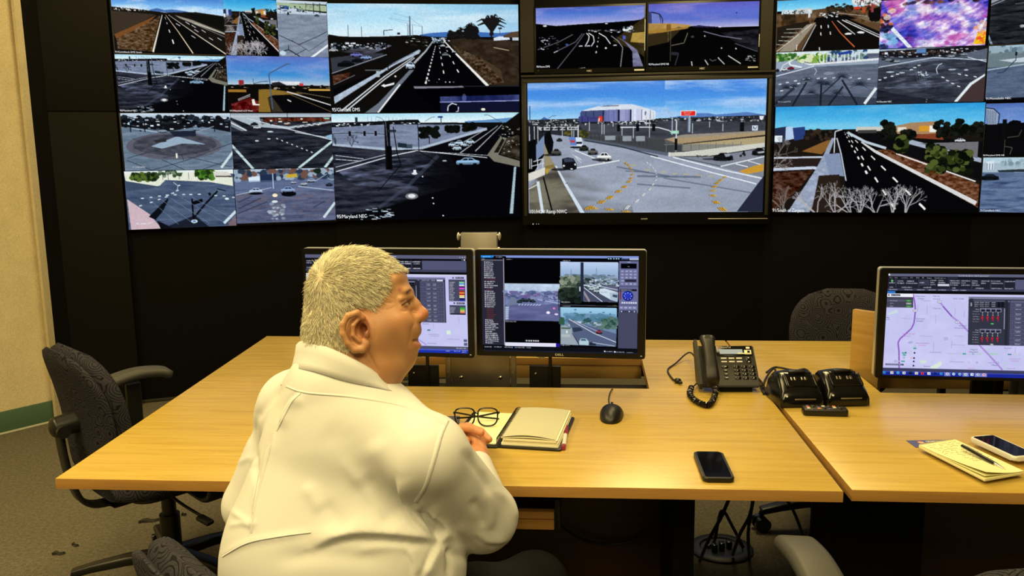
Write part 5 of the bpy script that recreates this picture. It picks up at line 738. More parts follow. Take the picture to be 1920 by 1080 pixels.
    [p.rect(x, y, x + w, y + 12, (60, 160, 150)) for x, y, w in ((242, 798, 36), (250, 815, 28), (345, 756, 28), (235, 872, 34), (784, 794, 30))]; p.rect(1180, 792, 1212, 803, (70, 130, 130)); p.rect(1020, 790, 1070, 802, (150, 215, 160)); p.rect(92, 900, 258, 915, (74, 76, 110)); p.scrawl(100, 903, 145, 9)
    p.rect(108, 284, 346, 312, (240, 240, 248)); p.ell(130, 296, 8, 8, (70, 72, 96)); p.rect(150, 288, 232, 304, (60, 62, 84)); p.text('Layer Manager', 154, 300, 10, (235, 235, 240), 74); p.rect(108, 312, 346, 404, (66, 66, 84)); p.rect(112, 335, 280, 352, (84, 85, 106)); p.text('Intersections', 142, 348, 11, (230, 230, 240), 62); p.text('CCTV', 142, 373, 11, (230, 230, 240), 30); p.text('DMS', 140, 396, 11, (230, 230, 240), 26); p.rect(284, 336, 330, 352, (60, 150, 60)); p.rect(284, 361, 330, 376, (150, 160, 160)); p.rect(284, 385, 330, 400, (60, 150, 60)); [p.text(s_, 298, y, 9, (235, 240, 235), 16) for s_, y in (('ON', 348), ('OFF', 372), ('ON', 396))]
    p.sh = .06; p.rect(832, 302, 1600, 722, (52, 53, 68)); p.rect(832, 302, 1600, 322, (120, 122, 150)); p.rect(845, 318, 870, 400, (44, 45, 60)); p.scrawl(850, 352, 12, 34, (235, 235, 245)); p.rect(876, 332, 1148, 392, (36, 37, 50)); p.rect(876, 332, 1148, 344, (84, 86, 112))
    for j in range(3): [p.scrawl(x, 346 + j * 16, 38, 9) for x in (884, 930, 976, 1032)]; [p.rect(x, 346 + j * 15, x + 22, 358 + j * 15, (12, 12, 18)) for x in (1086, 1116)]
    for y0, n1 in ((400, 'Ring 1'), (580, 'Ring 2')):
        p.text(n1, 896, y0 + 14, 13, (240, 240, 245), 36); p.rect(935, y0, 1120, y0 + 32, (128, 130, 158)); [p.rect(942 + i * 45, y0 + 12, 978 + i * 45, y0 + 28, (20, 20, 30)) or p.scrawl(946 + i * 45, y0 + 3, 28, 7, (40, 40, 60)) for i in range(4)]
        for k, s_ in enumerate(('Phases', 'Control', 'Veh Phase', 'Ped Phase', 'Ovl Phase')): p.text(s_, 870, y0 + 32 + 22 * k, 10, (215, 215, 228), 55)
        for i in range(4):
            x = 956 + i * 45; p.ell(x, y0 + 40, 4, 4, (235, 235, 235)); p.ell(x, y0 + 58, 4, 4, (230, 230, 230)); p.line([(x - 8, y0 + 90), (x - 4, y0 + 72), (x + 8, y0 + 74)], 6, (226, 30, 50)); p.line([(x + 2, y0 + 74), (x, y0 + 112)], 6, (210, 26, 44)); p.line([(x - 8, y0 + 90), (x + 6, y0 + 96)], 5, (200, 24, 40))
        p.rect(1030, y0 + 128, 1054, y0 + 138, (90, 220, 100) if y0 == 400 else (190, 200, 190))
    p.rect(1142, 400, 1150, 580, (150, 150, 170)); p.rect(1152, 332, 1178, 722, (40, 41, 54)); p.ell(1182, 340, 8, 7, (110, 112, 130))
    ui_grid(p, 1196, 332, (1198, 1236, 1400, 1450), (346, 392, 430, 468, 506, 544, 580, 616, 654, 690, 722), 1470)
    p.sh = .072; p.rect(30, 938, 1600, 966, (60, 60, 92)); p.rect(30, 966, 1600, 1010, (26, 40, 150)); p.rect(30, 966, 1600, 974, (60, 76, 180))
    for i, (x, c) in enumerate(((80, (60, 150, 220)), (150, (230, 225, 200)), (206, (80, 190, 240)), (260, (215, 220, 235)), (318, (24, 30, 60)), (372, (230, 225, 215)), (426, (200, 60, 80)), (484, (235, 240, 245)), (538, (20, 40, 120)), (594, (60, 150, 220)), (650, (200, 210, 230)), (705, (200, 230, 245)), (760, (150, 200, 235)), (812, (210, 215, 235)), (868, (235, 240, 245)), (920, (190, 205, 240)), (974, (235, 180, 200)))):
        if i in (10, 13, 15, 16): p.rect(x - 28, 968, x + 26, 1000, (120, 130, 200))
        if c[0] > 210 or i in (4, 6): p.rect(x - 14, 970, x + 14, 992, c)
        else: p.ell(x, 981, 14, 12, c)
        p.ell(x + 2, 982, 5, 5, tuple(q * .4 for q in c))
# ---------------------------------------------------------------- the room
def col(px, Y): p = atY(px, 276, Y); return np.array([p.x, p.y])
W = [col(61, 4.68), col(92, 4.81), col(620, 5.31), col(982, 5.45), col(1446, 5.30), col(1845, 5.03), col(2250, 4.62)]
class Plane2:
    """an upright plane through two plan points; u runs to the right, n towards the room"""
    def __init__(s, a, b, off=0.0):
        s.u = (b - a) / np.linalg.norm(b - a); s.n = np.array([s.u[1], -s.u[0]]); s.a = a + s.n * off; s.L = np.linalg.norm(b - a)
    def hit(s, x, y):
        d = ray(x, y); t = ((s.a - EYE[:2]) @ s.n) / (d[:2] @ s.n); p = EYE + d * t
        return (p[:2] - s.a) @ s.u, p[2]
    def P(s, u, z, d=0.0): q = s.a + s.u * u + s.n * d; return Vector((q[0], q[1], z))
    @property
    def rz(s): return math.atan2(s.u[1], s.u[0])
PL = Plane2(W[1], W[2]); PCL = Plane2(W[2], W[3]); PC = Plane2(W[3], W[4]); PR = Plane2(W[4], W[5]); PRR = Plane2(W[5], W[6])
CEIL = 2.95; TOP = 2.46
def wall(name, pts, z0, z1, mt, th=.1):
    """upright slab along plan points, its front on the points"""
    bm = NB(); n = len(pts); off = []
    for i in range(n):
        d = np.zeros(2)
        for j in (i - 1, i):
            if 0 <= j < n - 1: u = pts[j + 1] - pts[j]; u = u / np.linalg.norm(u); d += np.array([-u[1], u[0]])
        off.append(pts[i] + d / np.linalg.norm(d) * th)
    R = [[(*pts[i], z0), (*off[i], z0), (*off[i], z1), (*pts[i], z1)] for i in range(n)]
    loft(bm, R); return tag(build(name, bm, mt, smooth=None), kind='structure')
back = [p + np.array([0, .075]) for p in W]
wall('wall_back', [back[0] + np.array([.0, 0])] + back[1:], 0, TOP, MT['wallblack'])
beg = col(0, 4.555); dl = (beg - W[0]) / np.linalg.norm(beg - W[0])
wl = [W[0] + dl * 2.6 + np.array([0, -4.5]), W[0] + dl * 2.6, W[0]]
wall('wall_left', wl, 0, CEIL, MT['beige'])
wall('trim_1', [W[0] + np.array([0, -.001])] + [p + np.array([0, .03]) for p in W[1:]], TOP, CEIL, MT['beige'])
wall('wall_right', [W[6], np.array([W[6][0] + .3, 1.0]), np.array([W[6][0] + .3, -2.6])], 0, CEIL, MT['darkpaint'])
wall('wall_rear', [np.array([W[6][0] + .3, -2.6]), np.array([wl[0][0], -2.6])], 0, CEIL, MT['darkpaint'])
bm = NB(); box(bm, (0, 1.5, -.05), (11, 9, .1)); tag(build('floor', bm, MT['carpet'], smooth=None), kind='structure')
bm = NB(); box(bm, (0, 1.5, CEIL + .05), (11, 9, .1)); tag(build('ceiling', bm, MT['paint'], smooth=None), kind='structure')
# green rubber base along the left wall with its pale lower line
def baseboard(name, a, b, h, th, mt):
    bm = NB(); p = Plane2(a, b); q = [p.P(0, 0, .0005), p.P(p.L, 0, .0005), p.P(p.L, 0, th), p.P(0, 0, th)]
    prism(bm, [(v.x, v.y) for v in q], .001, h, .003); return tag(build(name, bm, mt), kind='structure')
baseboard('baseboard_left', wl[1], wl[2], .125, .012, MT['green'])
baseboard('baseboard_left.001', wl[1], wl[2], .012, .02, MT['greypage'])
for k, (a, b) in enumerate(zip(back[1:3], back[2:4])):
    baseboard('baseboard_back' if k == 0 else 'baseboard_back.001', a, b, .02, .012, MT['greyfill'])
# the black enclosure beside the video wall: corner post and two flank boards
p = Plane2(W[0], W[1]); bm = NB(); q = [p.P(.004, 0, -.04), p.P(p.L, 0, -.04), p.P(p.L, 0, .012), p.P(.012, 0, .012)]
prism(bm, [(v.x, v.y) for v in q], 0, TOP, .004); tag(build('trim_2', bm, MT['flank']), kind='structure')
p = Plane2(W[0], W[1]); bm = NB(); q = [p.P(-.05, 0, .0), p.P(.001, 0, .0), p.P(.001, 0, .016), p.P(-.05, 0, .016)]
prism(bm, [(v.x, v.y) for v in q], 0, CEIL, .004); tag(build('trim_3', bm, MT['beige']), kind='structure')
uL, zs = PL.hit(160, 209)
uE = PL.hit(222, 209)[0] - .012
for k, (z0, z1) in enumerate(((zs + .002, TOP), (0, zs - .002))):
    bm = NB(); q = [PL.P(.006, 0, -.06), PL.P(uE, 0, -.06), PL.P(uE, 0, .002), PL.P(.006, 0, .002)]
    prism(bm, [(v.x, v.y) for v in q], z0, z1, .002); tag(build('trim_%d' % (4 + k), bm, MT['flank']), kind='structure')

# ---------------------------------------------------------------- the video wall
def feed_mesh(name, pic, P00, du, dz, n, parent, label=None):
    """the picture as a fine flat grid of tinted points; P00 = upper left corner (local)"""
    a = pic.out(); h, w = a.shape[:2]
    U, Vv = np.meshgrid((np.arange(w)) / (w - 1), (np.arange(h)) / (h - 1))
    V = np.array(P00)[None, None] + U[..., None] * np.array(du) + Vv[..., None] * np.array(dz)
    i = np.arange(w * h).reshape(h, w); F_ = np.stack([i[:-1, :-1], i[1:, :-1], i[1:, 1:], i[:-1, 1:]], -1).reshape(-1, 4)
    o = from_np(name, V.reshape(-1, 3), F_, MT['screen'], parent, a.reshape(-1, 3), smooth=False)
    return tag(o, label)
QUAL = 1.1
def display(pl, feeds, label, body=None, th=.06, front=.0, group='displays of the video wall', inset=.004, name='wall_mounted_display', extra=None, frame_mat='bezel'):
    """feeds: list of (painter, frame, (xl, xr, yt, yb) in the photo, caption, label)"""
    R = []
    for f in feeds:
        xl, xr, yt, yb = f[2]; xm, ym = (xl + xr) / 2, (yt + yb) / 2
        R.append((pl.hit(xl, ym)[0], pl.hit(xr, ym)[0], pl.hit(xm, yt)[1], pl.hit(xm, yb)[1]))
    if body is None:
        u0, u1, z1, z0 = min(r[0] for r in R) - inset, max(r[1] for r in R) + inset, max(r[2] for r in R) + inset, min(r[3] for r in R) - inset
    else:
        xl, xr, yt, yb = body; xm, ym = (xl + xr) / 2, (yt + yb) / 2
        u0, u1, z1, z0 = pl.hit(xl, ym)[0], pl.hit(xr, ym)[0], pl.hit(xm, yt)[1], pl.hit(xm, yb)[1]
    um = (u0 + u1) / 2; o = pl.P(um, z0, front)
    root = empty(name, o, pl.rz, label, 'display', group)
    w, h = u1 - u0, z1 - z0
    bm = NB(); box(bm, (0, th / 2, h / 2), (w, th, h), .004); build('housing', bm, MT[frame_mat], root)
    for f, r in zip(feeds, R):
        fn, fr, q, cap, lab = f
        wpx, hpx = (q[1] - q[0]) * QUAL, (q[3] - q[2]) * QUAL
        pic = Pic(wpx, hpx, fr); pic.grain = 1; fn(pic)
        fo = feed_mesh('camera_feed', pic, (r[0] - um, -.0015, r[2] - z0), (r[1] - r[0], 0, 0), (0, 0, r[3] - r[2]), 0, root, lab)
        if cap:
            t, cx, cy, cw, ch = cap   # text, left x, baseline y and width in the photo, letter height
            a = pl.hit(cx, cy); b = pl.hit(cx + cw, cy)
            lettering('caption', t, MT['caption'], fo, (a[0] - um, -.0028, a[1] - z0), (1, 0, 0), (0, 0, 1), ch * 1.38 * (b[0] - a[0]) / cw, (b[0] - a[0]))
    return root, u0, u1, z0, z1, um
display(PL, [
    (feed_farm, (55, -10, 970, 445), (212, 420.3, -4, 100), ('91/Camelback DMS South', 216, 98.5, 50, 3.2), 'farm road picture with brown verge'),
    (feed_avenue, (960, 0, 1395, 455), (420.8, 520.6, -1, 104), None, 'narrow picture of an avenue'),
    (feed_slab, (1390, -5, 1812, 470), (521, 615.5, 2, 106.5), None, 'picture of grey concrete slabs'),
    (feed_crossing, (110, 60, 1800, 1010), (219.5, 426, 104, 210.5), ('95/Maryland NEC', 225, 208.8, 32, 3.6), 'dark crossing with a blue car'),
    (feed_dusk, (985, 470, 1830, 918), (427, 620, 106, 210.5), ('101/Maryland LCS West', 431, 209, 43, 3.2), 'street lamp under blue cloudy sky')],
    'upper left display of the video wall, five traffic pictures beside the black flank board')
display(PL, [
    (feed_plaza, (112, 52, 1022, 518), (230, 434.5, 212.5, 318.5), None, 'paved circle at a crossing'),
    (feed_ramp, (1018, 58, 1850, 500), (435, 625, 212.5, 315.3), None, 'dark crossing with white stop lines'),
    (feed_lot, (150, 525, 1055, 990), (237, 440.3, 319.5, 427), None, 'sunny crossing with green trees'),
    (feed_market, (1040, 510, 1870, 940), (441, 627.5, 316.3, 416), None, 'crossing with cars and market tents')],
    'lower left display of the video wall, four crossing pictures beside the black flank board')
display(PCL, [(feed_highway, (75, 25, 1790, 1010), (617, 972.5, 7.5, 210.5), ('95/Glendale DMS', 623, 209, 52, 7), 'wide road with a fan palm')],
    'display of the video wall showing one wide dark road with palms at right')
display(PCL, [(feed_crossing, (110, 60, 1800, 1010), (625.5, 974.5, 212.3, 409.5), ('95/Maryland NEC', 632, 409.3, 56, 7), 'big crossing with a pale blue car')],
    'display of the video wall showing one big dark crossing, under the road picture')
def nec(fr, fn, q, cap, lab, body, label, tx, plates):
    r, u0, u1, z0, z1, um = display(PCN, [(fn, fr, q, cap, lab)], label, body, .07, 0)
    w = u1 - u0
    a = PCN.hit(tx[0], tx[1]); lettering('brand_lettering', 'NEC', MT['label_white'], r, (a[0] - um, -.0015, a[1] - z0), (1, 0, 0), (0, 0, 1), .016, .03, True)
    for xl, xr, yt, yb in plates:
        a = PCN.hit(xl, yb); b = PCN.hit(xr, yt); bm = NB(); box(bm, ((a[0] + b[0]) / 2 - um, -.001, (a[1] + b[1]) / 2 - z0), (b[0] - a[0], .003, b[1] - a[1]), .0006); build('label_plate', bm, MT['label_white'], r)
    a = PCN.hit(body[0] + 8, body[3] - 5); bm = NB(); cyl(bm, (a[0] - um, .002, a[1] - z0), (a[0] - um, -.003, a[1] - z0), .005, n=12); build('power_sensor', bm, MT['blackgloss'], r)
PCN = Plane2(W[3], W[4], .03)
nec((137, 45, 932, 495), feed_hanna, (1005, 1208, 12.5, 127.5), ('95/Hanna DMS', 1006, 127, 25, 3.6), 'curving road at dusk', (1001.5, 1211, 8, 137), 'small black display above the big television, its left one, curving night road', (1105, 134.5), [(1189, 1208, 129.3, 132.8), (1208.2, 1210.2, 36, 95)])
nec((962, 20, 1772, 480), feed_dome_night, (1215.5, 1422, 5, 123.5), ('95/Maryland DMS NB', 1216, 122.5, 38, 3.6), 'night road with a lit dome at left', (1211.8, 1425.5, 0, 133), 'small black display above the big television, its right one, with yellow glare', (1316.5, 130), [(1402, 1421, 124.5, 127.5), (1422.4, 1424.4, 64, 88)])
PCT = Plane2(W[3], W[4], .05)
tv, u0, u1, z0, z1, um = display(PCT, [(feed_stadium, (72, 78, 1668, 966), (990, 1433.7, 151.5, 398.3), ('101/HOV Ramp NWC', 994, 400, 69, 7.2), 'sunny ramp and round metal arena')], 'big television in the wall centre showing a round metal arena', (978.5, 1447.5, 142, 421), .09, 0, name='wall_mounted_television')
tv['category'] = 'television'
# the raised grey bezel of the television
a = PCT.hit(982, 280)[0] - um; b = PCT.hit(1443.5, 280)[0] - um; c = PCT.hit(1212, 145.5)[1] - z0; d = PCT.hit(1212, 404)[1] - z0; t_ = .02
bm = NB(); box(bm, ((a + b) / 2, -.006, c - t_ / 2), (b - a, .012, t_), .003); box(bm, (a + t_ / 2, -.006, (c + d) / 2 - t_ / 2), (t_, .012, c - d - t_), .003); box(bm, (b - t_ / 2, -.006, (c + d) / 2 - t_ / 2), (t_, .012, c - d - t_), .003)
build('bezel', bm, MT['greyfill'], tv)
e = PCT.hit(1208, 411.5); lettering('brand_lettering', 'SHARP', MT['label_white'], tv, (e[0] - um, -.0015, e[1] - z0), (1, 0, 0), (0, 0, 1), .012, .04, True)
bm = NB(); box(bm, (b - .18, -.004, d - .022), (.36, .008, .005), .001); build('trim_strip', bm, MT['silver'], tv)
for x in (999.5, 1006, 1010):
    e = PCT.hit(x, 420); bm = NB(); ball(bm, (e[0] - um, -.001, e[1] - z0), .0035 if x < 1000 else .002, u=8, v=6); build('indicator_lamp', bm, M_emit('indicator_lamp', (.8, .85, .9), .9), tv)
# grey filler boards beside the pair of displays and the ledge under them
for k, (xl, xr, yt, yb) in enumerate(((975.5, 1001, 6, 136), (1426, 1449, -4, 131))):
    a = PCN.hit(xl, (yt + yb) / 2)[0]; b = PCN.hit(xr, (yt + yb) / 2)[0]; c = PCN.hit((xl + xr) / 2, yb)[1]
    bm = NB(); q = [PCN.P(a, 0, -.08), PCN.P(b, 0, -.08), PCN.P(b, 0, -.008), PCN.P(a, 0, -.008)]; prism(bm, [(v.x, v.y) for v in q], c, TOP - .02, .003); tag(build('trim_%d' % (6 + k), bm, MT['greyfill']), kind='structure')
a = PCN.hit(977, 140)[0]; b = PCN.hit(1452, 136)[0]; c = PCN.hit(1212, 141)[1]; d = PCN.hit(1212, 136.3)[1]
bm = NB(); q = [PCN.P(a, 0, -.08), PCN.P(b, 0, -.08), PCN.P(b, 0, .012), PCN.P(a, 0, .012)]; prism(bm, [(v.x, v.y) for v in q], c, d, .004); tag(build('trim_8', bm, MT['greyfill']), kind='structure')
display(PR, [
    (feed_boulevard, (105, -5, 868, 370), (1456.3, 1650, -3, 94), None, 'boulevard with an orange line'),
    (feed_glitch, (868, -5, 1650, 340), (1650.5, 1850, -3, 88), None, 'garbled purple and blue picture'),
    (feed_palms, (95, 375, 850, 778), (1454.3, 1645.6, 95.5, 198), None, 'crossing with palm shadows'),
    (feed_glendale, (848, 340, 1640, 755), (1646.2, 1847.5, 89.5, 193.5), ('91/Glendale NEC', 1643.5, 192.3, 28, 3), 'grey crossing with curved tracks')],
    'upper right display of the video wall, four pictures, one garbled in purple')
display(PR, [(feed_avenue, (1451, 196, 1840, 398), (1451, 1840, 196.5, 398.5), ('91/South of Zanjero', 1448.5, 397, 59, 6.8), 'wide avenue under blue sky')],
    'lower right display of the video wall showing one avenue with a planted median')
display(PRR, [(feed_dark_lot, (1655, -15, 2440, 310), (1853, 2050, -6, 79), None, 'dark asphalt'), (feed_montebello, (1650, 320, 2440, 740), (1851, 2045, 82, 188), ('91/Montebello NEC', 1848.5, 187, 47, 4.6), 'pale grey crossing')],
    'upper display of the video wall at the right edge, dark asphalt over a pale crossing')
display(PRR, [(feed_dome_left, (1630, 5, 2400, 402), (1846, 2040, 192, 293), ('95/Maryland DMS NB', 1843, 292.5, 40, 3.2), 'dark road with part of a dome'), (feed_snowy, (1605, 415, 2380, 820), (1840, 2035, 295, 399), ('91/Camelback NEC', 1838, 395.5, 37, 3.6), 'pale blue crossing with a dark car')],
    'lower display at the right edge of the video wall, dome over a pale street')
# ---------------------------------------------------------------- the two console desks
DZ = .74; DT = .026
class Fr:
    """a flat frame on the desk: local x, y from world points"""
    def __init__(s, o, xdir):
        s.o = Vector((o.x, o.y, 0)); d = Vector((xdir.x - o.x, xdir.y - o.y, 0)).normalized(); s.x = d; s.y = Vector((-d.y, d.x, 0)); s.rz = math.atan2(d.y, d.x)
    def loc(s, p): v = Vector((p.x, p.y, 0)) - s.o; return v.dot(s.x), v.dot(s.y)
    def px(s, x, y, z=DZ): return s.loc(onz(x, y, z))
    def at(s, x, y, Y): p = atY(x, y, Y); return (*s.loc(p), p.z)
LD = Fr(onz(103, 897, DZ), onz(1581.5, 921, DZ)); RD = Fr(onz(1597.6, 918.5, DZ), onz(1920, 924.6, DZ))
def desktop(fr, outer, hole, parent):
    """a board with an opening, its edges banded"""
    bm = NB(); z0, z1 = DZ - DT, DZ
    O1 = [bm.verts.new((x, y, z1)) for x, y in outer]; O0 = [bm.verts.new((x, y, z0)) for x, y in outer]
    H1 = [bm.verts.new((x, y, z1)) for x, y in hole]; H0 = [bm.verts.new((x, y, z0)) for x, y in hole]
    ed = []
    for i in range(4):
        j = (i + 1) % 4
        bm.faces.new((O1[i], O1[j], H1[j], H1[i])); bm.faces.new((O0[j], O0[i], H0[i], H0[j]))
        f = bm.faces.new((O0[i], O0[j], O1[j], O1[i])); g = bm.faces.new((H0[j], H0[i], H1[i], H1[j]))
    es = [e for e in bm.edges if all(v.co.z > z1 - 1e-5 for v in e.verts) and ((e.verts[0] in O1) == (e.verts[1] in O1))]
    bmesh.ops.bevel(bm, geom=es, offset=.0022, segments=2, affect='EDGES', profile=.5)
    bmesh.ops.recalc_face_normals(bm, faces=bm.faces)
    for f in bm.faces:
        if abs(f.normal.z) < .75: f.material_index = 1
    return build('desktop', bm, [MT['wood'], MT['woodedge']], parent, 30)
def desk(fr, label, outer, hole):
    r = empty('console_desk', fr.o, fr.rz, label, 'desk', 'console desks'); desktop(fr, outer, hole, r); return r
def mesh_tray_mat():
    M = mat('perforated_black_tray', (.006, .006, .006), .5, .3); n = NT(M)
    v = n.coords((1, 1, 1)); s = n.n('ShaderNodeSeparateXYZ'); n.l(v, s.inputs[0]); k = 2 * PI / .009
    a = n.math('SINE', n.math('MULTIPLY', s.outputs[0], k)); b = n.math('SINE', n.math('MULTIPLY', s.outputs[1], k)); c = n.math('GREATER_THAN', n.math('MULTIPLY', a, b), .35)
    n.base(n.mix(c, (.004, .004, .004), (.11, .1, .075))); return M
MT['tray'] = mesh_tray_mat()
LW = LD.px(1581.5, 921)[0]; LBY = LD.px(500, 630)[1]
sl = [LD.px(575, 722), LD.px(1217, 728.5), LD.px(1203, 672), LD.px(592, 668)]
d1 = desk(LD, 'large maple console desk at which the man in the white shirt sits', [(0, 0), (LW, 0), (LD.px(1357, 635)[0], LBY - .05), (LD.px(500, 630)[0], LBY)], sl)
RBY = LBY - .06
rs = [RD.px(1652, 735.8), RD.px(2290, 745), RD.px(2240, 690), RD.px(1594, 689)]
d2 = desk(RD, 'maple console desk at the right holding two radio chargers and a yellow notepad', [(0, 0), (1.85, -.0), (1.75, RBY), (RD.px(1358, 635.2)[0] + .004, RBY)], rs)
def slot_fittings(fr, r, s):
    (ax, ay), (bx, by), (cx, cy), (dx, dy) = s
    bm = NB(); box(bm, ((dx + cx) / 2, cy + .008 + .5 * (dy - cy), DZ - DT - .026), (cx - dx, .016, .05), .002); build('slot_rail', bm, MT['woodup'], r)
    bm = NB(); prism(bm, [(ax - .03, ay - .03), (bx + .03, by - .03), (cx + .03, cy + .004), (dx - .03, dy + .004)], DZ - .105, DZ - .1); build('cable_tray', bm, MT['tray'], r, None)
    bm = NB(); box(bm, ((ax + bx) / 2, (ay + by) / 2 - .025, DZ - .068), (bx - ax, .012, .08)); build('tray_front', bm, MT['blackmatte'], r)
slot_fittings(LD, d1, sl); slot_fittings(RD, d2, rs)
def slab_under(fr, r, name, xl, xr, Y, z0, z1, th, mt):
    a = fr.at(xl, 900, Y); b = fr.at(xr, 900, Y); bm = NB(); box(bm, ((a[0] + b[0]) / 2, a[1] + th / 2, (z0 + z1) / 2), (b[0] - a[0], th, z1 - z0), .003); return build(name, bm, mt, r)
zt = DZ - DT - .001
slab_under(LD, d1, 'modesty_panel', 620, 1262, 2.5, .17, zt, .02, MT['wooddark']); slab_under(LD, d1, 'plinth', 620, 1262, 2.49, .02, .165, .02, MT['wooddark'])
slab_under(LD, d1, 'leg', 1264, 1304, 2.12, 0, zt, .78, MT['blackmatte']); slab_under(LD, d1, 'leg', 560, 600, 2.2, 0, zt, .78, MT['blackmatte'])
slab_under(RD, d2, 'leg', 1528, 1562, 2.12, 0, zt, .03, MT['blackmatte']); slab_under(RD, d2, 'cabinet_side', 1560, 1733, 2.16, .01, zt, .03, MT['blackmatte']); slab_under(RD, d2, 'modesty_panel', 1734, 2300, 2.42, .02, zt, .02, MT['wooddark']); slab_under(RD, d2, 'leg', 2330, 2370, 2.12, 0, zt, .7, MT['blackmatte'])
# pull-out keyboard drawer under the left desk
a = LD.at(1039, 977, 1.92); b = LD.at(850, 977, 1.92)
kd = empty('keyboard_drawer', LD.o, LD.rz, 'pull-out wooden keyboard drawer slung under the large desk by the elbow', 'drawer')
bm = NB(); w = a[0] - b[0]; cx = (a[0] + b[0]) / 2
sweep(bm, [(b[0], a[1], a[2]), (a[0], a[1], a[2])], [(0, -.022), (.0, -.003), (-.006, -.001), (-.006, .003), (0, .005), (0, .022), (-.02, .022), (-.02, -.022)], up=(0, 0, 1)); build('drawer_front', bm, MT['woodedge'], kd, 30)
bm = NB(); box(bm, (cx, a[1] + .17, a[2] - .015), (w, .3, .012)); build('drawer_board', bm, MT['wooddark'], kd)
bm = NB(); box(bm, (a[0] + .008, a[1] + .16, a[2] + .02), (.014, .34, .075), .002); build('slide_rail', bm, MT['black'], kd); bm = NB(); box(bm, (b[0] - .008, a[1] + .16, a[2] + .02), (.014, .34, .075), .002); build('slide_rail', bm, MT['black'], kd)
# upright board standing in the slot of the right desk
pa = RD.px(1597.5, 690); pb = RD.px(1668, 703.5); ang = math.atan2(pb[1] - pa[1], pb[0] - pa[0])
ul = empty('upright_wooden_board', RD.o + RD.x * pa[0] + RD.y * pa[1], RD.rz + ang, 'upright maple board standing behind the right monitor', 'board')
ul.location.z = DZ - .099
bm = NB(); box(bm, (.05, -.008, .153), (.1, .022, .306), .003); build('board', bm, MT['woodup'], ul); bm = NB(); box(bm, (.094, -.02, .235), (.01, .006, .075), .002); build('finger_pull', bm, MT['darkmetal'], ul)

# ---------------------------------------------------------------- monitors on their lifts
def monitor(tl, tr, br, bl, Yl, Yr, scr, pic, label, brand, name='computer_monitor'):
    """corner pixels of the front; Yl / Yr distances of the left and right edges"""
    A = np.mean([atY(*tl, Yl), atY(*bl, Yl)], 0); B = np.mean([atY(*tr, Yr), atY(*br, Yr)], 0)
    pl = Plane2(A[:2], B[:2]); z1 = (pl.hit(*tl)[1] + pl.hit(*tr)[1]) / 2; z0 = (pl.hit(*bl)[1] + pl.hit(*br)[1]) / 2; w = pl.L; h = z1 - z0
    r = empty(name, pl.P(w / 2, z0), pl.rz, label, 'monitor', 'desk monitors')
    bm = NB(); sweep(bm, [(0, .0, h / 2), (0, .028, h / 2)], rrect(w, h, .008), up=(0, 0, 1)); build('bezel', bm, MT['bezel'], r, 40)
    bm = NB(); sweep(bm, [(0, .013, h / 2), (0, .036, h / 2)], rrect(w + .002, h + .002, .009), up=(0, 0, 1)); build('silver_rim', bm, MT['silver'], r, 40)
    bm = NB(); sweep(bm, [(0, .034, h / 2), (0, .05, h / 2), (0, .062, h / 2)], rrect(w - .01, h - .01, .02), up=(0, 0, 1), scales=[1, .8, .45]); build('back_shell', bm, MT['black'], r, 40)
    q = [pl.hit(scr[0], (scr[2] + scr[3]) / 2)[0], pl.hit(scr[1], (scr[2] + scr[3]) / 2)[0], pl.hit((scr[0] + scr[1]) / 2, scr[2])[1], pl.hit((scr[0] + scr[1]) / 2, scr[3])[1]]
    feed_mesh('screen', pic, (q[0] - w / 2, -.001, q[2] - z0), (q[1] - q[0], 0, 0), (0, 0, q[3] - q[2]), 0, r)
    if brand: lettering('brand_lettering', brand, MT['label_white'], r, (0, -.0008, .0055), (1, 0, 0), (0, 0, 1), .0095, .027, True)
    bm = NB(); box(bm, (w / 2 - .012, -.0002, .01), (.005, .001, .002)); build('power_lamp', bm, MT['label_white'], r)
    return r, pl
def uipic(wpx, hpx, fr, fn, k=1.35): p = Pic(wpx * k, hpx * k, fr); fn(p); return p
monitor((569.5, 466), (887, 468.5), (888, 667), (572, 667), 2.69, 2.6, (577, 876, 478, 659), uipic(300, 182, (-751, 85, 722, 972), ui_map_left), 'black desk monitor with a lilac street map, left of the pair behind the man', None)
monitor((890, 467.5), (1213, 470.5), (1208.5, 673), (893, 667), 2.68, 2.6, (903.5, 1196.5, 479.5, 661), uipic(294, 182, (109, 192, 1104, 822), ui_video), 'black desk monitor with three camera pictures, right of the pair behind the man', 'DELL')
monitor((1651, 502.5), (1981, 506), (1976, 716), (1641, 709), 2.62, 2.545, (1660, 1966, 514, 706.5), uipic(306, 194, (95, 108, 1530, 1005), ui_map_right, 1.5), 'black desk monitor with a large lilac street map beside the upright board at right', None)
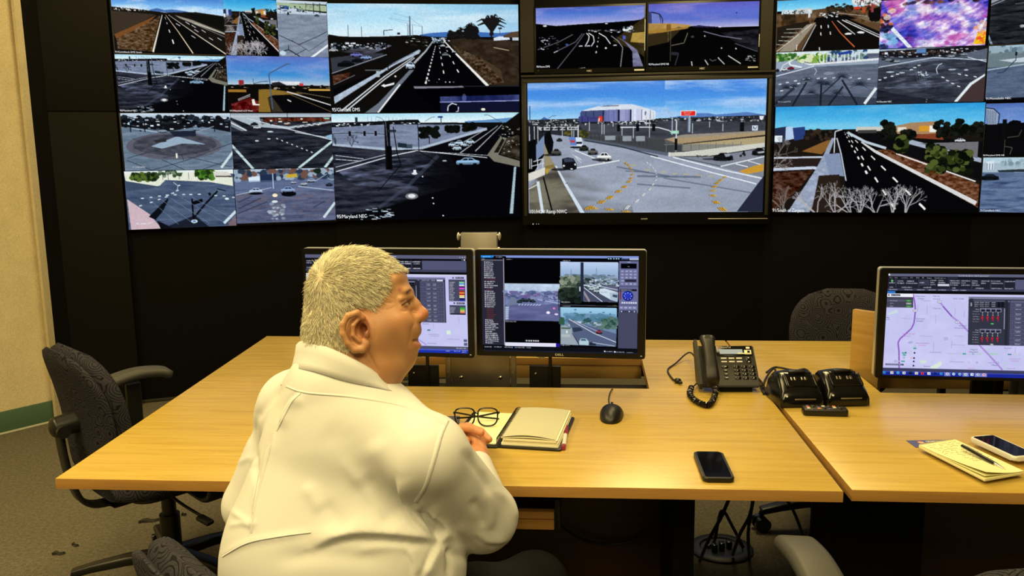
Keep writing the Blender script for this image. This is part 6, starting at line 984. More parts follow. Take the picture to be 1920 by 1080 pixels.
def lift(fr, cx, ytop, Y, knobs, label, zb=DZ - .1):
    c = fr.at(cx, ytop, Y); zt_ = c[2]; k = Y / FPX
    r = empty('monitor_lift_column', fr.o + fr.x * c[0] + fr.y * c[1], fr.rz, label, 'monitor mount', 'monitor lifts'); r.location.z = zb; H_ = zt_ - zb
    bm = NB(); box(bm, (0, .02, H_ / 2), (69 * k, .03, H_), .002); build('column', bm, MT['steel'], r)
    bm = NB(); box(bm, (0, -.005, .12), (112 * k, .012, .24), .002); build('front_plate', bm, MT['steel'], r)
    for s in (-1, 1): bm = NB(); box(bm, (s * 63 * k, -.001, .12), (11 * k, .016, .24), .002); build('side_flange', bm, MT['steel'], r); bm = NB(); cyl(bm, (s * 63 * k, -.007, .118), (s * 63 * k, -.013, .118), .006, .004, 10); build('bolt', bm, MT['chrome'], r); bm = NB(); ball(bm, (s * 38 * k, -.008, .1), .009, (1, .6, 1), 10, 8); build('bolt', bm, MT['chrome'], r)
    for s in (-1, 1):
        bm = NB(); cyl(bm, (s * 31 * k, .012, H_ - .008), (s * 40 * k, .012, H_ - .008), .004, n=10); ball(bm, (s * 39 * k, .012, H_ - .012), .012, (.45, 1, 1.15), 14, 10); build('knob', bm, MT['silver'], r)
        bm = NB(); ball(bm, (s * 37 * k, .01, H_ - .053), .006, u=10, v=8); build('lower_knob', bm, MT['silver'], r)
    bm = NB(); box(bm, (0, .005, H_ - .2), (.5, .02, .04), .003); build('crossbar', bm, MT['darkmetal'], r)
    for s in (-1, 1):   # hanging clamp with its printed tag below each screen
        x = s * 118 * k; bm = NB(); box(bm, (x, -.01, .215), (58 * k, .02, .03), .002); box(bm, (x, -.014, .19), (20 * k, .02, .03), .002); box(bm, (x + .01, 0, .07), (60 * k, .016, .14), .002); build('clamp', bm, MT['darkmetal'], r); bm = NB(); box(bm, (x, -.026, .178), (12 * k, .002, .015)); build('tag', bm, MT['label_white'], r); bm = NB(); cyl(bm, (x + 16 * k, -.02, 0), (x + 16 * k, -.02, .22), .006, n=8); build('cable', bm, MT['black'], r)
        bm = NB(); ball(bm, (x - 12 * k, -.01, .115), .005, u=8, v=6); build('screw', bm, MT['chrome'], r)
    return r
lift(LD, 897, 437, 2.78, 0, 'steel lift column between the two monitors behind the man')
lift(RD, 1986, 470, 2.7, 0, 'steel lift column behind the right monitor with the large map')

# ---------------------------------------------------------------- things on the desks
def thing(name, px, py, label, cat, rz=0.0, fr=LD, z=DZ, group=None): p = onz(px, py, z); return empty(name, p, fr.rz + rz, label, cat, group)
# mouse
t = thing('computer_mouse', 1146, 784, 'black computer mouse with its cable running back into the desk slot', 'mouse', -.1)
rings = []
for y, w, h in ((-.056, .004, .006), (-.053, .012, .013), (-.046, .0195, .021), (-.034, .026, .03), (-.015, .0305, .037), (.01, .033, .0385), (.032, .0335, .033), (.046, .031, .025), (.053, .024, .016), (.0565, .01, .008)): rings.append([(w * math.cos(a) * (1.0 if math.sin(a) < .3 else .97), y, max(0, h * math.sin(a) ** .8 if math.sin(a) > 0 else 0)) for a in np.linspace(0, PI, 15)] + [(-w * .9, y, .0005), (w * .9, y, .0005)])
bm = NB(); loft(bm, rings); build('shell', bm, MT['black'], t, 60); bm = NB(); box(bm, (0, .03, .033), (.007, .022, .006), .002); build('wheel', bm, MT['blackgloss'], t)
c0 = LD.px(1146, 784); q = lambda x, y, z: (LD.px(x, y, DZ)[0] - c0[0], LD.px(x, y, DZ)[1] - c0[1], z)
bm = NB(); tube(bm, [(0, .055, .006), q(1133, 757, .004), q(1129, 742, .003), q(1131, 731, .003), q(1133, 726, -.02), q(1136, 722, -.06)], .0018, 6); build('cable', bm, MT['black'], t)
# black mobile phone
def phone(name, px, py, w, l, rz, label, body, rim, glass, fr=LD, z=DZ):
    t = thing(name, px, py, label, 'phone', rz, fr, z); bm = NB(); prism(bm, rrect(w, l, .011, 5), .0005, .0115, .003); build('case', bm, body, t, 45)
    bm = NB(); prism(bm, rrect(w - .007, l - .007, .008, 5), .0112, .0122, .0006); build('rim', bm, rim, t, 45); bm = NB(); prism(bm, rrect(w - .012, l - .03, .004, 4) if rim is not body else rrect(w - .012, l - .012, .005, 4), .0118, .0126); build('screen', bm, glass, t, None); return t
a = onz(1345, 899, DZ); b = onz(1325, 851, DZ); v = b - a
phone('mobile_phone', 1337, 879, .071, v.length + .008, math.atan2(-v.x, v.y) - LD.rz, 'black mobile phone lying face up near the front edge of the large desk', MT['black'], MT['black'], MT['glass'])
# notebook with spiral binding, open on its black cover
o = onz(936, 838.5, DZ); e = onz(1047, 845, DZ); NBK = math.atan2(e.y - o.y, e.x - o.x); t = empty('spiral_notebook', o, NBK, 'open spiral notebook in a black leather cover beside the man\'s hand', 'notebook')
Nf = Fr(o, e); wB = (e - o).length; lB = Nf.px(957, 772, DZ + .012)[1]
bm = NB(); prism(bm, rrect(wB + .014, lB + .012, .008), 0.0005, .005, .001); bmesh.ops.translate(bm, vec=((wB) / 2 + .001, lB / 2 - .002, 0), verts=bm.verts); build('cover', bm, MT['cover'], t, 40)
lw = .125
bm = NB(); prism(bm, rrect(lw + .01, lB + .02, .008), .0005, .004, .001); bmesh.ops.translate(bm, vec=(-lw / 2 - .006, lB / 2 - .002, 0), verts=bm.verts); build('cover', bm, MT['cover'], t, 40)
bm = NB(); prism(bm, rrect(lw - .012, lB - .004, .005), .0042, .0065); bmesh.ops.translate(bm, vec=(-lw / 2 - .004, lB / 2 + .004, 0), verts=bm.verts); build('left_page', bm, MT['yellowpaper'], t, 40)
for k in range(3):
    hh = .0052 + .0062 * k; bm = NB(); prism(bm, rrect(wB - .004 - .004 * k, lB - .004, .004), hh, hh + .0058, .0008); bmesh.ops.translate(bm, vec=(wB / 2 + .002 + .001 * (k % 2), lB / 2 + .002 * (k % 2), 0), verts=bm.verts); build('page_block', bm, MT['paper'], t, 40)
def page(z, arch, w, l, mt, name, ox=.002, x0=.004):
    rings = []
    for j in range(13):
        x = x0 + (w - x0) * j / 12; s = j / 12; rings.append([(x, y + ox, z + arch * math.sin(PI * min(1, s * 1.02)) * (.75 + .25 * math.cos(yy * 3)) + d) for d in (0, .0006) for yy, y in ((q, q * l) for q in (np.linspace(0, 1, 7) if d == 0 else np.linspace(1, 0, 7)))])
    bm = NB(); loft(bm, rings); return build(name, bm, mt, t, 50)
page(.0242, .004, wB - .003, lB - .004, MT['paper'], 'page'); page(.0262, .0075, wB - .008, lB - .008, MT['greypage'], 'grey_page', .004)
bm = NB()
for i in range(24): y = .008 + (lB - .016) * i / 23; tube(bm, [(-.008, y, .008), (-.008, y, .021), (-.001, y, .028), (.008, y + .002, .027), (.009, y + .002, .018)], .0011, 5, 3)
build('spiral_binding', bm, MT['black'], t)
# red and white marker beside it
a = onz(1056.5, 845, DZ); b = onz(1062.5, 803, DZ); t = empty('marker_pen', a, math.atan2(b.y - a.y, b.x - a.x), 'red and white marker pen lying along the right side of the spiral notebook', 'pen'); L = (b - a).length
bm = NB(); cyl(bm, (.018, 0, .0062), (L * .6, 0, .0062), .0056, n=16); build('barrel', bm, MT['white'], t); bm = NB(); cyl(bm, (0, 0, .0062), (.02, 0, .0062), .0052, .0058, 16); build('end_plug', bm, MT['red'], t); bm = NB(); cyl(bm, (L * .58, 0, .0064), (L, 0, .0064), .0063, .005, 16); box(bm, (L * .78, 0, .013), (L * .3, .003, .0016)); build('cap', bm, MT['red'], t)
# eyeglasses standing on the left page
p = onz(893, 800, DZ + .0075); t = empty('eyeglasses', p, LD.rz + .04, 'black framed eyeglasses standing on the left page of the spiral notebook', 'glasses')
FRM = MT['blackgloss']
def lens(cx): return [(cx + x, .004 + z * .18 + abs(cx) * .02, z + .0265) for x, z in [(w_ * 1.0, h_) for w_, h_ in [(-.027, .004), (-.0245, .017), (-.014, .0225), (0, .0235), (.014, .0225), (.0245, .017), (.027, .004), (.0245, -.012), (.016, -.0215), (0, -.0245), (-.016, -.0215), (-.0245, -.012)]]]
bm = NB()
for cx in (-.0315, .0315): tube(bm, lens(cx), .0021, 6, 4, True)
tube(bm, [(-.0065, .007, .034), (0, .005, .037), (.0065, .007, .034)], .002, 6, 4); build('frame', bm, FRM, t)
for s in (-1, 1):
    bm = NB(); sweep(bm, smooth_path([(s * .058, .007, .034), (s * .063, .014, .035), (s * .055, .03, .03), (-s * .005, .05, .012), (-s * .06, .062 + .004 * s, .003)], 5), rrect(.002, .005, .0009, 2)); build('temple', bm, FRM, t)
# edge of a blue-grey folder left of the notebook
p = onz(858, 790, DZ); t = empty('folder', p, LD.rz + .1, 'blue-grey folder mostly hidden by the shoulder beside the spiral notebook', 'folder'); bm = NB(); prism(bm, rrect(.16, .12, .004), .0006, .0035, .0006); bmesh.ops.translate(bm, vec=(-.075, -.02, 0), verts=bm.verts); build('folder_cover', bm, mat('slate_cover', (.08, .08, .1), .5), t, 40)

# ---- desk telephone
t = thing('desk_telephone', 1382, 737, 'black corded desk telephone at the right end of the large desk', 'telephone', .03)
SL = math.radians(44); ny, nz = math.cos(SL), math.sin(SL); X0, X1 = -.062, .07; FL_ = .138
bm = NB(); prof = [(.0, .016), (.004, .03), (.004 + FL_ * ny, .03 + FL_ * nz), (.014 + FL_ * ny, .03 + FL_ * nz - .003), (.03 + FL_ * ny * .9, .095), (.075, .02)]
loft(bm, [[(x, y, z) for y, z in prof] for x in (X0 - .045, X1)]); es = [e for e in bm.edges]; bmesh.ops.bevel(bm, geom=es, offset=.003, segments=2, affect='EDGES'); build('body', bm, MT['black'], t, 40)
bm = NB(); box(bm, (.0, .055, .0085), (.1, .09, .017), .003); build('foot', bm, MT['blackmatte'], t)
def face(u, v, d=0.0): return (u, .004 + v * ny - d * nz, .03 + v * nz + d * ny)
def fbox(bm, u, v, w, h, d, th=.003, bev=.0008): box(bm, (0, 0, 0), (w, h, th), bev, 2, mat=Matrix.Translation(face(u, v, d)) @ Matrix.Rotation(SL, 4, 'X')) if bev == 0 else _fb(bm, u, v, w, h, d, th, bev)
def _fb(bm, u, v, w, h, d, th, bev):
    n0 = len(bm.verts); b2 = NB(); box(b2, (0, 0, 0), (w, h, th), bev); b2.transform(Matrix.Translation(face(u, v, d)) @ Matrix.Rotation(SL, 4, 'X')); me = bpy.data.meshes.new('x'); b2.to_mesh(me); b2.free(); bm.from_mesh(me); bpy.data.meshes.remove(me)
bm = NB(); fbox(bm, .006, .118, .112, .036, .001); build('top_panel', bm, MT['blackgloss'], t)
bm = NB(); fbox(bm, -.004, .114, .072, .017, .0028, .002); build('display', bm, M_emit('phone_display', (.62, .64, .5), .75), t); bm = NB(); fbox(bm, .048, .112, .022, .016, .0026, .002); fbox(bm, .03, .107, .03, .004, .003, .002); build('voicemail_plate', bm, MT['paper'], t); bm = NB(); fbox(bm, .05, .113, .008, .008, .004, .002); build('voicemail_key', bm, MT['blackgloss'], t); bm = NB(); fbox(bm, .05, .128, .012, .008, .003, .002); build('message_lamp', bm, MT['label_white'], t)
fx = np.array(face(1, 0)) - np.array(face(0, 0)); fy = np.array(face(0, 1)) - np.array(face(0, 0))
lettering('brand_lettering', 'ShoreTel', MT['label_white'], t, face(-.036, .128, .0032), fx, fy, .008, .032); bm = NB(); fbox(bm, -.041, .1305, .006, .005, .0028, .001, .0003); build('brand_mark', bm, MT['orange'], t)
for j in range(2):
    for i in range(3): bm = NB(); fbox(bm, -.03 + i * .024, .09 - j * .0125, .018, .005, .0012, .003); build('line_key', bm, MT['label_white'], t)
bm = NB(); fbox(bm, .047, .084, .014, .024, .001, .003); build('rocker_key', bm, MT['blackgloss'], t); bm = NB(); fbox(bm, .047, .091, .005, .003, .003, .001, .0003); fbox(bm, .047, .077, .005, .003, .003, .001, .0003); build('rocker_mark', bm, MT['label_white'], t)
for j, row in enumerate(('123', '456', '789', '*0#')):
    for i, ch in enumerate(row): u, v = .006 + i * .0235, .058 - j * .0135; bm = NB(); fbox(bm, u, v, .018, .0085, .002, .005, .0012); k = build('number_key', bm, MT['blackgloss'], t); lettering('digit', ch, MT['label_white'], k, face(u, v - .0025, .0049), fx, fy, .007, None, True)
for j in range(4): bm = NB(); fbox(bm, -.03, .058 - j * .0135, .02 if j == 0 else .012, .007, .002, .004, .001); build('function_key', bm, MT['blackgloss'] if j == 0 else MT['black'], t); bm = NB(); fbox(bm, -.029, .0585 - j * .0135, .007, .002, .0043, .0006, .0002); build('key_mark', bm, MT['label_white'], t)
# cradle and handset along the left
bm = NB(); loft(bm, [[(x, y, z) for y, z in [(.0, .012), (-.004, .03), (.015 + .15 * ny, .045 + .14 * nz), (.03 + .15 * ny, .03 + .14 * nz), (.07, .02)]] for x in (X0 - .054, X0 - .044)]); build('cradle', bm, MT['black'], t, 40)
hp = [(-.02, .014), (.0, .03), (.03, .041), (.07, .044), (.11, .043), (.14, .036), (.157, .022)]
path = [face(X0 - .019, v, d) for v, d in hp]; sc = [(.8, .5), (1.05, 1.0), (.92, .9), (.84, .8), (.9, .85), (1.12, 1.0), (.9, .45)]
P2 = smooth_path(path, 5); S2 = [tuple(np.array([np.interp(i / 5, range(7), [s[k] for s in sc]) for k in (0, 1)])) for i in range(len(P2))]
bm = NB(); sweep(bm, P2, rrect(.044, .026, .011, 4), up=(0, -nz, ny), scales=S2); hs = build('handset', bm, MT['black'], t, 60)
bm = NB(); cyl(bm, face(X0 - .019, .138, .048), face(X0 - .019, .138, .0515), .0105, .0095, 20); build('earpiece_button', bm, MT['black'], t)
# coiled cord
cw = [face(X0 - .05, .0, .004), None]
o3 = LD.px(1382, 737); q3 = lambda x, y, z=.0: (LD.px(x, y, DZ)[0] - o3[0], LD.px(x, y, DZ)[1] - o3[1], z)
core = smooth_path([q3(1296, 733, .012), q3(1292, 744, .010), q3(1302, 757, .010), q3(1322, 765, .010), q3(1334, 757, .012), q3(1341, 743, .022), (-.08, -.014, .03)], 26)
hel = []; up = Vector((0, 0, 1)); n = len(core)
for i, c in enumerate(core):
    c = Vector(c); d = (Vector(core[min(i + 1, n - 1)]) - Vector(core[max(i - 1, 0)])).normalized(); s = d.cross(up).normalized(); w2 = s.cross(d)
    for k in range(2): a = (i * 2 + k) * .95; hel.append(c + (s * math.cos(a) + w2 * math.sin(a)) * .0078)
bm = NB(); sweep(bm, hel, circ(.0022, 6)); build('coiled_cord', bm, MT['blackgloss'], t)
bm = NB(); tube(bm, [q3(1297, 733, .012), q3(1306, 727, .014), q3(1318, 715, .016), face(X0 - .05, .02, -.01)], .0022, 6); build('cord', bm, MT['black'], t)
bm = NB(); tube(bm, [(X0 - .04, .06, .06), q3(1300, 676, .03), q3(1272, 684, .006), q3(1256, 695, .004), q3(1263, 712, .005), q3(1270, 717, .007)], .0028, 7); build('network_cable', bm, MT['black'], t); bm = NB(); ball(bm, q3(1272, 718, .009), .012, (1, .9, .75), 12, 8); box(bm, q3(1277, 721, .008), (.012, .01, .008), .001); build('plug', bm, MT['black'], t)
bm = NB(); tube(bm, [(X1 - .01, .06, .05), (X1 + .016, .03, .02), q3(1427, 727, .004), q3(1432, 741, .003)], .0032, 7); build('power_cord', bm, MT['black'], t)

# ---- two radio chargers and the remote
def charger(px, py, label):
    t = thing('radio_charger', px, py, label, 'charger', .1, RD, group='radio chargers'); w = .066
    prof = lambda k: [(-.07, .004), (-.073, .03), (-.055, .05), (-.03, .067), (.0, .085), (.024, .09), (.046, .082), (.066, .058), (.076, .02), (.074, .004)]
    rings = []
    for x, k in ((-w, .72), (-w * .96, .88), (-w * .82, .97), (-w * .5, 1.0), (0, 1.02), (w * .5, 1.0), (w * .82, .97), (w * .96, .88), (w, .72)): rings.append([(x * (1 - .12 * z / .08), y * (1 if k > .8 else .94), z * k if z > .01 else z) for y, z in prof(k)])
    bm = NB(); loft(bm, rings); build('housing', bm, MT['blackgloss'], t, 50)
    SLc = math.radians(32); M = Matrix.Translation((0, -.027, .0685)) @ Matrix.Rotation(SLc, 4, 'X')
    def pb(name, c, s, mt, bev=.002): bm = NB(); box(bm, c, s, bev); bm.transform(M); return build(name, bm, mt, t, 40)
    pb('pocket', (.006, .006, .001), (.08, .056, .006), MT['glass'], .0028); pb('pocket_ridge', (.004, .03, .008), (.05, .008, .01), MT['black'])
    for x in (-.017, -.007, .014, .024): c = pb('contact', (x, .006, .0045), (.006, .011, .003), MT['chrome'], .0008)
    for s in (-1, 1): pb('pocket_wall', (s * .043 + .006, .0, .003), (.007, .05, .01), MT['blackgloss'], .003)
    bm = NB(); box(bm, (.008, -.069, .028), (.062, .01, .004), .001, rot=(.3, 0, 0)); build('front_lip', bm, MT['steel'], t)
    bm = NB(); cyl(bm, (-.045, -.063, .034), (-.045, -.07, .036), .003, n=10); build('indicator', bm, MT['white'], t); return t
c1 = charger(1488, 752, 'black radio charger on the right desk, the one nearer the telephone'); c2 = charger(1572, 750, 'black radio charger on the right desk, the one nearer the upright board')
oc = onz(1488, 752, DZ); rot = Matrix.Rotation(-(RD.rz + .1), 3, 'Z')
q4 = lambda x, y, z: rot @ (onz(x, y, DZ) - oc) + Vector((0, 0, z))
bm = NB(); tube(bm, [(-.03, .07, .02), q4(1452, 702, .02), q4(1436, 712, .006), q4(1431, 728, .003), q4(1433, 741, .003)], .0035, 7); build('power_cord', bm, MT['black'], c1)
oc2 = onz(1572, 750, DZ); q5 = lambda x, y, z: rot @ (onz(x, y, DZ) - oc2) + Vector((0, 0, z))
bm = NB(); tube(bm, [(-.03, .07, .02), q5(1512, 700, .012), q5(1490, 697, .004), q5(1455, 690, .003), q5(1437, 700, .003)], .0035, 7); build('power_cord', bm, MT['black'], c2)
t = thing('remote_control', 1546, 777, 'black remote control lying in front of the two radio chargers', 'remote', -.05, RD)
bm = NB(); prism(bm, rrect(.122, .042, .008), .0005, .02, .004); build('shell', bm, MT['black'], t, 45)
for i in range(7):
    for j in range(3): bm = NB(); box(bm, (-.046 + i * .0145, -.011 + j * .011, .0205), (.009, .007, .003), .001); build('button', bm, [MT['label_white'], MT['rubber'], MT['orange'], MT['blackgloss'], MT['blueink'], MT['rubber'], MT['blackgloss']][(i + j * 2) % 7], t)
# ---- card, notepad, white phone, pen
a = onz(1703, 829.5, DZ); b = onz(1762, 828.5, DZ); c = onz(1718, 843, DZ)
t = empty('business_card', a, math.atan2(b.y - a.y, b.x - a.x), 'blue printed card tucked under the yellow notepad on the right desk', 'card'); wv = (b - a).length; dl_ = -.05
bm = NB(); prism(bm, [(0, -.04), (wv + .02, -.04), (wv + .02, .012), (0, .012)], .0004, .0011); build('card', bm, MT['blueink'], t, None)
bm = NB(); cyl(bm, (.03, -.004, .0011), (.03, -.004, .0014), .008, n=18); build('printed_mark', bm, MT['orange'], t); bm = NB(); box(bm, (.03, -.006, .0015), (.014, .004, .0003)); build('printed_mark', bm, MT['label_white'], t)
bm = NB()
for k in range(9): box(bm, (.047 + k * .0042, .002 - .0006 * (k % 2), .0013), (.0026 + .0008 * (k % 3), .005 + .002 * (k % 2), .0003))
build('printed_line', bm, MT['label_white'], t, None)
nb = [onz(x, y, DZ + .0085) for x, y in ((1722.5, 841), (1794, 831.5), (1917, 891), (1846, 904))]; Pf = Fr(nb[3], nb[2]); wN = ((nb[2] - nb[3]).length + (nb[1] - nb[0]).length) / 2; lN = ((nb[0] - nb[3]).length + (nb[1] - nb[2]).length) / 2; tl = Pf.loc(nb[0]); sk = tl[0] / tl[1]
t = empty('notepad', nb[3], Pf.rz, 'pale yellow spiral notepad with handwriting at the front of the right desk', 'notepad')
Hh = tl[1]; sq = lambda u, v: (u * wN + sk * v * Hh, v * Hh)
bm = NB(); prism(bm, [sq(0, 0), sq(1, 0), sq(1, 1), sq(0, 1)], .0018, .008, .0008); build('page_block', bm, MT['yellowpaper'], t, 40)
bm = NB(); prism(bm, [sq(0, 0), sq(1, 0), sq(1, 1), sq(0, 1)], .0012, .0018); build('backing_card', bm, MT['greypage'], t, None)
def curl(z, a_, m, name, k):
    rings = []
    for j in range(11):
        v = j / 10; rings.append([(*sq(u + .03 * k * (1 - v), v), z + a_ * (1 - v) ** 2 * max(0, 1 - u * 1.2) ** 1.5 + d) for d, us in ((0, np.linspace(0, 1, 9)), (.0004, np.linspace(1, 0, 9))) for u in us])
    bm = NB(); loft(bm, rings); return build(name, bm, m, t, 60)
curl(.0085, .006, MT['yellowpaper'], 'page', -.3); curl(.0095, .014, MT['yellowpaper'], 'page', .5)
bm = NB()
for i in range(11):
    for j in range(6):
        u = .1 + j * .14 + .03 * rng.random(); v = .93 - i * .055
        if u + .1 > .95 or rng.random() < .12 or (v < .62 and u < .3): continue
        x, y = sq(u, v); pts = [(x + k * .004 + .001 * rng.standard_normal(), y + .0022 * rng.standard_normal(), .0104 + .014 * (1 - v) ** 2 * max(0, 1 - u * 1.2) ** 1.5) for k in range(4)]; sweep(bm, pts, circ(.00028, 4))
build('handwriting', bm, MT['ink'], t, None)
bm = NB()
for i in range(18): x, y = sq(.04 + .92 * i / 17, 1.0); tube(bm, [(x, y - .006, .0095), (x, y - .001, .0125), (x, y + .003, .008), (x, y + .001, .003)], .0008, 5, 3)
build('spiral_binding', bm, MT['silver'], t)
a = onz(1809, 836, DZ); b = onz(1842, 831.5, DZ); c = onz(1921, 868, DZ); v = c - b; w3 = (b - a).length * .8; ce = (a + c) / 2 + Vector((.018, -.006, 0))
ph = phone('mobile_phone', 960, 800, .07, v.length + .012, 0, 'white mobile phone lying against the yellow notepad on the right desk', MT['white'], MT['white'], MT['glass'], RD); ph.location = Vector((ce.x, ce.y, DZ + .0105)); ph.rotation_euler = (0, .0, math.atan2(-(b - c).x, (b - c).y)); ph.location.z = DZ + .0125
a = onz(1804, 835.5, DZ + .032); b = onz(1885, 880.5, DZ + .02); t = empty('ballpoint_pen', b, 0, 'black ballpoint pen with a chrome tip lying across the white phone and notepad', 'pen'); v = a - b; t.rotation_euler = v.to_track_quat('X', 'Z').to_euler(); L = v.length
bm = NB(); cyl(bm, (.028, 0, 0), (L, 0, 0), .0045, .004, 14); build('barrel', bm, MT['blackgloss'], t); bm = NB(); cyl(bm, (.0, 0, 0), (.03, 0, 0), .0012, .0046, 14); build('tip', bm, MT['chrome'], t); bm = NB(); box(bm, (L * .72, 0, .0055), (L * .36, .003, .0015), .0004); build('clip', bm, MT['silver'], t)

# ---------------------------------------------------------------- under the desks
def floor_cable(name, pts, label, r=.006):
    P = [onz(x, y, z) if Y is None else atY(x, y, Y) for x, y, z, Y in pts]; o = Vector((P[-1].x, P[-1].y, 0)); bm = NB(); tube(bm, [p - o for p in P], r, 7, 8); c = build(name, bm, MT['black'], None); c.location = o; return tag(c, label, 'cable', 'cables under the desk')
floor_cable('hanging_cable', [(1371, 925, 0, 2.6), (1352, 970, 0, 2.65), (1330, 1010, 0, 2.7), (1312, 1052, .006, None)], 'black cable slanting down leftmost under the large desk to the floor')
floor_cable('hanging_cable', [(1413, 925, 0, 2.75), (1408, 962, 0, 2.75), (1403, 1000, 0, 2.75), (1405, 1046, .006, None)], 'black cable hanging straight down beside the round floor cover')
floor_cable('hanging_cable', [(1414, 930, 0, 2.7), (1405, 968, 0, 2.7), (1388, 1000, 0, 2.75), (1374, 1040, .02, None)], 'black cable curving down onto the round floor cover')
floor_cable('hanging_cable', [(1470, 930, 0, 2.9), (1486, 955, 0, 2.95), (1499, 985, 0, 3.0), (1505, 1005, .006, None)], 'black cable hanging behind the wheeled chair base under the right desk')
floor_cable('hanging_cable', [(1050, 985, 0, 2.42), (1085, 1008, 0, 2.42), (1130, 1020, 0, 2.42), (1180, 1016, 0, 2.42), (1215, 995, 0, 2.42)], 'black cable sagging across the dark panel under the large desk', .004)
p = onz(1352, 1030, 0); t = empty('floor_outlet_cover', p, 0, 'round dark plastic floor outlet cover with plugs under the desk', 'floor outlet')
bm = NB(); lathe(bm, [(0, .001), (.115, .001), (.118, .006), (.108, .012), (.08, .012), (.075, .006), (0, .006)], 36); build('ring', bm, MT['black'], t, 40); bm = NB(); tube(bm, [(-.05, .0, .012), (-.02, .02, .03), (.0, .01, .15), (.04, -.01, .09), (.075, -.03, .02)], .006, 7); build('looped_cord', bm, MT['black'], t)
for k in range(3): bm = NB(); box(bm, (-.03 + k * .03, -.02 + .012 * k, .02), (.02, .026, .026), .004); build('plug', bm, MT['blackgloss'], t)
# scraps on the carpet at left
def scrap(px, py, L, rz, label, mt):
    p = onz(px, py, 0); t = empty('carpet_scrap', p, rz, label, 'scrap', 'scraps on the carpet'); rings = []
    for i in range(6): s = i / 5; w_ = .012 * math.sin(PI * (.15 + .7 * s)) * L / .1; rings.append([(L * (s - .5), -w_ + .006 * math.sin(s * 7), .001), (L * (s - .5), w_ + .006 * math.sin(s * 7), .001), (L * (s - .5), w_ * .4 + .005 * math.sin(s * 7), .010 + .006 * math.sin(s * 5)), (L * (s - .5), -w_ * .5, .011)])
    bm = NB(); loft(bm, rings); build('fibre', bm, mt, t, 60)
SC = mat('dark_scrap', (.03, .027, .02), .9)
scrap(281, 978, .085, .35, 'crumpled dark scrap on the carpet under the left chair seat', SC); scrap(110, 1040, .045, .2, 'small dark scrap on the carpet, nearest the bottom left corner', SC); scrap(141, 1024, .03, -.3, 'tiny dark scrap on the carpet just behind the bottom left one', SC); scrap(345, 967, .02, .3, 'tiny pale scrap on the carpet right of the chair column', SC)
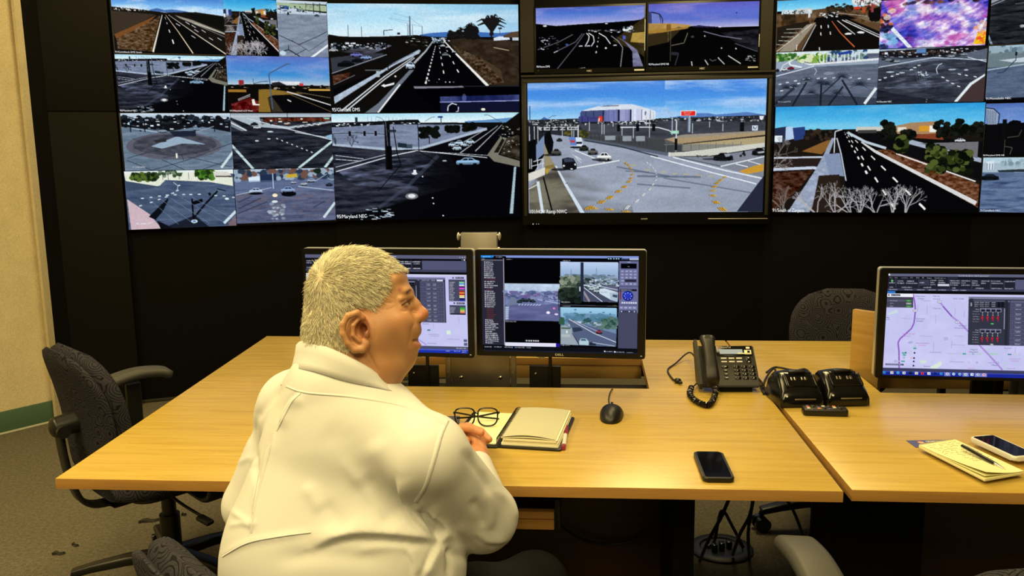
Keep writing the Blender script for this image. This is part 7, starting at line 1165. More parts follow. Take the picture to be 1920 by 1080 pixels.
# ---------------------------------------------------------------- office chairs (facing +y in their own frame)
def chair(recline=.13, backz=.47):
    r = empty('office_chair', (0, 0, 0), 0, group='office chairs with swirl fabric')
    def pad(name, wf, H, th, curve, mt, front=0.0, n=28):
        rings = []
        for v in np.linspace(0, 1, 19):
            w = np.interp(v, *zip(*wf)); e = (1 - abs(2 * v - 1) ** 6) ** .5; t_ = max(.004, th * e); ring = []
            for a in np.linspace(0, 2 * PI, n, endpoint=False):
                c, s = math.cos(a), math.sin(a); x = w * math.copysign(abs(c) ** .75, c); y = t_ / 2 * math.copysign(abs(s) ** .6, s) + curve * (x / .22) ** 2 + .03 * math.sin(PI * v * .9 + .3) + front; ring.append((x, y, v * H))
            rings.append(ring)
        bm = NB(); loft(bm, rings); bm.transform(Matrix.Translation((0, -.225, backz)) @ Matrix.Rotation(recline, 4, 'X')); return build(name, bm, mt, r, 70)
    WF = [(0, .11), (.06, .155), (.2, .195), (.4, .222), (.6, .228), (.75, .218), (.87, .188), (.95, .14), (1, .07)]
    b = pad('backrest', WF, .44, .075, .02, MT['fabric'])
    pad('back_panel', [(p, w * .985) for p, w in WF], .438, .035, .02, MT['fabric'], -.036)
    rings = []   # seat cushion
    for y in np.linspace(-.235, .245, 15):
        w = .245 * (1 - (abs(y - .01) / .27) ** 5) ** .35 + .004; dz = -.035 * max(0, (y - .12) / .13) ** 2; ring = []
        for a in np.linspace(0, 2 * PI, 28, endpoint=False): c, s = math.cos(a), math.sin(a); ring.append((w * math.copysign(abs(c) ** .6, c), y, .445 + dz + .042 * math.copysign(abs(s) ** .7, s) * (1 - .25 * (y / .25) ** 4)))
        rings.append(ring)
    bm = NB(); loft(bm, rings); build('seat', bm, MT['fabric'], r, 70)
    bm = NB(); prism(bm, rrect(.36, .34, .06), .388, .408, .004); build('seat_pan', bm, MT['black'], r, 40)
    c = math.sin(recline) * .2
    bm = NB(); sweep(bm, smooth_path([(0, .06, .372), (0, -.18, .366), (0, -.265, .385), (0, -.3, .45), (0, -.318, .56), (0, -.325, backz + .2)], 6), rrect(.055, .016, .006, 3), up=(0, 1, 0)); build('back_bar', bm, MT['black'], r, 50)
    bm = NB(); cyl(bm, (0, -.27, backz + .19), (0, -.335, backz + .185), .036, .032, 20); ball(bm, (0, -.335, backz + .185), .032, (1, .5, 1)); build('back_hub', bm, MT['black'], r, 50)
    bm = NB(); cyl(bm, (.02, -.325, backz + .18), (.06, -.328, backz + .18), .016, .02, 14); build('back_knob', bm, MT['black'], r, 40)
    for s in (-1, 1):
        bm = NB(); sweep(bm, smooth_path([(s * .15, .03, .38), (s * .25, .03, .38), (s * .295, .03, .41), (s * .3, .03, .5), (s * .295, .03, .665)], 5), rrect(.02, .055, .008, 3), up=(0, 1, 0)); st = build('armrest', bm, MT['black'], r, 50)
        P = smooth_path([(s * .285, -.115, .652), (s * .288, -.07, .683), (s * .288, .03, .702), (s * .287, .12, .695), (s * .282, .165, .678)], 5); n = len(P)
        bm = NB(); sweep(bm, P, rrect(.084, .034, .0165, 4), up=(0, 0, 1), scales=[(.45 + .55 * min(1, math.sin(PI * (.06 + .88 * i / (n - 1))) * 2.2), .5 + .5 * min(1, math.sin(PI * (.06 + .88 * i / (n - 1))) * 2.5)) for i in range(n)]); build('arm_pad', bm, MT['rubber'], st, 60)
    bm = NB(); box(bm, (0, .02, .368), (.17, .24, .045), .012); build('tilt_mechanism', bm, MT['black'], r, 40)
    for y, L in ((.09, .3), (-.03, .27)): bm = NB(); tube(bm, [(.05, y, .365), (.18, y, .355), (L, y + .02, .335)], .005, 8, 4); box(bm, (L + .02, y + .02, .328), (.055, .03, .014), .005, rot=(0, .25, .3)); build('lever', bm, MT['black'], r, 40)
    bm = NB(); cyl(bm, (0, 0, .1), (0, 0, .26), .034, n=24); cyl(bm, (0, 0, .25), (0, 0, .36), .024, n=24); build('gas_column', bm, MT['black'], r, 40)
    for k in range(5):
        a = 2 * PI * k / 5 + .35; d = Vector((math.cos(a), math.sin(a), 0))
        bm = NB(); sweep(bm, [d * .02 + Vector((0, 0, .115)), d * .15 + Vector((0, 0, .108)), d * .26 + Vector((0, 0, .093)), d * .325 + Vector((0, 0, .08))], rrect(.055, .036, .012, 3), scales=[1.1, .95, .8, .7]); lg = build('base_leg', bm, MT['black'], r, 50)
        bm = NB(); q = d * .325
        for s in (-1, 1): n_ = Vector((-d.y, d.x, 0)); cyl(bm, q + n_ * (s * .009) + Vector((0, 0, .0285)), q + n_ * (s * .026) + Vector((0, 0, .0285)), .028, n=18)
        cyl(bm, q + Vector((0, 0, .03)), q + Vector((0, 0, .075)), .009, n=10); ball(bm, q + Vector((0, 0, .036)), .026, (.8, .8, .9), 12, 8); build('caster', bm, MT['blackgloss'], lg, 40)
    return r
CH = chair()
def set_chair(o, x, y, heading, label): o.location = (x, y, 0); o.rotation_euler = (0, 0, heading - PI / 2); tag(o, label, 'chair'); return o
chA = set_chair(CH, -1.2, 2.8, math.radians(46), 'swirl fabric office chair at the left end of the large desk, by the beige wall')
chB = set_chair(copy_tree(CH), 1.33, 3.2, math.radians(-100), 'swirl fabric office chair behind the far edge of the right desk')
chC = set_chair(copy_tree(CH), .86, 1.5, math.radians(90), 'office chair in front of the right desk, its grey armrest nearest the camera')
chD = set_chair(copy_tree(CH), -.285, 1.365, math.radians(42), 'swirl fabric office chair the man in the white shirt sits on')
for o_, dz_ in ((chC, -.04), (chD, -.0)):
    for c_ in o_.children:
        if c_.name.startswith(('backrest', 'back_panel')): c_.location = (0, dz_ * .6, dz_)
for c_ in chA.children:
    if c_.name.startswith('base_leg'): c_.rotation_euler.z = .01
for c_ in chB.children:
    if c_.name.startswith('base_leg'): c_.rotation_euler.z = -.07; c_.scale = (1.12, 1.12, 1)
# ---------------------------------------------------------------- the man: smooth bodies grown from blended volumes
EYEV = Vector(EYE); M3 = Matrix((RGT, UPV, FWD)).transposed()
def cs(px, py, w): return np.array([(px - 960) / FPX * w, (540 - py) / FPX * w, w])      # camera-space metres
def c2w(P): return EYE + np.asarray(P) @ np.stack([RGT, UPV, FWD])
class Vol:
    def __init__(s, lo, hi, h):
        s.lo = np.array(lo, float); s.h = h; s.n = np.ceil((np.array(hi) - s.lo) / h).astype(int) + 1
        s.ax = [(s.lo[i] + h * np.arange(s.n[i])).astype(np.float32) for i in range(3)]; s.f = np.full(s.n, 9.0, np.float32)
    def sub(s, lo, hi, m):
        sl = []
        for i in range(3):
            a = max(0, int((lo[i] - m - s.lo[i]) / s.h)); b = min(s.n[i], int((hi[i] + m - s.lo[i]) / s.h) + 2)
            if b <= a: return None
            sl.append(slice(a, b))
        g = np.meshgrid(*[s.ax[i][sl[i]] for i in range(3)], indexing='ij', sparse=True); return tuple(sl), g
    def put(s, sl, d, k, op):
        f = s.f[sl]
        if op == '+': h = np.clip(.5 + .5 * (f - d) / k, 0, 1); s.f[sl] = f * (1 - h) + d * h - k * h * (1 - h)
        else: h = np.clip(.5 - .5 * (f + d) / k, 0, 1); s.f[sl] = f * (1 - h) - d * h + k * h * (1 - h)
    def ell(s, c, r, k=.01, op='+', rot=None):
        c = np.array(c, float); r = np.array(r, float); m = max(r); q = s.sub(c - m, c + m, k * 1.5 + .004)
        if q is None: return
        sl, (x, y, z) = q; p = [x - c[0], y - c[1], z - c[2]]
        if rot is not None:
            R = np.array(Euler(rot).to_matrix()).T; p = [R[i, 0] * p[0] + R[i, 1] * p[1] + R[i, 2] * p[2] for i in range(3)]
        a = np.sqrt((p[0] / r[0]) ** 2 + (p[1] / r[1]) ** 2 + (p[2] / r[2]) ** 2); b = np.sqrt((p[0] / r[0] ** 2) ** 2 + (p[1] / r[1] ** 2) ** 2 + (p[2] / r[2] ** 2) ** 2) + 1e-6
        s.put(sl, a * (a - 1) / b, k, op)
    def cap(s, a, b, ra, rb, k=.01, op='+'):
        a = np.array(a, float); b = np.array(b, float); m = max(ra, rb); q = s.sub(np.minimum(a, b) - m, np.maximum(a, b) + m, k * 1.5 + .004)
        if q is None: return
        sl, (x, y, z) = q; v = b - a; t = np.clip(((x - a[0]) * v[0] + (y - a[1]) * v[1] + (z - a[2]) * v[2]) / (v @ v + 1e-12), 0, 1)
        s.put(sl, np.sqrt((x - a[0] - t * v[0]) ** 2 + (y - a[1] - t * v[1]) ** 2 + (z - a[2] - t * v[2]) ** 2) - (ra + (rb - ra) * t), k, op)
    def chain(s, P, k=.006, op='+'):
        for (a, ra), (b, rb) in zip(P, P[1:]): s.cap(a, b, ra, rb, k, op)
    def mesh(s):
        """surface nets: vertices, quads, outward normals (camera space)"""
        f = s.f; ins = f < 0; n = s.n; c = ins[:-1, :-1, :-1].astype(np.int8); D = [(i, j, k) for i in (0, 1) for j in (0, 1) for k in (0, 1)]
        tot = sum(ins[i:n[0] - 1 + i, j:n[1] - 1 + j, k:n[2] - 1 + k].astype(np.int8) for i, j, k in D)
        I = np.argwhere((tot > 0) & (tot < 8)); pos = np.zeros((len(I), 3)); cnt = np.zeros(len(I))
        for a in D:
            for ax in range(3):
                if a[ax]: continue
                b = list(a); b[ax] = 1; fa = f[tuple((I + a).T)]; fb = f[tuple((I + b).T)]; m = (fa < 0) != (fb < 0); t = np.where(m, fa / np.where(m, fa - fb, 1), 0)
                p = np.array(a, float)[None].repeat(len(I), 0); p[:, ax] = t; pos += p * m[:, None]; cnt += m
        V = s.lo + (I + pos / cnt[:, None]) * s.h; idx = np.full(n - 1, -1, np.int32); idx[tuple(I.T)] = np.arange(len(I)); Q = []
        for ax in range(3):
            o = [i for i in range(3) if i != ax]; e = np.zeros(3, int); e[ax] = 1
            A = ins[tuple(slice(0, n[i] - (i == ax)) for i in range(3))]; B = ins[tuple(slice(int(i == ax), n[i]) for i in range(3))]
            E = np.argwhere(A != B); E = E[(E[:, o[0]] > 0) & (E[:, o[1]] > 0) & (E[:, o[0]] < n[o[0]] - 1) & (E[:, o[1]] < n[o[1]] - 1)]
            u = np.zeros(3, int); u[o[0]] = 1; v = np.zeros(3, int); v[o[1]] = 1
            q = np.stack([idx[tuple((E - u - v).T)], idx[tuple((E - v).T)], idx[tuple(E.T)], idx[tuple((E - u).T)]], 1); fl = A[tuple(E.T)]
            if ax == 1: fl = ~fl
            q[~fl] = q[~fl][:, ::-1]; Q.append(q)
        Q = np.concatenate(Q); Q = Q[(Q >= 0).all(1)]
        G = np.stack(np.gradient(f, s.h), -1)[tuple(np.clip(np.round((V - s.lo) / s.h).astype(int), 0, n - 1).T)]; N = G / (np.linalg.norm(G, axis=1, keepdims=True) + 1e-9)
        return V, Q, N
def smooth_v(V, Q, it=2, lam=.5):
    E = np.concatenate([Q[:, [0, 1]], Q[:, [1, 2]], Q[:, [2, 3]], Q[:, [3, 0]]]); n = len(V)
    for _ in range(it):
        A = np.zeros((n, 3)); c = np.bincount(E[:, 0], minlength=n) + np.bincount(E[:, 1], minlength=n)
        for k in range(3): A[:, k] = np.bincount(E[:, 0], V[E[:, 1], k], n) + np.bincount(E[:, 1], V[E[:, 0], k], n)
        V = V + lam * (A / np.maximum(c, 1)[:, None] - V)
    return V
def pl_dist(uv, P):
    """distance (and signed side) of picture points to a smoothed polyline"""
    P = np.array(smooth_path([(*p, 0) for p in P], 4))[:, :2]; best = np.full(len(uv), 1e9); sd = np.zeros(len(uv)); tt = np.zeros(len(uv)); m = len(P) - 1
    for i in range(m):
        a, b = P[i], P[i + 1]; d = b - a; t = np.clip(((uv - a) @ d) / (d @ d + 1e-9), 0, 1); q = uv - a - t[:, None] * d; r = np.hypot(q[:, 0], q[:, 1]); k = r < best
        best[k] = r[k]; sd[k] = np.sign(d[0] * q[k, 1] - d[1] * q[k, 0]); tt[k] = (i + t[k]) / m
    return best, sd, tt
def uvw(V): return np.stack([960 + FPX * V[:, 0] / V[:, 2], 540 - FPX * V[:, 1] / V[:, 2]], 1)
def in_poly(uv, P):
    m = np.zeros(len(uv), bool); P = np.array(P, float)
    for i in range(len(P)):
        (ax, ay), (bx, by) = P[i - 1], P[i]
        if ay == by: continue
        c = (ay > uv[:, 1]) != (by > uv[:, 1]); m ^= c & (uv[:, 0] < (bx - ax) * (uv[:, 1] - ay) / (by - ay) + ax)
    return m

# ---- head and neck
HW = 1.53; K = HW / FPX
def h(u, v, d=0.0): return np.array([(u - 960) * K, (540 - v) * K, HW + d * K])
def hr(*r): return [q * K for q in r]
vol = Vol(h(552, 750, -104), h(818, 450, 100), 1.75 * K)
vol.ell(h(655, 551), hr(78, 84, 73), .01); vol.ell(h(690, 545), hr(70, 74, 66), .02); vol.ell(h(712, 590), hr(60, 78, 60), .02)
vol.ell(h(718, 640), hr(56, 56, 62), .02); vol.ell(h(700, 620), hr(60, 50, 70), .02); vol.ell(h(756, 664), hr(25, 26, 32), .018); vol.ell(h(716, 680), hr(52, 34, 56), .02); vol.ell(h(704, 702), hr(48, 40, 58), .02)
vol.cap(h(640, 620), h(646, 730), 70 * K, 74 * K, .025); vol.cap(h(686, 684), h(668, 750), 54 * K, 60 * K, .025)
vol.ell(h(744, 524), hr(18, 20, 44), .014); vol.ell(h(757, 547), hr(17, 11, 40), .012); vol.ell(h(738, 604, -34), hr(36, 30, 28), .018); vol.ell(h(738, 604, 34), hr(36, 30, 28), .018)
vol.ell(h(757, 628), hr(26, 42, 46), .018)
for s in (-1, 1): vol.ell(h(775, 566, s * 31), hr(11, 9, 16), .009, '-'); vol.ell(h(754, 569, s * 30), hr(13.5, 12.5, 14), .003); vol.cap(h(770, 556, s * 14), h(757, 560, s * 42), 6 * K, 5 * K, .005); vol.cap(h(768, 578, s * 16), h(755, 578, s * 42), 4.5 * K, 4 * K, .005)
vol.chain([(h(767, 552), 7 * K), (h(778.5, 571), 8 * K), (h(793, 588), 8.8 * K), (h(790, 594), 8.8 * K)], .009)
for s in (-1, 1): vol.ell(h(778, 596, s * 11), hr(13, 9, 8), .007); vol.ell(h(786, 604, s * 7), hr(5, 4, 4), .003, '-')
vol.ell(h(772, 618, 0), hr(17, 14, 30), .012); vol.ell(h(771, 646, 0), hr(18, 8, 28), .01)
vol.cap(h(790, 637, -38), h(790, 637, 38), 6 * K, 6 * K, .006, '-'); vol.cap(h(777, 637.5, -29), h(788, 637, -8), 2.6 * K, 2.6 * K, .002, '-'); vol.cap(h(777, 637.5, 29), h(788, 637, 8), 2.6 * K, 2.6 * K, .002, '-')
# ears
for s in (-1, 1):
    e = lambda u, v, d: h(u + 6, v, s * d)
    vol.ell(e(677, 616, 73), hr(20, 33, 9), .005); vol.ell(e(686, 641, 76), hr(13, 14, 8), .006)
    vol.chain([(e(684, 606, 74), 4 * K), (e(688, 593, 81), 5 * K), (e(679, 584, 87), 5.8 * K), (e(665, 589, 90), 6 * K), (e(655, 604, 91), 5.8 * K), (e(655, 621, 90), 5.8 * K), (e(663, 638, 87), 6 * K), (e(674, 650, 83), 6.5 * K), (e(687, 649, 80), 7 * K), (e(694, 639, 76), 5.5 * K)], .003)
    vol.ell(e(682, 617, 88), hr(11, 20, 17), .004, '-'); vol.chain([(e(667, 597, 91), 3 * K), (e(663, 614, 91), 3 * K), (e(669, 632, 89), 3 * K)], .003, '-'); vol.chain([(e(681, 596, 84), 3.4 * K), (e(672, 607, 87), 4 * K), (e(672, 624, 87), 4 * K), (e(683, 635, 83), 4.2 * K)], .003); vol.ell(e(694, 622, 77), hr(6, 8, 7), .003); vol.ell(e(688, 616, 72), hr(7, 13, 12), .003, '-')
HV, HQ, HN = vol.mesh(); HV = smooth_v(HV, HQ, 2, .4)
uv = uvw(HV); dd = (HV[:, 2] - HW) / K; near = np.clip(-HN[:, 2] * 2 + .2, 0, 1)
def crease(V, N, uv, near, P, amp, wd, kind='g'):
    r, sd, t = pl_dist(uv, P); fade = np.clip(np.sin(np.pi * np.clip(t, .02, .98)) * 1.6, 0, 1)
    if kind == 'g': a = -amp * np.exp(-(r / wd) ** 2)
    elif kind == 'r': a = amp * np.exp(-(r / wd) ** 2)
    else: q = sd * r / wd; a = amp * np.where(q < 0, np.exp(-(q / 2.2) ** 2), np.exp(-q * q) * (1 - 1.7 * np.clip(q * 1.4, 0, 1)))
    return V + N * (a * fade * near)[:, None]
for P, a, w in (([(738, 560), (729, 555), (722, 549)], .0007, 1.6), ([(738, 568), (728, 568), (719, 566)], .0008, 1.6), ([(741, 575), (732, 579), (722, 582)], .0007, 1.6), ([(765, 582), (757, 584), (750, 581)], .0008, 1.8), ([(778, 603), (772, 618), (770, 634), (764, 650)], .0014, 2.6), ([(688, 655), (696, 672), (706, 690), (712, 700)], .0016, 2.4), ([(700, 600), (704, 620), (702, 640)], .0006, 3), ([(768, 562), (760, 563), (750, 569)], .0012, 1.6), ([(772, 655), (768, 668), (770, 680)], .0008, 3)):
    HV = crease(HV, HN, uv, near, P, a, w)
HAIRP = [(757, 503), (746, 507), (722, 511), (726, 533), (720, 552), (708, 569), (697, 581), (690, 588), (682, 580), (668, 574), (652, 584), (646, 612), (650, 640), (662, 656), (652, 662), (640, 656), (560, 640), (480, 640), (480, 380), (900, 380)]
hm = in_poly(uv, HAIRP) & ~((np.abs(dd) > 66) & in_poly(uv, [(652, 582), (678, 572), (708, 584), (710, 662), (660, 664)])) & ~((np.abs(dd) > 76) & in_poly(uv, [(630, 570), (712, 570), (712, 668), (630, 668)]))
n1 = rng.standard_normal((7, 3)) * 60; n2 = rng.random(7) * 6
mott = sum(np.sin(HV @ (q * (1 + i * .4)) + p) for i, (q, p) in enumerate(zip(n1, n2))) / 7
skin = np.array([184, 136, 95.]) + mott[:, None] * np.array([15, 16, 12.])
def tint_or_shade(c, r, colr, a): global skin; q = np.exp(-(((uv - c) / r) ** 2).sum(1))[:, None] * a; skin = skin * (1 - q) + np.array(colr) * q
for c, r, cl, a in (((795, 588), (14, 16), (196, 106, 74), .5), ((680, 612), (18, 34), (190, 112, 78), .45), ((745, 600), (30, 22), (196, 120, 84), .3), ((750, 543), (4.5, 4), (120, 50, 40), .75), ((784, 637.5), (10, 2.4), (110, 52, 44), .85), ((784, 630), (9, 4), (178, 98, 78), .6), ((785, 647), (9, 6), (190, 104, 82), .6), ((735, 628), (24, 22), (146, 104, 72), .5), ((757, 660), (16, 18), (150, 110, 78), .35), ((716, 640), (16, 30), (168, 118, 80), .4), ((700, 690), (40, 30), (176, 122, 82), .4), ((752, 590), (14, 8), (214, 160, 118), .5), ((766, 532), (10, 14), (206, 158, 116), .45), ((686, 618), (8, 14), (120, 66, 46), .5)): tint_or_shade(c, r, cl, a)  # dark patch in the ear hollow is shade painted into the skin colour
r_, _, _ = pl_dist(uv, [(763, 549), (769, 543.5), (777, 544.5)]); q = (np.exp(-(r_ / 2.3) ** 2) * .85 * np.clip((np.abs(dd) - 9) / 6, 0, 1))[:, None]; skin = skin * (1 - q) + np.array((70, 50, 36)) * q
r_, _, _ = pl_dist(uv, [(769, 564.5), (763, 566.5), (754, 572)]); q = (np.exp(-(r_ / 1.5) ** 2) * .9 * np.clip((np.abs(dd) - 14) / 6, 0, 1))[:, None]; skin = skin * (1 - q) + np.array((50, 34, 28)) * q
for c, r, cl, a in (((764, 570), (3.6, 1.9), (232, 222, 204), .95), ((767.5, 569.5), (1.7, 2), (44, 30, 24), .95), ((762, 575), (6, 1.2), (150, 92, 68), .5)): tint_or_shade(c, r, cl, a)
skin[hm] = skin[hm] * .25 + np.array((205, 196, 164.)) * .75
# ---- hands: the right fist upright on the desk, the left hand folded over it
def S_(px, py, w): return cs(px, py, w)
hv = Vol(cs(830, 930, 1.84), cs(940, 775, 1.98) + np.array([.02, .02, .24]), .0018)
g = 1.28e-3
hv.cap(S_(899, 893, 1.88), S_(896, 852, 2.04), .0275, .027, .01); hv.ell(S_(896, 838, 2.07), (.021, .036, .036), .012); hv.ell(S_(890, 832, 2.11), (.024, .036, .03), .012)
for i in range(4):   # curled fingers of the right hand, tips turned back to the palm
    y = 815 + i * 12; hv.chain([(S_(893, y, 2.12), .0105), (S_(884, y + 2, 2.15), .0098), (S_(868, y + 4, 2.135), .0088), (S_(866, y + 5, 2.115), .008)], .003)
hv.chain([(S_(892, 822, 2.06), .012), (S_(878, 813, 2.08), .0105), (S_(866, 812, 2.1), .009)], .004)
LF = [[(S_(848, 812, 2.1), .011), (S_(866, 802, 2.07), .0105), (S_(886, 804, 2.045), .0098), (S_(902, 812, 2.035), .0086)], [(S_(850, 812, 2.13), .011), (S_(876, 800, 2.11), .0105), (S_(902, 810, 2.09), .0098), (S_(917, 824, 2.075), .0086)], [(S_(852, 812, 2.16), .011), (S_(880, 801, 2.145), .0105), (S_(903, 812, 2.125), .0095), (S_(914, 826, 2.11), .0085)], [(S_(852, 815, 2.19), .01), (S_(878, 806, 2.175), .0092), (S_(898, 815, 2.16), .0085), (S_(907, 827, 2.15), .0076)]]
for P in LF: hv.chain(P, .0035)
hv.ell(S_(850, 824, 2.13), (.024, .03, .045), .012); hv.cap(S_(846, 838, 2.06), S_(848, 828, 2.12), .024, .024, .012); hv.chain([(S_(852, 826, 2.09), .011), (S_(866, 822, 2.055), .0105), (S_(876, 826, 2.04), .009)], .004)
V2, Q2, N2 = hv.mesh(); V2 = smooth_v(V2, Q2, 2, .4); u2 = uvw(V2)
for P in ([(871, 803), (873, 812)], [(886, 799), (887, 812)], [(901, 814), (904, 822)], [(896, 822), (910, 834), (914, 850)]): V2 = crease(V2, N2, u2, np.ones(len(V2)), P, .0007, 1.6)
m2 = sum(np.sin(V2 @ (q * 2) + p) for q, p in zip(n1, n2)) / 7; skin2 = np.array([200, 136, 94.]) + m2[:, None] * np.array([12, 14, 12.])
# ---- the hidden body inside the clothes
def body(vol, gro, sleeves=True):
    g = gro
    vol.ell(cs(668, 880, 1.565), (.18 + g, .15 + g, .125 + g), .04); vol.ell(cs(646, 1050, 1.56), (.22 + g, .22 + g, .165 + g), .05); vol.ell(cs(643, 1150, 1.6), (.215 + g, .16 + g, .17 + g), .05)
    vol.ell(cs(640, 800, 1.555), (.12 + g, .1 + g, .1 + g), .04); vol.cap(cs(632, 736, 1.537), cs(652, 812, 1.54), .088 + g, .104 + g, .03)
    vol.cap(cs(694, 796, 1.51), cs(706, 830, 1.51), .064 + g, .07 + g, .055)
    vol.cap(cs(560, 768, 1.64), cs(545, 790, 1.66), .066 + g, .062 + g, .03); vol.cap(cs(610, 745, 1.58), cs(556, 765, 1.64), .064 + g, .062 + g, .04)
    vol.cap(cs(690, 790, 1.52), cs(800, 846, 1.455), .059 + g, .062 + g, .04)
    vol.cap(cs(545, 785, 1.67), cs(474, 945, 1.7), .056 + g, .053 + g, .02); vol.cap(cs(474, 948, 1.7), cs(846, 845, 2.03), .05 + g, .03 + g, .02)
    vol.cap(cs(808, 858, 1.46), cs(904, 968, 1.6), .062 + g, .06 + g, .022); vol.cap(cs(904, 970, 1.6), cs(896, 862, 2.0), .056 + g, .025 + g, .02)
bv = Vol(cs(340, 1250, 1.32) * [1.2, 1, 1] + np.array([0, -.1, 0]), np.array([.06, -.05, 2.06]), .008); body(bv, -.012); V3, Q3, N3 = bv.mesh()
off1 = len(HV); off2 = off1 + len(V2)
PV = c2w(np.concatenate([HV, V2, V3])); PQ = np.concatenate([HQ, Q2 + off1, Q3 + off2]); PC_ = np.concatenate([skin, skin2, np.tile([206, 140, 100.], (len(V3), 1))]) / 255
def M_tint(name, rough=.5, spec=.4, sss=0.0, bumpsc=0, bump=.1):
    M = mat(name, (.5, .5, .5), rough, spec=spec, sss=sss); n = NT(M); a = n.n('ShaderNodeAttribute', attribute_name='tint'); n.base(a.outputs['Color'])
    if bumpsc: n.bump(n.noise(n.coords(), bumpsc, 3, .6), bump, .001)
    return M
org = Vector((float(c2w(cs(648, 1100, 1.58))[0]), float(c2w(cs(648, 1100, 1.58))[1]), 0))
person = from_np('person', PV - np.array(org), PQ, M_tint('skin', .42, .5, .08, 520, .3), None, PC_); person.location = org
tag(person, 'grey-haired man in a white shirt seated at the large desk, looking right', 'person')
def pchild(name, V, Q, mt, col=None, label=None, smooth=True): return tag(from_np(name, c2w(V) - np.array(org), Q, mt, person, col, smooth), label)
# ---- hair: short strands lying away from the crown
tri = np.concatenate([HQ[:, [0, 1, 2]], HQ[:, [0, 2, 3]]]); tri = tri[hm[tri].all(1)]; ar = np.linalg.norm(np.cross(HV[tri[:, 1]] - HV[tri[:, 0]], HV[tri[:, 2]] - HV[tri[:, 0]]), axis=1)
NS = 30000; ti = tri[rng.choice(len(tri), NS, p=ar / ar.sum())]; b = rng.dirichlet((1, 1, 1), NS); P0 = (HV[ti] * b[..., None]).sum(1); Nn = (HN[ti] * b[..., None]).sum(1); Nn /= np.linalg.norm(Nn, axis=1, keepdims=True)
wh = h(605, 514, -60); dirv = P0 - wh; rad = np.linalg.norm(dirv, axis=1, keepdims=True); dirv = dirv / (rad + .012) + np.array([.12, -.45, 0]) * np.clip(rad / .12, 0, 1); dirv -= Nn * (dirv * Nn).sum(1, keepdims=True); dirv /= np.linalg.norm(dirv, axis=1, keepdims=True) + 1e-6
dirv += .11 * rng.standard_normal((NS, 3)); cl = np.floor(P0 / .009).astype(int); hsh = np.sin(cl @ np.array([12.9, 78.2, 37.7])) * 43758.5; hsh = hsh - np.floor(hsh); side = np.cross(Nn, dirv); dirv += side * ((hsh - .5) * .55)[:, None]; dirv /= np.linalg.norm(dirv, axis=1, keepdims=True); side = np.cross(Nn, dirv)
vv = (540 - P0[:, 1] / P0[:, 2] * FPX); Ln = (.0135 * (.7 + .6 * rng.random(NS)) * np.interp(vv, [500, 620, 660], [1.1, .85, .5]))[:, None]; wd = (.00031 * (.7 + .7 * rng.random(NS)))[:, None]; lift = (.13 + .2 * rng.random(NS))[:, None]
rings = []
for s, e, wk in ((0, 0, 1.0), (.45, .62, .95), (.8, .85, .6)): c = P0 + dirv * Ln * s + Nn * (Ln * lift * e - .0006); rings += [c + side * wd * wk, c + Nn * wd * wk * 1.2, c - side * wd * wk]
tip = P0 + dirv * Ln + Nn * Ln * lift * .8; SV = np.stack(rings + [tip], 1).reshape(-1, 3); f = []
for r in range(2):
    for j in range(3): a, b_, c, d = 3 * r + j, 3 * r + (j + 1) % 3, 3 * r + 3 + (j + 1) % 3, 3 * r + 3 + j; f += [(a, b_, c), (a, c, d)]
f += [(6, 7, 9), (7, 8, 9), (8, 6, 9)]; SF = (np.arange(NS)[:, None, None] * 10 + np.array(f)[None]).reshape(-1, 3)
sc_ = np.clip(.8 + .24 * rng.random(NS) + .12 * (hsh - .5), .4, 1.06)[:, None] * np.array([[246, 239, 210]]); sc_ = np.where(rng.random((NS, 1)) < .1, sc_ * .72, sc_)
hair = pchild('hair', SV, SF, M_tint('grey_hair', .42, .45), np.repeat(np.clip(sc_, 0, 255), 10, 0) / 255, 'short grey-blond hair')
# ---- the shirt
sv = Vol(cs(340, 1250, 1.3) * [1.2, 1, 1] + np.array([0, -.06, 0]), np.array([.075, -.05, 2.03]), .0042); body(sv, .004)
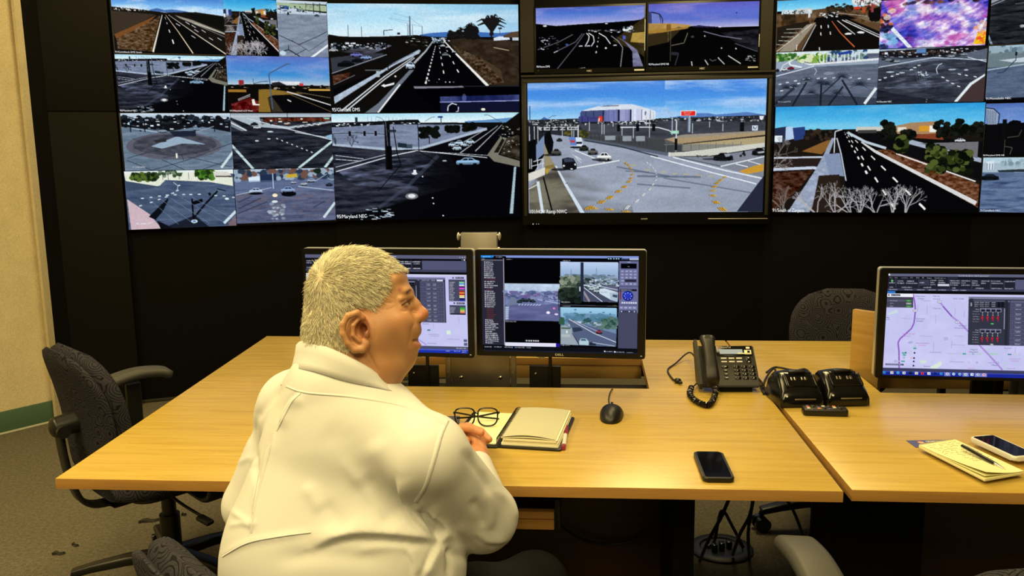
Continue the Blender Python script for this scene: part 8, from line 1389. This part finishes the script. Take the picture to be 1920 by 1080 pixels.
# sleeve ends stay open round the wrists, the neck opening sits under the collar
SVv, SQ, SN = sv.mesh(); SVv = smooth_v(SVv, SQ, 4, .5); su = uvw(SVv); fr_ = np.clip(-SN[:, 2] * 1.6 + .35, 0, 1)
z = lambda *q: [(400 + x / 2.348, 620 + y / 2.348) for x, y in q]
for P, a, w, kd in ((z((430, 960), (560, 905), (700, 893), (880, 910), (1000, 925)), .012, 13, 't'), (z((20, 1000), (150, 932), (300, 905), (450, 880)), .0028, 6, 'r'), (z((470, 760), (530, 830), (600, 890)), .005, 18, 'g'), (z((400, 670), (450, 750), (520, 860)), .0035, 13, 'r'), (z((640, 640), (720, 760), (800, 880)), .0075, 24, 'g'), (z((700, 470), (770, 600), (870, 760)), .006, 24, 'r'), (z((822, 640), (838, 730), (885, 830), (960, 910)), .008, 8, 't'),
    (z((270, 440), (240, 560), (190, 740), (160, 900)), .0045, 6, 't'), (z((245, 500), (200, 640), (165, 800)), .003, 4, 'r'), (z((180, 370), (175, 520), (195, 690)), .007, 7, 'g'), (z((310, 235), (230, 330), (185, 400)), .005, 8, 'g'), (z((385, 275), (330, 330), (285, 430)), .006, 7, 't'), (z((940, 780), (1000, 850), (1005, 940)), .011, 9, 't'), (z((905, 760), (950, 850), (1000, 915)), .009, 9, 'g'), (z((1000, 930), (960, 1000), (920, 1090)), .007, 8, 't'), (z((1030, 950), (1040, 1010), (1035, 1090)), .006, 7, 'g'),
    (z((1130, 740), (1180, 800), (1190, 870)), .004, 12, 'g'), (z((1240, 690), (1310, 760), (1345, 840)), .004, 8, 'r'), (z((1060, 850), (1140, 900), (1220, 960)), .005, 12, 'r'), (z((1020, 960), (1080, 990), (1160, 1000)), .006, 10, 'g'), (z((1090, 520), (1180, 620), (1230, 720)), .0045, 12, 'g'), (z((1120, 480), (1150, 560), (1210, 640)), .003, 6, 'r'), (z((1150, 880), (1215, 930), (1300, 930)), .004, 7, 't'), (z((1200, 700), (1225, 790), (1215, 880)), .004, 9, 'r'), (z((880, 770), (930, 800), (960, 830)), .006, 7, 't'), (z((560, 560), (680, 720), (760, 850)), .004, 12, 'r'), (z((600, 980), (760, 950), (930, 960)), .003, 9, 'r'), (z((850, 960), (880, 1020), (890, 1080)), .004, 9, 't'), (z((60, 780), (150, 840), (200, 850)), .003, 5, 'r'), (z((60, 860), (130, 850), (180, 870)), .003, 4, 'r'), (z((100, 590), (160, 560), (180, 600)), .003, 5, 'r'), (z((480, 420), (600, 520), (720, 680)), .0025, 30, 'g'), (z((250, 1010), (500, 985), (800, 1010)), .004, 18, 'g')):
    SVv = crease(SVv, SN, su, fr_, P, a, w, kd)
wob = sum(np.sin(SVv @ (q * .55) + p) for q, p in zip(n1, n2)) / 7; SVv += SN * (wob * .0013)[:, None]; SVv = smooth_v(SVv, SQ, 1, .5)
keep = ~((np.linalg.norm(SVv - cs(896, 862, 2.0), axis=1) < .1) & (SVv[:, 2] > 1.955)) & ~((np.linalg.norm(SVv - cs(846, 842, 2.03), axis=1) < .05) & (SVv[:, 2] > 2.03)) & (c2w(SVv)[:, 2] > .5)
keep &= ~((su[:, 1] < np.interp(su[:, 0], [560, 600, 635, 671, 700, 715, 733], [648, 654, 664, 681, 699, 708, 712])) & (su[:, 0] < 733) & (SVv[:, 2] < 1.66))
SQ = SQ[keep[SQ].all(1)]
SHIRT = mat('white_cotton_shirt', (.68, .685, .685), .78, spec=.2); n = NT(SHIRT); n.bump(n.noise(n.coords(), 900, 2, .6), .08, .0006)
shirt = pchild('shirt', SVv, SQ, SHIRT, None, 'white long-sleeved shirt')
# seams: flat-felled lines laid on the cloth
from mathutils.bvhtree import BVHTree
tree = BVHTree.FromPolygons([Vector(v) for v in SVv], [tuple(int(x) for x in q) for q in SQ])
def seam(P, wpx, up=.0007, name='shirt_seam'):
    P = np.array(smooth_path([(*p, 0) for p in P], 8))[:, :2]; rows = []
    for k, p in enumerate(P):
        t_ = P[min(k + 1, len(P) - 1)] - P[max(k - 1, 0)]; t_ = t_ / np.linalg.norm(t_); q = np.array([-t_[1], t_[0]]) * wpx / 2; row = []
        for c, e in ((p + q, -.002), (p + q * .9, up), (p - q * .9, up), (p - q, -.002)):
            hit = tree.ray_cast(Vector((0, 0, 0)), Vector(cs(c[0], c[1], 1.0)).normalized())
            if hit[0] is None: break
            n_ = hit[1] if hit[1].dot(hit[0]) < 0 else -hit[1]; row.append(np.array(hit[0]) + np.array(n_) * e)
        if len(row) == 4: rows.append(row)
    A = np.array(rows)
    for _ in range(1): A[1:-1] = (A[:-2] + 2 * A[1:-1] + A[2:]) / 4
    m_ = len(A); i = np.arange(m_ * 4).reshape(m_, 4); Q = np.stack([i[:-1, :-1], i[1:, :-1], i[1:, 1:], i[:-1, 1:]], -1).reshape(-1, 4); return pchild(name, A.reshape(-1, 3), Q, SHIRT, None, None, False)
seam(z((300, 236), (400, 272), (600, 290), (800, 322), (920, 362), (1020, 412)), 4.5); seam(z((1030, 395), (1005, 450), (985, 520), (962, 600), (932, 690), (890, 755)), 9)
for P in (((385, 275), (345, 315), (300, 400), (280, 440)), ((268, 450), (240, 560), (192, 740), (166, 890)), ((236, 500), (206, 620), (174, 800))): seam(z(*P), 2.6, .0008)
seam(z((40, 995), (150, 935), (300, 905), (430, 888)), 3, .0008, 'shirt_crease')
# collar: stand and folded leaf round the neck
def ringc(ph, out, dv): w_ = HW + .012 - (.086 + out) * math.sin(ph); return cs(648 + (87 + out / K) * math.cos(ph), 688 + 42 * math.cos(ph) - 21 * math.sin(ph) + dv, w_)
bm_r = []
for i in range(56):
    ph = 2 * PI * i / 56; back = np.clip(.5 - .5 * math.cos(ph - PI * .98), 0, 1); back = 1 - np.clip((math.cos(ph) + .2) / 1.25, 0, 1) ** 1.5; dr = 12 + 38 * back
    row = [ringc(ph, -.004, 26), ringc(ph, -.003, 8), ringc(ph, -.001, 1), ringc(ph, .002, -2), ringc(ph, .006, 2), ringc(ph, .009, dr * .35), ringc(ph, .0135, dr * .75), ringc(ph, .0165, dr), ringc(ph, .015, dr + .6), ringc(ph, .009, dr * .8), ringc(ph, .004, dr * .45)]
    kk = min(1, max(0, math.sin(ph) * 2.5 - .3))
    if kk > 0:
        for q_, off_ in ((6, .006), (7, .004), (8, .002)):
            hit = tree.ray_cast(Vector((0, 0, 0)), Vector(row[q_]).normalized())[0]
            if hit is not None: a_ = np.array(hit) * (1 - off_ / hit.length); a_ = a_ if q_ > 6 else .5 * (a_ + row[6]); row[q_] = a_ * kk + row[q_] * (1 - kk)
    row[9] = row[8] * 1.003; row[10] = row[7] * 1.006
    bm_r.append(row)
CV = np.array(bm_r)
for _ in range(3): CV[:, 5:] = .5 * CV[:, 5:] + .25 * (np.roll(CV[:, 5:], 1, 0) + np.roll(CV[:, 5:], -1, 0))
CV = CV.reshape(-1, 3); i = np.arange(56 * 11).reshape(56, 11); j = np.roll(i, -1, 0); CQ = np.stack([i[:, :-1], j[:, :-1], j[:, 1:], i[:, 1:]], -1).reshape(-1, 4)
pchild('collar', CV, CQ, SHIRT)
# ---- trousers and shoes
def wpt(x, y, z_): v = np.array([x, y, z_]) - EYE; return np.array([v @ RGT, v @ UPV, v @ FWD])
hip = np.array([org.x, org.y]); hd = np.array([.5, .86]); sd_ = np.array([.86, -.5])
tv_ = Vol(np.array([-.75, -1.75, 1.0]), np.array([.35, -.45, 2.6]), .011); shoes = []
tv_.ell(wpt(hip[0], hip[1], .6), (.21, .14, .19), .05)
for s in (-1, 1):
    a = hip + sd_ * .1 * s + hd * .02; k_ = a + hd * .42 + sd_ * .06 * s; f_ = k_ - hd * .03 + sd_ * .02 * s
    tv_.cap(wpt(*a, .565), wpt(*k_, .54), .1, .072, .04); tv_.cap(wpt(*k_, .53), wpt(*f_, .12), .068, .056, .03); shoes.append(f_)
tv_.cap(wpt(hip[0] + .16, hip[1] + .0, .6), wpt(hip[0] + .22, hip[1] + .2, .565), .085, .07, .04)
TV, TQ, TN = tv_.mesh(); pchild('trousers', smooth_v(TV, TQ, 2), TQ, mat('black_trousers', (.006, .006, .007), .85, spec=.15))
for f_ in shoes:
    rings = []
    for t_, w_, hh in ((-.09, .03, .07), (-.06, .038, .095), (0, .038, .085), (.07, .046, .06), (.13, .048, .045), (.17, .036, .036), (.19, .012, .022)): c = f_ + hd * t_; rings.append([(c[0] + sd_[0] * w_ * math.cos(a) - org.x, c[1] + sd_[1] * w_ * math.cos(a) - org.y, .002 + max(0, hh * math.sin(a))) for a in np.linspace(0, PI, 11)] + [(c[0] - org.x, c[1] - org.y, .002)])
    bm = NB(); loft(bm, rings); build('shoe', bm, MT['blackgloss'], person, 60)
# ---------------------------------------------------------------- light: the room's warm ceiling panels
def lamp(name, loc, size, power, color=(1, .79, .36), rot=(0, 0, 0), spread=PI):
    L = bpy.data.lights.new(name, 'AREA'); L.shape = 'RECTANGLE'; L.size, L.size_y = size; L.energy = power; L.color = color; L.spread = spread
    o = bpy.data.objects.new(name, L); COL.objects.link(o); o.location = loc; o.rotation_euler = rot; return o
lamp('ceiling_lamp', (-.9, .6, CEIL - .03), (.6, 1.2), 45)
lamp('ceiling_lamp', (.9, .4, CEIL - .03), (.6, 1.2), 36)
lamp('ceiling_lamp', (-.3, -1.0, CEIL - .03), (.6, 1.2), 52)
lamp('ceiling_lamp', (-2.2, 1.9, CEIL - .03), (.6, 1.2), 66)
lamp('ceiling_lamp', (-1.8, 4.3, CEIL - .03), (.9, .3), 13)
lamp('ceiling_lamp', (1.0, 4.1, CEIL - .03), (.6, 1.2), 42)
lamp('ceiling_lamp', (.3, 2.6, CEIL - .03), (.6, 1.2), 26)
Wd = bpy.data.worlds.new('world'); S.world = Wd; Wd.use_nodes = True
Wd.node_tree.nodes['Background'].inputs[0].default_value = (.02, .016, .008, 1); Wd.node_tree.nodes['Background'].inputs[1].default_value = .3
S.view_settings.view_transform = 'Standard'; S.view_settings.look = 'None'; S.view_settings.exposure = 0.0; S.view_settings.gamma = 1.0
S.view_settings.use_curve_mapping = False
S.cycles.use_denoising = True; S.cycles.max_bounces = 6; S.cycles.sample_clamp_indirect = 4.0
